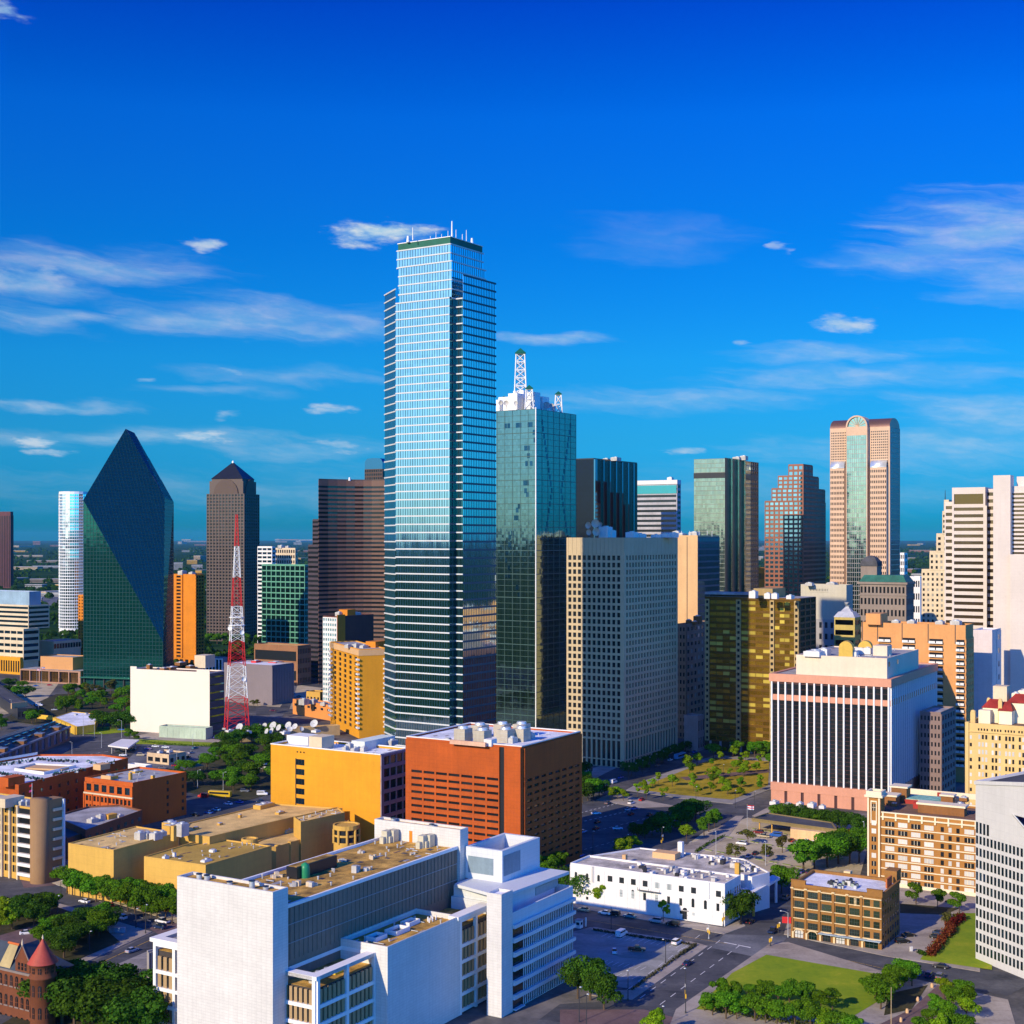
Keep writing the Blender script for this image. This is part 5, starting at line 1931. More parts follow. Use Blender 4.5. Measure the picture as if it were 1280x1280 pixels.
def mast():
 D = 905
 c = X(296, D)
 t = empty('radio_mast', (c.x, c.y, 6), 'red and white painted steel lattice mast', 'mast')
 zt, zb = ztop(643, D), 6.0
 org = Vector((c.x, c.y, 6))
 # profile: half width by height fraction
 def hw(z):
  f = (z - zb) / (zt - zb)
  return 6.5 * (1 - f) ** 1.15 + .55
 bands = [(zb, 26.5, 1), (26.5, 41, 0), (41, 66, 1), (66, 92, 0), (92, 96, 0), (96, 121, 0), (121, zt, 1)]
 bands = [(zb, ztop(872, D), 1), (ztop(872, D), ztop(832, D), 0), (ztop(832, D), ztop(802, D), 1), (ztop(802, D), ztop(758, D), 0), (ztop(758, D), ztop(722, D), 1), (ztop(722, D), ztop(683, D), 0), (ztop(683, D), zt, 1)]
 for (z0, z1, red) in bands:
  m = W_redpaint if red else W_steel
  mb = MB()
  n = max(2, int((z1 - z0) / (2.2 + hw(z0) * .55)))
  for i in range(n):
   za, zc = z0 + (z1 - z0) * i / n, z0 + (z1 - z0) * (i + 1) / n
   A, Bq = [], []
   for k in range(4):
    sx, sy = ((-1, -1), (1, -1), (1, 1), (-1, 1))[k]
    ang = R(20)
    for (zz, lst) in ((za, A), (zc, Bq)):
     h = hw(zz)
     x, y = sx * h, sy * h
     lst.append((c.x + x * math.cos(ang) - y * math.sin(ang), c.y + x * math.sin(ang) + y * math.cos(ang), zz))
   r = .17 + hw(za) * .022
   for k in range(4):
    j = (k + 1) % 4
    mb.tube(A[k], Bq[k], r, r, m, 5)
    mb.tube(A[k], Bq[j], r * .55, r * .55, m, 4, False)
    mb.tube(A[j], Bq[k], r * .55, r * .55, m, 4, False)
    mb.tube(Bq[k], Bq[j], r * .6, r * .6, m, 4, False)
  mb.build('lattice_section', t, org)
 mb = MB()
 for zz in (ztop(782, D), ztop(772, D)):
  mb.ring([c + Vector((math.cos(q), math.sin(q))) * (hw(zz) * 1.5) for q in [i * math.pi / 4 for i in range(8)]], [c + Vector((math.cos(q), math.sin(q))) * hw(zz) * .9 for q in [i * math.pi / 4 for i in range(8)]], zz, zz + .5, W_steel)
 mb.build('platform', t, org)
 for (z, dx) in ((ztop(785, D), -1), (ztop(790, D), 1), (ztop(848, D), 1)):
  mb = MB()
  mb.dish((c.x + dx * hw(z), c.y - hw(z) * .8, z), (dx * .4, -1, 0), 1.5, .5, W_steel)
  mb.build('antenna_dish', t, org)
 for sx, sy in ((-1, -1), (1, -1), (1, 1), (-1, 1)):
  mb = MB()
  ang = R(20); h = hw(zb)
  mb.box((c.x + sx * h * math.cos(ang) - sy * h * math.sin(ang), c.y + sx * h * math.sin(ang) + sy * h * math.cos(ang), 5.4), (2.2, 2.2, 1.0), M_mech)
  mb.build('footing', t, org)
mast()

# flat studio roof with satellite dishes
def dish_roof():
 D = 872
 pts = [X(277, 905), X(300, 868), X(470, 930), X(440, 975)]
 pts = corners(277, 281, 425, 885, 62)
 b = Bld('studio_building', 'low tan studio building with white satellite dishes on its roof', 'building', pts, 6.0, mat('tan stucco', (.46, .33, .16), .8), R_tan, .5)
 e = (pts[2] - pts[1]).normalized()
 for i, (u, dd, r, sx) in enumerate(((300, 896, 3.6, -.4), (342, 900, 4.0, -.6), (324, 905, 2.4, -.3), (331, 908, 2.6, -.4), (349, 897, 3.0, -.7), (361, 906, 3.4, -.5), (369, 903, 2.8, -.4), (362, 892, 2.6, .3), (334, 882, 2.6, -.9), (340, 884, 2.8, -.8), (393, 912, 3.8, -.3), (377, 896, 2.0, .6), (316, 900, 2.0, -.4))):
  q = X(u, dd)
  mb = MB()
  r *= .72
  mb.dish((q.x, q.y, 6.4 + r * .8), (sx, -.8, .55), r, r * .32, mat('dish grey', (.5, .5, .48), .6), 14)
  mb.tube((q.x, q.y + .3, 6), (q.x, q.y + .3, 6.4 + r * .7), .3, .25, M_mech)
  mb.tube((q.x, q.y, 6.4 + r * .8), (q.x + sx * r * .7, q.y - .8 * r * .7, 6.4 + r * .8 + .5 * r * .7), .08, .08, M_mech, 4)
  o = mb.build('satellite_dish', b.root, b.org)
 mech(b, [(288, 890, (7, 3, 1.6)), (310, 886, (4, 3, 1.5)), (356, 884, (6, 4, 1.4)), (395, 892, (5, 4, 1.2))], m=W_white)
 b.done()
dish_roof()

# orange hotel with balconies beside the tallest tower
def orange_hotel():
 D = 905
 L, C, Rr, B = corners(413, 449, 484, D, 68)
 H = ztop(813, D)
 Wo = mat('golden brick', (.64, .28, .012), .8, .08, .05)
 # broad face is the right one here
 b = Bld('hotel', 'golden orange apartment block with stacked white balconies, tucked left of the tallest tower', 'hotel', [L, C, Rr, B], H, Wo, R_grey, .8)
 b.mb('cap').ring(inset([L, C, Rr, B], -.5), inset([L, C, Rr, B], .6), H - 3.5, H + .3, W_peach)
 Lx = lambda t: lerp(L, C, t)
 b.face(Lx(.1), Lx(1), 5, H - 4, 5, 14, mx=(.5, .3), pier=.5, span=.35, d=.5, gm=G_dark, bar=Wo, ext=False)
 e = (C - L).normalized(); n = Vector((e.y, -e.x)); LL = (C - L).length
 e2 = (Rr - C).normalized(); n2 = Vector((e2.y, -e2.x)); LR = (Rr - C).length
 for j in range(15):
  z = H - 6.5 - j * 3.15
  for (o, ee, nn, s0, s1) in ((L, e, n, -.6, LL * .10), (L, e, n, LL * .96, LL * 1.02), (C, e2, n2, LR * .85, LR * 1.03)):
   mb = MB()
   mb.obox(o, ee, nn, s0, s1, .1, 1.6, z, z + 1.1, W_white)
   mb.build('balcony', b.root, b.org)
 b.face(C, Rr, 0, H, 1, 1, pier=1, span=1, d=.3, blank=True, gm=G_dark, bar=Wo)
 b.box('penthouse', 470, D + 28, (12, 8, 4), H, W_orange, 31)
 mech(b, [(435, D + 20, (4, 3, 2)), (455, D + 20, (6, 3, 1.6)), (445, D + 24, (5, 4, 2))])
 b.done()
orange_hotel()

tower('apartment_tower', 'block with pale blue checkered face and dark brown side, behind the golden apartment block', 404, 421, 468, 772, 1040, 40, mat('maroon brick', (.11, .04, .03), .8), R_rust,
  dict(cols=6, rows=19, pier=.35, span=.45, d=.35, gm=glass('pale blue panel', (.30, .55, .55), .6, .2, .01, var=.3), bar=W_white), None, wr=38,
  extra=lambda b, L, C, Rr, B, H: (b.mb('corner_shaft').obox(C, (Rr - C).normalized(), Vector(((Rr - C).normalized().y, -(Rr - C).normalized().x)), .0, 8, .02, .6, 0, H + 2, W_orange), b.box('penthouse', 434, 1062, (10, 8, 5), H, W_orange), mech(b, [(424, 1058, (5, 4, 3)), (445, 1070, (8, 4, 2))])))
tower('low_building', 'low orange building with a row of small square windows by the tan car parks', 366, 424, 440, 842, 985, 50, mat('bright orange render', (.66, .25, .06), .8, .08, .05), R_grey,
  dict(cols=7, rows=1, pier=.6, span=.5, d=.2, gm=G_dark, z0=5.5, z1=9), None, cat='building', H=10,
  extra=lambda b, L, C, Rr, B, H: mech(b, [(380, 1005, (6, 5, 4)), (392, 1010, (5, 4, 3)), (405, 1000, (4, 4, 2))]))
tower('gabled_house', 'small tan gabled building behind the low orange building', 383, 400, 410, 838, 1060, 31, W_tan, R_rust, dict(cols=4, rows=1, pier=.5, span=.5, d=.2, gm=G_dark), dict(cols=3, rows=1, pier=.5, span=.5, d=.2, gm=G_dark), cat='building', H=12)
tower('warehouse', 'wide grey windowless hall with pale roof behind the lattice mast', 280, 340, 367, 815, 1085, 31, mat('mauve grey panel', (.20, .165, .17), .8, .08, .05), R_white, None,
  dict(cols=8, rows=1, pier=.9, span=.1, d=.3, gm=G_dark, blank=True), cat='hall', H=30, extra=lambda b, L, C, Rr, B, H: mech(b, [(345, 1120, (10, 8, .6)), (320, 1120, (6, 5, 1.5))], m=W_redpaint))
tower('office_block', 'low brown block with dark upper storey behind the grey hall', 318, 372, 388, 806, 1230, 31, mat('dull brown brick', (.28, .13, .06), .8), R_tan,  # one even brown brick colour
  dict(cols=1, rows=2, pier=.05, span=.5, d=.4, gm=G_dark, win='window_band'), dict(cols=8, rows=4, pier=.4, span=.5, d=.4, gm=G_dark), cat='office block', H=34)
tower('low_building', 'blue grey low building with white ribs left of the lattice mast', 253, 278, 284, 806, 1250, 31, mat('blue grey panel', (.12, .18, .24), .7), R_white,
  dict(cols=6, rows=1, pier=.3, span=.1, d=.5, gm=G_sky, win='window_strip', bar=W_white), None, cat='building', H=22)

# small shops around the gas station
tower('low_building', 'low sage green shed in front of the blank white box', 199, 257, 266, 914, 900, 20, mat('sage siding', (.38, .46, .34), .8), R_grey, dict(cols=8, rows=1, pier=.9, span=.1, d=.12, gm=G_dark, blank=True), None, cat='building', H=6.5)
tower('shop', 'small tan shop with flat roof beside the gas station canopy', 184, 211, 232, 943, 800, 31, mat('tan shop render', (.55, .40, .24), .8), R_dark, dict(cols=3, rows=1, pier=.3, span=.5, d=.3, gm=G_dark), dict(cols=3, rows=1, pier=.4, span=.5, d=.3, gm=G_dark), cat='shop', H=5,
  extra=lambda b, L, C, Rr, B, H: mech(b, [(200, 812, (3, 2, 1)), (212, 815, (3, 2, 1))], m=W_white))
tower('shop', 'small white shed with sloping roof behind the red brick warehouse', 160, 182, 190, 952, 755, 31, W_white, R_grey, dict(cols=2, rows=1, pier=.8, span=.5, d=.1, gm=G_dark, blank=True), None, cat='shed', H=6)

def gas_canopy():
 pts = [G(135, 932, 5), G(160, 935, 5), G(174, 925, 5), G(152, 924, 5)]
 ar = sum(pts[i - 1].x * pts[i].y - pts[i].x * pts[i - 1].y for i in range(4))
 pts = pts if ar > 0 else pts[::-1]
 c = sum(pts, Vector((0, 0))) / 4
 t = empty('gas_station_canopy', (c.x, c.y, 0), 'flat white gas station canopy on posts', 'canopy')
 org = Vector((c.x, c.y, 0))
 mb = MB(); mb.prism(pts, 4.4, 5.2, W_white); mb.build('roof', t, org)
 for p in inset(pts, 2.0):
  mb = MB(); mb.tube((p.x, p.y, 0), (p.x, p.y, 4.4), .3, .3, M_mech, 8); mb.build('post', t, org)
 for k in (.35, .65):
  p = lerp(pts[0], pts[2], k)
  mb = MB(); mb.box((p.x, p.y, .1), (1.2, .7, 1.7), W_redpaint); mb.box((p.x, p.y, 1.8), (1.3, .8, .3), W_white); mb.build('fuel_pump', t, org)
gas_canopy()

# ------------------------------------------------------------------ left edge
def tiered_office():
 D = 1330
 L, C, Rr, B = corners(-40, 29.5, 48, 1330, 31)
 b = Bld('office_block', 'white banded office block in two tiers over an ochre base, left edge', 'office block', [L, C, Rr, B], ztop(787, D), W_cream, R_grey, .8)
 H1 = ztop(787, D)
 b.face(L, C, 12, H1, 9, 5, pier=.12, span=.55, d=.6, gm=G_blue, bar=W_cream)
 b.face(C, Rr, 12, H1, 1, 5, pier=.0, span=.5, d=.6, gm=G_blue, bar=W_cream, win='window_band')
 a, bb = axes(31)
 C2 = C + a * 10 + bb * 5
 up = [hit(C2, bb, -40), C2, C2 + a * 24, hit(C2, bb, -40) + a * 24]
 H2 = ztop(757, D + 15)
 b.volume(up, H1, H2, W_cream, R_grey, .6)
 b.face(up[0], up[1], H1, H2, 1, 5, pier=.0, span=.5, d=.6, gm=G_blue, bar=W_cream, win='window_band')
 b.face(up[1], up[2], H1, H2, 1, 5, pier=.0, span=.5, d=.6, gm=G_blue, bar=W_cream, win='window_band')
 up2 = inset(up, 5)
 H3 = ztop(740, D + 20)
 b.volume(up2, H2, H3, mat('steel blue panel', (.25, .36, .45), .5), R_white, .5, part='penthouse')
 C3 = C - a * 4
 bs = [hit(C3, bb, -40), C3, C3 + a * 3.9, hit(C3, bb, -40) + a * 3.9]
 b.volume(bs, 0, ztop(822, D), W_yellow, R_tan, .3, part='base')
 b.face(bs[0], bs[1], 0, ztop(823, D), 22, 1, pier=.4, span=.3, d=.4, gm=G_dark, bar=W_yellow, part='base')
 b.done()
tiered_office()
def orange_hall():
 D = 1240
 L, C, Rr, B = corners(27, 100, 118, D, 22)
 H = ztop(839, D)
 Wo = mat('dusty orange stone', (.55, .27, .10), .8, .08, .05)
 Wq = mat('brown pink stone', (.36, .20, .13), .8, .08, .05)
 b = Bld('hall', 'low orange civic hall with a dark colonnade and flags at its front', 'hall', [L, C, Rr, B], H, W_brown, R_grey, 0)
 b.face(L, C, 0, H, 6, 1, pier=.09, span=.2, d=2.0, gm=G_bronze, bar=Wq, part='colonnade', win='glass_bay', mull=(6, 0), fm=W_brown)
 up = [lerp(L, C, .03) + (B - C) * .1, lerp(L, C, .75) + (B - C) * .1, lerp(L, C, .75) + (B - C) * .9, lerp(L, C, .03) + (B - C) * .9]
 up = [p for p in up]
 a, bb = axes(22)
 p0 = C + bb * 12 + a * 5
 up = [p0 + bb * 36, p0, p0 + a * 22, p0 + bb * 36 + a * 22]
 b.volume(up, H, ztop(824, D), Wo, R_grey, .8, part='upper_hall')
 b.done()
orange_hall()
tower('low_building', 'cream block with grey screened roof behind the orange civic hall', 46, 67, 101, 803, 1390, 31, W_cream, R_grey, None, dict(cols=10, rows=1, pier=.15, span=.4, d=.3, gm=G_dark, z0=18), cat='building', H=ztop(803, 1390))
def ochre_low():
 pts = [G(68, 897, 5), G(96, 909, 5), G(119, 906, 5), G(124, 893, 5), G(90, 890, 5)]
 ar = sum(pts[i - 1].x * pts[i].y - pts[i].x * pts[i - 1].y for i in range(5))
 pts = pts if ar > 0 else pts[::-1]
 b = Bld('low_building', 'zigzag ochre one storey building among trees near the faceted glass tower', 'building', pts, 5.0, mat('ochre render', (.62, .38, .04), .8), R_white, .4)
 p, q = G(68, 897, 5), G(96, 909, 5)
 e = (q - p).normalized(); n = Vector((e.y, -e.x)); LL = (q - p).length
 for i in range(5):
  b.mb('bay', True).obox(p, e, n, LL * i / 5 + .4, LL * (i + 1) / 5 - 1, .02, 1.2, 0, 5.2, MATS['ochre render'])
 mech(b, [(95, 985, (2, 2, .8)), (108, 990, (2, 2, .8))])
 b.done()
 w0, w1 = G(36, 897), G(66, 900)
 e = (w1 - w0).normalized(); n = Vector((e.y, -e.x))
 mb = MB(); mb.obox(w0, e, n, 0, (w1 - w0).length, 0, .5, 0, 3.0, MATS['ochre render'])
 tag(mb.build('garden_wall', None, Vector((w0.x, w0.y, 0))), 'long ochre garden wall joining the zigzag ochre building', 'wall')
ochre_low()

# train hall (dark viaduct station)
def station():
 z = 9.0
 p0, p1 = G(-30, 955, z), G(86, 908, z)
 e = (p1 - p0).normalized(); n = Vector((e.y, -e.x)); LL = (p1 - p0).length
 plan = [p0, p1, p1 - n * 26, p0 - n * 26]
 Ws = mat('mauve brick wall', (.13, .075, .075), .8, .2, .1)
 b = Bld('station_hall', 'long dark station hall with a glazed ridge roof at the left edge', 'station', plan, z, Ws, None, 0)
 b.face(p0, p1, 0, z, 14, 1, pier=.5, span=.3, d=.5, gm=glass('lilac window', (.25, .24, .38), .5), bar=Ws)
 mid0, mid1 = p0 - n * 11, p1 - n * 9
 q0, q1 = p0 - n * 26, p1 - n * 26
 zr = z + 6
 vs = [(p0.x, p0.y, z), (p1.x, p1.y, z), (mid1.x, mid1.y, zr - 3), (mid0.x, mid0.y, zr), (q1.x, q1.y, z), (q0.x, q0.y, z)]
 b.mb('roof').add(vs, [(0, 1, 2, 3), (3, 2, 4, 5), (1, 4, 2), (0, 3, 5)], W_dark)
 b.mb('eave').obox(p0, e, n, 0, LL, .0, 1.6, z - .6, z + .3, mat('slate trim', (.14, .18, .26), .6))
 for k in range(2):
  t = .35 + .3 * k
  for i in range(12):
   s = LL * (i + .15) / 12
   pa = lerp(p0 + e * s, mid0 + e * s, t)
   mb = b.mb('skylight', True)
   mb.obox(pa, e, n, 0, LL / 12 * .6, -1.2, 0, z + (zr - z) * t * .8 + .4, z + (zr - z) * t * .8 + .8, G_sky)
 for i in range(5):
  s = LL * (i + .3) / 5
  q = p0 + e * s
  mb = b.mb('dormer', True)
  mb.obox(q, e, n, 0, 5, -4, .6, z, z + 2.2, W_brown)
  mb.obox(q, e, n, -.2, 5.2, -4.2, .9, z + 2.2, z + 2.6, mat('slate trim', (.14, .18, .26), .6))
 b.done()
 tower('shed', 'dark flat roofed shed behind the station hall', -40, 22, 45, 903, 1000, 62, W_dark, R_dark, None, dict(cols=5, rows=1, pier=.3, span=.5, d=.3, gm=G_dark), cat='shed', H=7,
   extra=lambda b, L, C, Rr, B, H: b.box('wall_panel', 24, 1012, (14, 1, 4), H, W_peach))
station()


def poly_bld(name, label, cat, pix, z, wall, roof, parapet=.6, z0=0, group=None):
 pts = [G(u, v, z) for u, v in pix]
 ar = sum(pts[i - 1].x * pts[i].y - pts[i].x * pts[i - 1].y for i in range(len(pts)))
 if ar < 0:
  pts = pts[::-1]
 return Bld(name, label, cat, pts, z, wall, roof, parapet, group=group, z0=z0)


# brick warehouses, left
def brick_ware():
 Wr = mat('orange red brick', (.46, .09, .01), .8, .16, .1)
 L, C, Rr, B = corners(106, 166, 233, 627.5, 30)
 H = ztop(981, 627.5)
 b = Bld('warehouse', 'red brick warehouse with six window bays and a cream belt course', 'warehouse', [L, C, Rr, B], H, Wr, R_grey, .9)
 b.face(L, C, 13.6, 18.2, 6, 1, mx=(.6, .6), pier=.36, span=.3, d=.4, gm=G_blue, bar=Wr, fm=W_dark, mull=(2, 2), ext=False)
 b.face(L, C, 1, 12.8, 12, 3, mx=(.6, .6), pier=.36, span=.4, d=.4, gm=G_dark, bar=Wr, fm=W_dark, mull=(1, 2), ext=False)
 e = (C - L).normalized(); n = Vector((e.y, -e.x)); LL = (C - L).length
 b.mb('belt_course').obox(L, e, n, -.2, LL + .2, .02, .7, 12.8, 13.5, W_cream)
 e2 = (Rr - C).normalized(); n2 = Vector((e2.y, -e2.x)); LR = (Rr - C).length
 for t in (.64, .93):
  for j in range(5):
   b.win(C + e2 * LR * t + n2 * .05, e2, H - 2.2 - j * 3.4, 1.3, 1.6, G_dark)
 for i in range(7):
  b.mb('pier', True).obox(L, e, n, LL * i / 6 - .3, LL * i / 6 + .3, .02, .75, 0, 12.7, Wr)
 q = lerp(L, C, .42)
 b.mb('gable_sign').box((q.x + .5, q.y + 1, H + .9), (6, .8, 1.6), W_peach, math.atan2(e.y, e.x))
 mech(b, [(163, 640, (1.3, 1.3, 3.2)), (191, 640, (1.4, 1.4, 2)), (137, 642, (6, 5, 1.5)), (170, 660, (5, 4, .8))], m=W_tan, part='chimney')
 clutter(b, [L, C, Rr, B], H + .07, 22, 3)
 b.done()

 b = poly_bld('warehouse', 'large dark brick warehouse with pale grey roof and a pitched skylight court, far left', 'warehouse', [(-60, 972), (23.4, 983.6), (160, 949.6), (128, 945), (47, 945), (-10, 955)], 20, W_redbr, R_white, .9)
 p, q = G(23.4, 983.6, 20), G(160, 949.6, 20)
 for j in range(4):
  for i in range(13):
   e = (q - p).normalized(); n = Vector((e.y, -e.x)); LL = (q - p).length
   b.win(p + e * (LL * (i + .5) / 13) + n * .05, e, 16 - j * 4.2, 1.4, 1.8, G_blue)
 # light court: well walls standing on the roof
 w = [G(18, 963.5, 20), G(55, 968.5, 20), G(95, 959.5, 20), G(43, 957, 20)]
 ar = sum(w[i - 1].x * w[i].y - w[i].x * w[i - 1].y for i in range(4))
 w = w if ar > 0 else w[::-1]
 b.mb('light_court').ring(w, inset(w, .6), 20.05, 21.3, W_white)
 b.mb('court_floor').prism(inset(w, .6), 20.07, 20.12, W_black)
 bk = [G(42, 957.5, 20.2), G(95, 960, 20.2)]
 e = (bk[1] - bk[0]).normalized(); n = Vector((e.y, -e.x))
 b.mb('court_wall').obox(bk[0], e, n, 1.5, (bk[1] - bk[0]).length - 2, .5, 9, 20.1, 20.9, W_peach)
 rnd = random.Random(3)
 for (u0, v0, u1, v1, k) in ((0, 957, 42, 951, 22), (45, 950, 98, 953, 24), (66, 969, 108, 963, 24), (0, 967, 28, 972, 14), (30, 972, 56, 976, 14), (108, 953, 122, 956, 8), (125, 957, 145, 953, 9)):
  for i in range(k):
   t = (i + rnd.random() * .6) / k
   q = G(u0 + (u1 - u0) * t, v0 + (v1 - v0) * t + rnd.uniform(-1.2, 1.2), 20.1)
   mb = MB()
   mb.box((q.x, q.y, 20.07), (.9, .9, rnd.uniform(.5, 1.1)), W_dark if rnd.random() < .7 else M_duct, rnd.random())
   mb.tube((q.x, q.y, 20.6), (q.x, q.y, 21.3), .3, .3, W_green, 6)
   mb.build('roof_vent', b.root, b.org)
 b.box('stair_house', 15, 622, (9, 6, 4), 20.05, Wr, 31)
 b.box('bulkhead', 127, 665, (6, 5, 2.6), 20.05, W_peach, 31)
 b.mb('parapet').ring([G(47, 945, 20), G(-10, 955, 20), G(-12, 955.4, 20), G(46, 945.6, 20)][::-1], inset([G(47, 945, 20), G(-10, 955, 20), G(-12, 955.4, 20), G(46, 945.6, 20)][::-1], .1), 20.9, 22, W_white)
 b.done()

 b = poly_bld('warehouse', 'low dark brick building with blue grey roof in front of the red brick warehouse', 'warehouse', [(66, 1022), (107, 1040), (178, 1014.5), (150, 1008), (110, 1010)], 10, mat('dark brick', (.17, .07, .035), .85, .2, .1), R_grey, .8)
 p, q = G(107, 1040, 10), G(178, 1014.5, 10)
 e = (q - p).normalized(); n = Vector((e.y, -e.x)); LL = (q - p).length
 for j in range(2):
  for i in range(8):
   b.win(p + e * (LL * (i + .5) / 8) + n * .05, e, 7.2 - j * 4, 2.0, 1.8, G_blue)
 b.box('skylight', 138, 598, (5, 3, 2), 10, mat('golden brick2', (.66, .34, .05), .8), 31)
 mech(b, [(116, 590, (4, 3, 1.5)), (126, 595, (3, 3, 2)), (150, 600, (3, 2, 1))])
 b.done()
 b = poly_bld('warehouse', 'narrow dark brick building in deep shade left of the low dark brick building', 'warehouse', [(62, 1032), (84, 1050), (112, 1040), (84, 1026)], 8, MATS['dark brick'], R_dark, .6)
 p, q = G(62, 1032, 8), G(84, 1050, 8)
 e = (q - p).normalized(); n = Vector((e.y, -e.x)); LL = (q - p).length
 for i in range(4):
  b.win(p + e * (LL * (i + .5) / 4) + n * .05, e, 5, 1.6, 2, G_dark)
 b.done()
brick_ware()

# round cornered banded office, left edge
def round_corner():
 D = 528
 a, bb = axes(31)
 c = X(50, D)
 H = ztop(998, D)
 r = 3.6
 Wr = mat('brown stone', (.28, .16, .07), .8, .1, .1)
 L0 = c + bb * r * 0 - a * 0
 # banded front to the left of the round tower
 q1 = c + bb * 3 - a * 1
 q0 = hit(q1, bb, -60)
 pts = [q0, q1, q1 + a * 14, q0 + a * 14]
 H1 = ztop(1012, D)
 b = Bld('office_block', 'office with white balcony bands and a blank round brown corner tower, left edge', 'office block', pts, H1, W_tan, R_grey, .6)
 LL = (q1 - q0).length
 e = (q1 - q0).normalized(); n = Vector((e.y, -e.x))
 for j in range(8):
  z = H1 - 3.4 - j * 3.7
  if z < 1:
   break
  b.mb('balcony', True).obox(q0, e, n, LL - 7.2, LL + .2, .05, 1.2, z, z + 1.15, W_white)
  b.mb('balcony', True).obox(q0, e, n, LL - 7.2, LL, -.02, .08, z + 1.2, z + 3.2, G_dark)
  for i in range(4):
   b.win(q0 + e * (LL - 10.5 - i * 4.5) + n * .06, e, z + 2, 1.1, 2.6, G_dark)
   b.win(q0 + e * (LL - 8.9 - i * 4.5) + n * .06, e, z + 2, 1.1, 2.6, G_dark)
 for i in range(4):
  b.mb('pier', True).obox(q0, e, n, LL - 8 - i * 4.5, LL - 7.3 - i * 4.5, .05, .9, 0, H1 + .6, W_cream)
 b.mb('round_tower').lathe((c.x, c.y), [(r, 0), (r, H), (.05, H + .02)], Wr, 24)
 rr = c + a * 3
 sd = [c + a * 0.5 - bb * r * .6, c + a * .5 - bb * r * .6 + a * 7]
 b.mb('side_wall').prism([c + bb * 2, c - bb * r * .95 + a * .4, c - bb * r * .95 + a * 8, c + bb * 2 + a * 8], 0, H - .5, Wr)
 e2, n2 = a, Vector((a.y, -a.x))
 o2 = c - bb * r * .95 + a * 3
 for j in range(7):
  b.mb('balcony', True).obox(o2, e2, n2, 0, 4.4, .02, .8, H - 5 - j * 3.7, H - 4 - j * 3.7, W_cream)
 b.mb('pier', True).obox(o2, e2, n2, 4.5, 5.2, .02, 1.0, 0, H - 1, mat('blue white steel', (.6, .66, .72), .5))
 b.box('penthouse', 12, D + 8, (9, 6, 3.4), H1, W_cream, 31)
 mech(b, [(28, D + 8, (3, 2, 1.6)), (34, D + 9, (2.5, 2.5, 1.4))], z=H1)
 q = X(40, D + 2)
 mb = MB()
 mb.tube((q.x, q.y, H), (q.x, q.y, H + 5.5), .09, .06, W_steel, 5)
 mb.build('flagpole', b.root, b.org)
 for (z, m) in ((H + 4.2, W_redpaint), (H + 2.2, mat('flag pink', (.6, .05, .2), .7))):
  mb = MB()
  mb.add([(q.x - .05, q.y, z), (q.x - 1.0, q.y - .3, z - .35), (q.x - .9, q.y - .4, z + .5), (q.x - .05, q.y, z + .8)], [(0, 1, 2, 3)], m)
  mb.add([(q.x - .05, q.y + .03, z), (q.x - 1.0, q.y - .27, z - .35), (q.x - .9, q.y - .37, z + .5), (q.x - .05, q.y + .03, z + .8)], [(3, 2, 1, 0)], m)
  mb.build('flag', b.root, b.org)
 b.done()
round_corner()

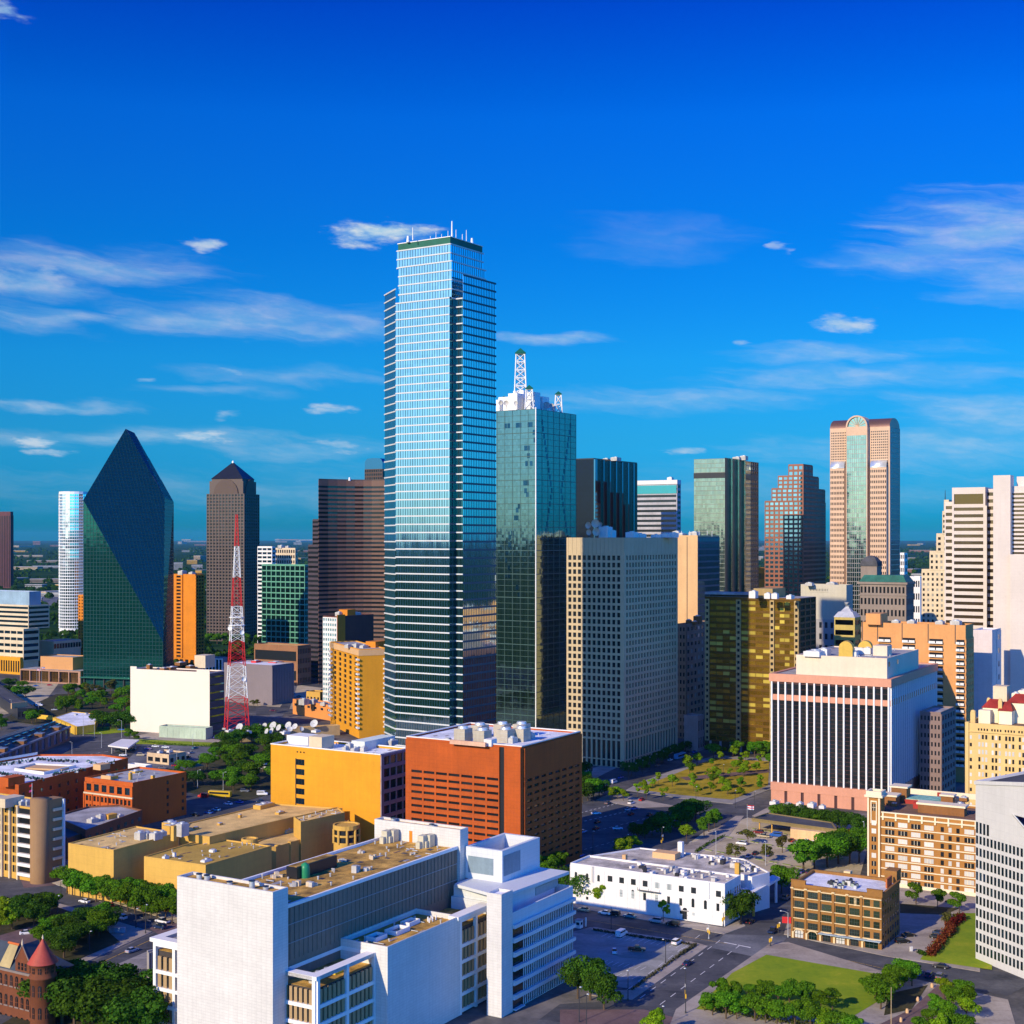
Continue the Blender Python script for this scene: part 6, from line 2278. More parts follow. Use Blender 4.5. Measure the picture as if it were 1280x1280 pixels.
# sandstone courthouse with conical turret, bottom left corner
def courthouse():
 D = 372
 a, bb = axes(31)
 c = X(53.5, D)
 Wc = mat('red sandstone', (.15, .046, .018), .85, .2, .2)
 Rs = mat('slate roof', (.05, .065, .08), .7, .2, .2)
 r = 3.25
 ze = ztop(1202, D)
 za = ztop(1172, D)
 q1 = c + bb * 2.4 + a * 1.0
 q0 = hit(q1, bb, -120)
 H = ze - 4.5
 b = Bld('courthouse', 'red sandstone courthouse with slate roof and round turret under a red cone', 'courthouse', [q0, q1, q1 + a * 11, q0 + a * 11], H, Wc, None, 0)
 LL = (q1 - q0).length
 e = (q1 - q0).normalized(); n = Vector((e.y, -e.x))
 # hip roof
 pts = [q0, q1, q1 + a * 11, q0 + a * 11]
 o = inset(pts, -.5)
 rid = [q0 + a * 5.5 + e * 5, q1 + a * 5.5 - e * 5]
 vs = [(p.x, p.y, H) for p in o] + [(p.x, p.y, H + 5) for p in rid]
 b.mb('slate_roof').add(vs, [(0, 1, 5, 4), (1, 2, 5), (2, 3, 4, 5), (3, 0, 4)], Rs)
 # arched windows in two storeys
 for j, z in enumerate((H - 3.2, H - 8.6, H - 14)):
  for i in range(9):
   s = LL - 2.6 - i * 2.15
   b.win(q0 + e * s + n * .06, e, z, 1.05, 2.3, G_dark, Wc, (2, 2), 'window', True)
   b.mb('window_arch', True).obox(q0, e, n, s - .8, s + .8, .02, .22, z - 1.55, z - 1.25, mat('grey stone trim', (.2, .16, .14), .8))
 b.mb('cornice').obox(q0, e, n, 0, LL, .02, .5, H - .6, H, MATS['grey stone trim'])
 # gabled dormer bay
 s0, s1 = LL - 9.2, LL - 3.6
 gz = H + 3.2
 sm = (s0 + s1) / 2
 f = [(s0, H - .5), (s1, H - .5), (s1, gz), (sm, gz + 4.2), (s0, gz)]
 v0 = [((q0 + e * s + n * .35).x, (q0 + e * s + n * .35).y, z) for s, z in f]
 v1 = [((q0 + e * s - n * 5).x, (q0 + e * s - n * 5).y, z) for s, z in f]
 b.mb('gable').add(v0 + v1, [(0, 1, 2, 3, 4), (1, 6, 7, 2), (0, 4, 9, 5)], Wc)
 b.mb('gable_roof').add([(x, y, z + .15) for (x, y, z) in (v0[2], v0[3], v0[4], v1[2], v1[3], v1[4])], [(0, 3, 4, 1), (1, 4, 5, 2)], Rs)
 for i in range(3):
  b.win(q0 + e * (sm - 1.3 + i * 1.3) + n * .4, e, H + 1.6, .75, 1.9, G_dark, Wc, (1, 2), 'dormer_window')
 b.mb('gable_coping').tube(v0[2], v0[3], .2, .2, MATS['grey stone trim'], 4)
 b.mb('gable_coping').tube(v0[4], v0[3], .2, .2, MATS['grey stone trim'], 4)
 b.mb('finial').lathe(v0[3][:2], [(.3, gz + 4.2), (.25, gz + 5), (.02, gz + 6)], W_cream, 8)
 # second gable roof in tan stone left of it
 sl = [(LL - 16, H), (LL - 11.5, H), (LL - 12, H + 5.5), (LL - 15.5, H + 5.5)]
 b.mb('tan_roof').add([((q0 + e * s + n * (.3 if k < 2 else -3)).x, (q0 + e * s + n * (.3 if k < 2 else -3)).y, z + .3) for k, (s, z) in enumerate(sl)], [(0, 1, 2, 3)], mat('tan slate', (.4, .31, .14), .8))
 b.mb('ridge').tube(tuple((q0 + e * (LL - 16) - n * 3).to_3d() + Vector((0, 0, H + 5.9))), tuple((q0 + e * (LL - 11.5) - n * 3).to_3d() + Vector((0, 0, H + 5.9))), .35, .35, mat('orange ridge', (.6, .14, .03), .7), 6)
 # turret
 b.mb('turret').lathe((c.x, c.y), [(r, 0), (r, ze - 4.2), (r + .35, ze - 4.0), (r + .35, ze - 3.6), (r, ze - 3.4), (r, ze - .2), (r + .5, ze)], Wc, 20)
 b.mb('turret_cone').lathe((c.x, c.y), [(r + .75, ze - .1), (r * .62, ze + 2.9), (.12, za - .3), (.02, za)], mat('red tile cone', (.36, .06, .035), .6, .2, .3), 20)
 b.mb('turret_finial').lathe((c.x, c.y), [(.12, za - .6), (.3, za), (.05, za + .8)], W_cream, 8)
 for k, ang in enumerate((-150, -118, -86, -54, -22)):
  t = R(ang)
  d = Vector((math.cos(t), math.sin(t)))
  ee = Vector((-d.y, d.x))
  for (z, h, ar) in ((ze - 1.7, 1.5, False), (ze - 7.2, 2.6, True), (ze - 13, 2.6, True)):
   b.win(c + d * (r + .03), ee, z, .85, h, G_dark, Wc, (2, 2), 'turret_window', ar)
 b.done()
courthouse()
# ------------------------------------------------------------------ front right: brick hotel, brown brick block, white low block
def brick_hotel():
 a, bb = axes(30)
 H = 26.3
 Wb = mat('toffee brick', (.36, .16, .035), .8, .12, .08)
 Wl = mat('ivory terracotta', (.78, .66, .44), .7, .06, .1)
 Pr = X(1219, 507)
 L = hit(Pr, bb, 1086)
 C = Pr - bb * 14
 b = Bld('hotel', 'toffee brick hotel with ivory bands, a corner tower and a green tiled roof terrace', 'hotel', [L, C, C + a * 30, L + a * 30], H, Wb, R_rust, .8)
 LL = (C - L).length
 e = (C - L).normalized(); n = Vector((e.y, -e.x))
 sh = 3.05
 nfl = 8
 # bays of windows
 bays = [(6.2, 3), (11.0, 3), (15.8, 3), (20.6, 3), (25.4, 1), (28.2, 1), (31.0, 1), (35.0, 3), (40, 3)]
 for j in range(nfl):
  z = H - 3.2 - j * sh
  for (s, k) in bays:
   if s > LL - 3:
    continue
   w = 3.4 if k == 3 else 1.15
   hh = 1.75 if j < nfl - 1 else 2.6
   b.win(L + e * (s + 1.7) + n * .06, e, z if j < nfl - 1 else z - .3, w, hh, G_white, Wl, (k, 1))
  if j < nfl - 1:
   b.mb('belt_course', True).obox(L, e, n, 4.6, LL, .02, .25, z - 1.55, z - 1.2, Wl)
 b.mb('cornice').obox(L, e, n, 4.5, LL, .02, .6, H - .9, H - .4, Wl)
 b.mb('base_course').obox(L, e, n, -.5, LL, .02, .5, 0, 1.4, Wl)
 for i in range(8):
  s = 5.4 + i * 4.8
  if s < LL:
   b.mb('finial', True).obox(L, e, n, s - .3, s + .3, .0, .5, H - 1.8, H + .9, Wl)
 b.mb('parapet_coping').ring(inset([L, C, C + a * 30, L + a * 30], -.15), inset([L, C, C + a * 30, L + a * 30], .5), H + .8, H + 1.2, Wl)
 # corner tower
 zt = H + 8.6
 tp = [L + e * -.4 - a * .6, L + e * 4.6 - a * .6, L + e * 4.6 + a * 5, L + e * -.4 + a * 5]
 b.volume(tp, 0, zt - 1, Wb, R_rust, 0, part='corner_tower')
 b.mb('tower_cornice').ring(inset(tp, -.9), inset(tp, .4), zt - 2.2, zt - 1.4, Wl)
 b.mb('tower_cornice').ring(inset(tp, -.4), inset(tp, .4), zt - 1.4, zt, Wl)
 o = tp[0]
 for s in (.1, 4.2):
  b.mb('tower_pilaster', True).obox(o, e, n, s, s + .6, .02, .35, 0, zt - 2.2, Wl)
 for s in (1.3, 3.3):
  b.mb('tower_pilaster', True).obox(o, e, n, s, s + .35, .02, .3, zt - 12, zt - 4, Wl)
 b.mb('tower_cornice').obox(o, e, n, 1.3, 3.65, .02, .35, zt - 4, zt - 3.5, Wl)
 b.win(o + e * 2.5 + n * .06, e, zt - 6, 1.3, 2.6, G_dark, Wl, (2, 2))
 for j in range(9):
  b.win(o + e * 2.5 + n * .06, e, H - 3.2 - j * sh, 1.7, 1.8, G_white, Wl, (2, 1))
 # roof works
 for (u, D, sx, sy, h) in ((1111, 545, 7, 6, 3.5), (1126, 552, 6, 6, 5.5), (1185, 540, 4.5, 4, 4.2)):
  q = X(u, D)
  mbp = b.mb(('roof_house', u))
  mbp.box((q.x, q.y, H), (sx, sy, h), W_brown, R(-30))
  mbp.box((q.x, q.y, H + h), (sx + 1, sy + 1, .6), Wl, R(-30))
 b.mb('coping_strip').box((X(1180, 560).x, X(1180, 560).y, H), (34, .6, 2.2), Wl, R(-30))
 q = X(1163, 548)
 b.mb('terrace').box((q.x, q.y, H), (17, 11, 1.6), W_pink, R(-30))
 b.mb('terrace_floor').box((q.x, q.y, H + 1.6), (16.4, 10.4, .12), mat('sea green tiles', (.22, .48, .36), .6, .3, .6, joints=(1.2, 1.2, .5)), R(-30))
 for (u, D, sx, sy, h) in ((1147, 536, 3, 2, 2.4), (1183, 556, 7, .8, 2.2), (1139, 545, 5, .8, 1.6)):
  q = X(u, D)
  b.mb(('red_screen', u)).box((q.x, q.y, H), (sx, sy, h), mat('dark red panel', (.34, .03, .02), .7), R(-30))
 q = X(1178, 526)
 b.mb('loggia').box((q.x, q.y, H), (17, 5, 3.2), W_brown, R(-30))
 b.mb('loggia').box((q.x, q.y, H + 3.2), (18, 6, .7), Wl, R(-30))
 mech(b, [(1118, 540, (2, 2, 1.2)), (1205, 550, (3, 3, 1.5)), (1200, 540, (5, 3, 1))], m=W_brown)
 b.done()
brick_hotel()


def brown_block():
 D = 441
 L, C, Rr, B = corners(990.5, 1102, 1124.5, D, 30)
 H = 16.6
 Wb = mat('amber brown brick', (.27, .125, .03), .85, .18, .12)
 Wc = mat('buff trim', (.68, .52, .28), .75, .08, .1)
 b = Bld('loft_building', 'five storey amber brown brick loft building with arched shopfronts and a white roof', 'loft building', [L, C, Rr, B], H, Wb, R_white, 0)
 b.mb('parapet').ring(inset([L, C, Rr, B], -.25), inset([L, C, Rr, B], .5), H, H + 1.0, Wb)
 e = (C - L).normalized(); n = Vector((e.y, -e.x)); LL = (C - L).length
 e2 = (Rr - C).normalized(); n2 = Vector((e2.y, -e2.x)); LR = (Rr - C).length
 # raised corners
 for (o, ee, nn, s0, s1) in ((L, e, n, -.3, 4.4), (L, e, n, LL - 4.6, LL + .3)):
  b.mb('raised_parapet', True).obox(o, ee, nn, s0, s1, -.6, .32, H, H + 2.0, Wb)
  b.mb('raised_coping', True).obox(o, ee, nn, s0 - .1, s1 + .1, -.7, .45, H + 2.0, H + 2.3, Wb)
 Wf = mat('dark green frame', (.03, .045, .035), .6)
 pw = LL / 6.4
 gl = glass('grey green pane', (.09, .12, .10), .8, .06, .02, var=.45)
 for i in range(6):
  s0 = i * pw
  w = pw if i < 5 else LL - 5 * pw
  b.mb('pier', True).obox(L, e, n, s0 - .35, s0 + .35, .02, .45, 0, H + .2, Wb)
  for j in range(4):
   z = H - 2.2 - j * 3.35
   if i < 5:
    b.win(L + e * (s0 + w / 2) + n * .08, e, z, w - 1.3, 2.05, gl, Wf, (4, 2))
   else:
    for k in (.27, .75):
     b.win(L + e * (s0 + w * k) + n * .08, e, z, w * .3, 2.0, gl, Wf, (1, 2))
  b.mb('capital', True).obox(L, e, n, s0 - .5, s0 + .5, .02, .6, H - .6, H - .2, Wc)
 for j in range(4):
  z = H - 2.2 - j * 3.35
  b.mb('sill', True).obox(L, e, n, 0, LL, .02, .3, z - 1.35, z - 1.1, Wc)
 b.mb('lintel_band').obox(L, e, n, 0, LL, .02, .32, H - .95, H - .65, Wc)
 for j in range(6):
  b.mb('quoin', True).obox(L, e, n, LL * .70, LL * .70 + .8, .02, .4, H - 3.6 + j * .42, H - 3.4 + j * .42, Wc)
 # arched ground floor
 for i in range(6):
  s0 = i * pw + .6
  s1 = (i + 1) * pw - .6 if i < 5 else LL - .6
  sc, hw_ = (s0 + s1) / 2, (s1 - s0) / 2
  vs, k = [], 10
  for t in [math.pi * q / k for q in range(k + 1)]:
   for (r, nn) in ((1.0, .5), (.86, .5), (1.0, .02), (.86, .02)):
    p = L + e * (sc + hw_ * r * math.cos(t)) + n * nn
    vs.append((p.x, p.y, 2.0 + 1.15 * (r + (r - 1)) * math.sin(t)))
  fs = []
  for q in range(k):
   x, w2 = 4 * q, 4 * q + 4
   fs += [(x, x + 1, w2 + 1, w2), (x + 2, x, w2, w2 + 2), (x + 1, x + 3, w2 + 3, w2 + 1)]
  b.mb('arch', True).add(vs, fs, Wc)
  b.win(L + e * sc + n * .06, e, 1.35, hw_ * 1.6, 2.3, G_white if i in (0, 2, 3, 4) else G_green, Wf, (3, 2), 'shopfront')
  b.mb('arch_pier', True).obox(L, e, n, s0 - .6, s0 + .0, .02, .5, 0, 2.1, Wc)
 b.mb('awning').obox(L, e, n, pw * 2, LL, .3, 1.9, 2.75, 2.95, mat('blue grey awning', (.34, .42, .46), .6))
 # side wall windows
 for i in range(7):
  for j in range(5):
   b.win(C + e2 * (LR * (i + .6) / 7.4) + n2 * .05, e2, H - 2.4 - j * 3.35, 1.3, 1.8, G_dark, Wf, (1, 2))
 # roof
 b.box('penthouse', 1116, 462, (5.5, 4, 4), H, Wb, 30)
 b.box('stair_house', 1060, 470, (2.6, 2.2, 1.6), H, Wc, 30)
 b.box('roof_screen', 1111, 455, (6, .5, 3.0), H, mat('orange red panel', (.5, .14, .04), .8), 30)
 rnd = random.Random(5)
 for i in range(22):
  u = 1035 + 38 * rnd.random()
  q = X(u, 453 + rnd.uniform(-2, 6))
  mb = MB()
  h = rnd.uniform(.7, 1.7)
  mb.box((q.x, q.y, H), (1.1, .9, h), rnd.choice((M_mech, M_duct, W_dark, mat('sage unit', (.3, .36, .3), .6))), R(59))
  mb.tube((q.x, q.y, H + h), (q.x, q.y, H + h + .25), .4, .4, W_dark, 8)
  mb.build('condenser', b.root, b.org)
 b.done()
 # red blade sign on the corner
 q = L + n * .6 - e * .9
 t = empty('shop_sign', (q.x, q.y, 4.6), 'bright red projecting sign on the left corner of the amber brown brick building', 'sign')
 mb = MB(); mb.box((q.x - .8, q.y, 4.6), (2.9, .35, 2.0), W_redpaint, R(-14)); mb.build('panel', t, Vector((q.x, q.y, 4.6)))
 mb = MB(); mb.tube((q.x + .3, q.y, 6.7), (q.x + 1.4, q.y + .4, 6.9), .06, .06, W_dark); mb.tube((q.x + .3, q.y, 4.5), (q.x + 1.4, q.y + .4, 4.4), .06, .06, W_dark); mb.build('bracket', t, Vector((q.x, q.y, 4.6)))
brown_block()


def white_low():
 D = 468
 L, C, Rr, B = corners(713, 906, 926, D, 31)
 H = 13.6
 Ww = mat('white painted brick', (.74, .72, .68), .8, .1, .1)
 Rf = mat('patchy grey roof', (.46, .41, .33), .95, .6, .16, streak=False)
 b = Bld('low_building', 'long white painted two storey building with arched windows and cluttered grey roof', 'building', [L, C, Rr, B], H, Ww, Rf, .7)
 e = (C - L).normalized(); n = Vector((e.y, -e.x)); LL = (C - L).length
 e2 = (Rr - C).normalized(); n2 = Vector((e2.y, -e2.x)); LR = (Rr - C).length
 gy = glass('pale blind window', (.05, .06, .06), .5, .1, .01, var=.3, alt=(.3, (.55, .60, .58)))
 for i in range(13):
  s = LL * (i + .5) / 13
  if i in (0, 1, 2):
   b.win(L + e * s + n * .05, e, H - 3.6, .95, 1.8, gy, W_dark, (1, 2), 'window', True)
  elif i != 11:
   b.win(L + e * s + n * .05, e, H - 3.0, 1.8, 2.0, gy, W_dark, (3, 1))
  if i > 3:
   b.win(L + e * (s - .2) + n * .05, e, H - 7.5, 1.05, 2.5, gy, W_dark, (1, 2), 'window', i in (5, 6, 10, 11))
  if i in (1, 8, 9, 10):
   b.win(L + e * s + n * .05, e, H - 11, .9, 1.0, gy, W_dark, (1, 1))
  b.mb('pilaster', True).obox(L, e, n, LL * i / 13 - .12, LL * i / 13 + .12, .0, .1, 0, H, Ww)
 b.win(L + e * LL * .755 + n * .06, e, 1.9, 1.9, 3.0, G_dark, W_dark, (2, 2), 'door', True)
 b.mb('door_arch').obox(L, e, n, LL * .755 - 1.3, LL * .755 + 1.3, .02, .35, 3.2, 3.5, W_grey)
 for i in range(7):
  b.win(C + e2 * (LR * (i + .5) / 7) + n2 * .05, e2, H - 3.4, .7, 2.0, gy, W_dark, (1, 2))
  b.win(C + e2 * (LR * (i + .5) / 7) + n2 * .05, e2, H - 8, .7, 2.0, gy, W_dark, (1, 2))
 b.mb('fire_escape').obox(L, e, n, LL * .46, LL * .60, .1, 1.2, H - 5.4, H - 5.3, W_dark)
 for s in (.46, .53, .6):
  b.mb('fire_escape').obox(L, e, n, LL * s - .05, LL * s + .05, 1.1, 1.2, H - 5.3, H - 4.3, W_dark)
 # rear wing
 pix = [(738, 1071), (800, 1061), (930, 1075), (962, 1092), (940, 1098), (926, 1094), (900, 1096), (800, 1084)]
 pts = [G(u, v, 12.0) for u, v in pix]
 ar = sum(pts[i - 1].x * pts[i].y - pts[i].x * pts[i - 1].y for i in range(len(pts)))
 pts = pts if ar > 0 else pts[::-1]
 b.volume(pts, 8.5 if False else 0, 12.0, Ww, Rf, .5, part='rear_wing')
 b.box('stair_house', 833, 516, (9, 5, 2.2), 12.0, W_peach, 120)
 b.box('chimney', 851, 518, (1.8, 1.8, 5.5), 12.0, W_white, 31)
 b.box('chimney', 922, 483, (1.6, 1.6, 5.8), 12.0, W_tan, 31)
 b.mb(('chimney', 2)).box((X(781, 508).x, X(781, 508).y, 12), (1.6, 1.4, 3), W_peach, R(59))
 rnd = random.Random(11)
 def on_roof():
  if rnd.random() < .45:
   return L + e * LL * rnd.uniform(.35, .98) - n * rnd.uniform(1.2, LR - 1.5), H + .06
  while True:
   q = G(rnd.uniform(790, 945), rnd.uniform(1066, 1093), 12.0)
   if all((pts[i] - pts[i - 1]).x * (q - pts[i - 1]).y - (pts[i] - pts[i - 1]).y * (q - pts[i - 1]).x > 2.5 * (pts[i] - pts[i - 1]).length for i in range(len(pts))) and (q - L).dot(n) < -LR - 2:
    return q, 12.06
 for i in range(64):
  q, z = on_roof()
  mb = MB()
  mb.box((q.x, q.y, z), (rnd.uniform(.8, 2.8), rnd.uniform(.7, 1.6), rnd.uniform(.4, 1.7)), rnd.choice((M_mech, M_duct, W_white, W_dark, M_mech)), R(59))
  mb.build('rooftop_unit', b.root, b.org)
 for i in range(9):
  q, z = on_roof()
  d = rnd.choice((e, n)) * rnd.uniform(-1.5, 1.5)
  mb = MB()
  mb.tube((q.x - d.x, q.y - d.y, z + .35), (q.x + d.x, q.y + d.y, z + .35), .2, .2, M_duct, 6)
  mb.build('roof_pipe', b.root, b.org)
 # white drive-in canopy on the right end
 pc = [G(922, 1112, 8.5), G(966, 1093, 8.5), G(975, 1096, 8.5), G(935, 1119, 8.5)]
 ar = sum(pc[i - 1].x * pc[i].y - pc[i].x * pc[i - 1].y for i in range(4))
 pc = pc if ar > 0 else pc[::-1]
 b.mb('canopy').prism(pc, 7.4, 8.3, Ww)
 q = G(942, 1116, 8)
 b.mb('canopy_post').tube((q.x, q.y, 0), (q.x, q.y, 7.4), .5, .5, W_tan, 10)
 q = G(970, 1100, 8)
 b.mb(('canopy_post', 2)).tube((q.x, q.y, 0), (q.x, q.y, 7.4), .5, .5, Ww, 10)
 # grey drain stacks on the front
 for s in (.145, .155, .90):
  b.mb('drain_stack', True).obox(L, e, n, LL * s, LL * s + .35, .1, .4, H - 5, H + .5, W_white)
 b.done()
white_low()


def drive_through():
 pix = [(940, 1024), (1046, 1038), (1040, 1029), (960, 1017)]
 b = poly_bld('shop', 'low tan drive through building with wide dark overhanging roof by the tan car park', 'shop', [(988, 1036), (1034, 1041), (1040, 1033), (990, 1028)], 4.2, mat('peach render', (.66, .44, .22), .8), None, 0)
 pts = [G(u, v, 5.2) for u, v in pix]
 ar = sum(pts[i - 1].x * pts[i].y - pts[i].x * pts[i - 1].y for i in range(4))
 pts = pts if ar > 0 else pts[::-1]
 b.mb('roof_canopy').prism(pts, 4.2, 5.3, mat('bronze fascia', (.20, .15, .06), .6), R_dark)
 b.mb('canopy_edge').ring(inset(pts, -.2), inset(pts, .5), 5.3, 5.7, mat('bronze fascia', (.20, .15, .06), .6))
 for t in (.1, .25):
  q = lerp(pts[0], pts[1], t)
  b.mb('post', True).tube((q.x, q.y + 1.5, 0), (q.x, q.y + 1.5, 4.2), .3, .3, W_tan, 8)
 for (u, v) in ((1018, 1039), (1028, 1040)):
  p = G(u, v, 4.2)
  b.win(p + Vector((0, -.1)), Vector((.87, -.5)), 1.5, 1.2, 2.2, G_dark, None, (0, 0), 'door')
 mech(b, [(968, 655, (5, 3, 1.4)), (985, 650, (4, 3, 1.2)), (1000, 650, (4, 2.5, 1.6)), (1015, 648, (5, 3, 1.8)), (1028, 645, (3, 2.5, 1.2))], z=5.3, m=W_white)
 b.done()
drive_through()


# grey panelled tower with a blue glass facet, right edge
def grey_tower():
 L = X(1219.5, 432)
 e = Vector((.37, -.93)).normalized()
 LL = 74
 C = L + e * LL
 n = Vector((e.y, -e.x))
 Wg = mat('pale grey panel', (.56, .545, .52), .65, .06, .05, joints=(2.4, 2.6, .10), th=0)
 zL, zC = ztop(979, 432), ztop(979, 432) + 10.5
 back = -n
 pts = [L, C, C + back * 34, L + back * 34]
 b = Bld('office_tower', 'pale grey panelled tower with rows of narrow dark windows, cut by the right edge', 'tower', pts, zL, Wg, None, 0, vol=False)
 b.mb('wall').prism(pts, 0, [zL, zC, zC + 3, zL + 3.2], Wg, R_dark)
 q = inset(pts, -.35)
 ztops = [zL, zC, zC + 3, zL + 3.2]
 qi = inset(pts, .9)
 vs = [(p.x, p.y, z - .4) for p, z in zip(q, ztops)] + [(p.x, p.y, z + .7) for p, z in zip(q, ztops)] + [(p.x, p.y, z + .7) for p, z in zip(qi, ztops)] + [(p.x, p.y, z - .2) for p, z in zip(qi, ztops)]
 fs = []
 for i in range(4):
  j = (i + 1) % 4
  fs += [(i, j, 4 + j, 4 + i), (4 + i, 4 + j, 8 + j, 8 + i), (8 + i, 8 + j, 12 + j, 12 + i)]
 b.mb('parapet').add(vs, fs, Wg)
 gd = glass('slot window', (.03, .07, .09), .8, .06, .01, var=.3)
 fh = 3.72
 top = zL - 13.5
 for j in range(13):
  z = top - j * fh
  for i in range(30):
   if j == 0 and i > 3:
    continue
   s = .7 + i * 1.62
   if z < 2:
    continue
   b.win(L + e * s + n * .03, e, z, .92, 2.5 if j else 3.4, gd, None, (0, 0))
 # triangular blue facet near the top
 p0, p1, p2 = (L + e * 16.5, zL - 6.5), (L + e * 46, zL - 6.5), (L + e * 46, zL - 25)
 vs = [((p + n * .12).x, (p + n * .12).y, z) for p, z in (p0, p1, p2)] + [((p - n * .2).x, (p - n * .2).y, z) for p, z in (p0, p1, p2)]
 b.mb('glass_facet').add(vs, [(0, 2, 1), (0, 1, 4, 3), (1, 2, 5, 4), (2, 0, 3, 5)], glass('facet blue glass', (.08, .2, .4), 1.0, .05, .01, grid=(2.4, 2.6), th=0))
 b.mb('facet_frame').tube(vs[0], vs[2], .3, .3, Wg, 4)
 b.mb('facet_frame').tube(vs[0], vs[1], .25, .25, Wg, 4)
 b.done()
grey_tower()


# ------------------------------------------------------------------ tan college complex, centre left
def tan_complex():
 Wt = mat('tan brick wall', (.58, .345, .07), .8, .1, .05, joints=(4, 3, .1))
 b = poly_bld('college_building', 'low tan brick college complex of flat gravel roofs and round stair turrets', 'college', [(85.3, 1055.5), (142, 1064.3), (223.4, 1042.3), (170, 1034)], 18.1, Wt, R_tan, .5)

 def vol(pix, z, wall=Wt, roof=R_tan, par=.5):
  pts = [G(u, v, z) for u, v in pix]
  ar = sum(pts[i - 1].x * pts[i].y - pts[i].x * pts[i - 1].y for i in range(len(pts)))
  pts = pts if ar > 0 else pts[::-1]
  b.volume(pts, 0, z, wall, roof, par)
  if len(pts) == 4:
   clutter(b, pts, z + .07, 26, int(z * 10))
  return pts
 R2 = mat('olive gravel roof', (.44, .28, .05), .95, .25, .08, streak=False)
 vol([(180, 1072), (257, 1083), (339.5, 1058.8), (262, 1048)], 15, Wt, R2)
 vol([(224, 1043), (262, 1047.5), (367, 1022.5), (428, 1011.5), (338, 1005.5), (236, 1030)], 17.5)
 vol([(367, 1022.5), (376, 1029), (431, 1017), (422, 1010)], 19.0)
 low = vol([(300, 1062), (345, 1060), (432, 1034), (440, 1020), (372, 1031)], 12.0)
 # colonnade of the lower wing
 p, q = G(338, 1060, 12), G(432, 1035, 12)
 e = (q - p).normalized(); n = Vector((e.y, -e.x)); LL = (q - p).length
 for i in range(6):
  s = LL * (i + .4) / 6
  b.mb('buttress', True).obox(p, e, n, s - .8, s + .8, .1, 1.6, 0, 12.8, Wt)
  for z in (3.5, 8.5):
   b.win(p + e * (s + LL / 12) + n * .1, e, z, LL / 6 - 2, 2.4, G_dark)
 for i in range(5):
  qq = lerp(G(365, 1058, 10), G(405, 1046, 10), i / 4)
  mb = MB()
  mb.tube((qq.x, qq.y, 0), (qq.x, qq.y, 12), 1.0, 1.0, Wt, 10)
  mb.build('round_column', b.root, b.org)
 # round turrets
 for (u, D, r, H) in ((433, 545, 5.0, 18.5), (312, 530, 2.9, 16.2)):
  c = X(u, D)
  mb = b.mb('turret', True)
  mb.lathe((c.x, c.y), [(r, 0), (r, H - 7), (r, H - 6.5)], Wt, 20)
  mb.lathe((c.x, c.y), [(r - .5, H - 7), (r - .5, H - 1.5)], G_dark, 20)
  mb.lathe((c.x, c.y), [(r, H - 4.4), (r + .05, H - 4.0), (r, H - 3.6)], Wt, 20)
  mb.lathe((c.x, c.y), [(r, H - 1.8), (r + .25, H - 1.6), (r + .25, H), (r - .4, H), (r - .4, H - .5), (.05, H - .5)], Wt, 20, smooth=False)
  for k in range(9):
   t = 2 * math.pi * k / 9
   mb.tube((c.x + r * math.cos(t), c.y + r * math.sin(t), H - 7), (c.x + r * math.cos(t), c.y + r * math.sin(t), H - 1.6), .55, .55, Wt, 6)
 # rooftop machinery
 mech(b, [(175, 1 * 519, (3, 3, 2.6)), (184, 521, (3, 3, 2.0)), (195, 519, (4, 3, 2.4)), (203, 523, (2.4, 2.4, 2)), (228, 525, (4, 3, 4.6))], z=18.15)
 mech(b, [(217, 532, (8, 4, 3.0)), (213, 534, (5, 4, 3.4))], z=18.15, m=W_tan)
 b.box('chimney', 217, 517, (1.5, 1.5, 5.5), 18.1, Wt)
 mech(b, [(207, 501, (2.2, 1.4, .9)), (218, 504, (1, 1, 1.4)), (258, 497, (4, 2, .6)), (266, 512, (2, 2, .8))], z=15.05, m=W_white)
 mech(b, [(330, 583, (9, 4, 1.6)), (350, 570, (4, 2, .8)), (300, 562, (1.2, 1.2, 1.2)), (245, 540, (2, 1.4, .8)), (275, 548, (2, 1.4, .7))], z=17.55, m=W_tan)
 mech(b, [(348, 560, (5, 2.6, 1.2)), (360, 560, (5, 2.6, 1.2))], z=12.06, m=mat('sage unit2', (.38, .42, .28), .6))
 b.mb('red_wall').box((X(452, 520).x, X(452, 520).y, 0), (16, 9, 13.2), mat('rose render', (.50, .10, .11), .8), R(59))
 clutter(b, b.pts, 18.17, 26, 8)
 # low yellow retaining wall with tree planters
 b.done()
 p, q = G(86, 1114), G(225, 1143)
 e = (q - p).normalized(); n = Vector((e.y, -e.x))
 mb = MB(); mb.obox(p, e, n, 0, (q - p).length, 0, .4, 0, 4.5, W_yellow)
 tag(mb.build('garden_wall', None, Vector((p.x, p.y, 0))), 'yellow wall behind the row of trees below the tan college complex', 'wall')
tan_complex()


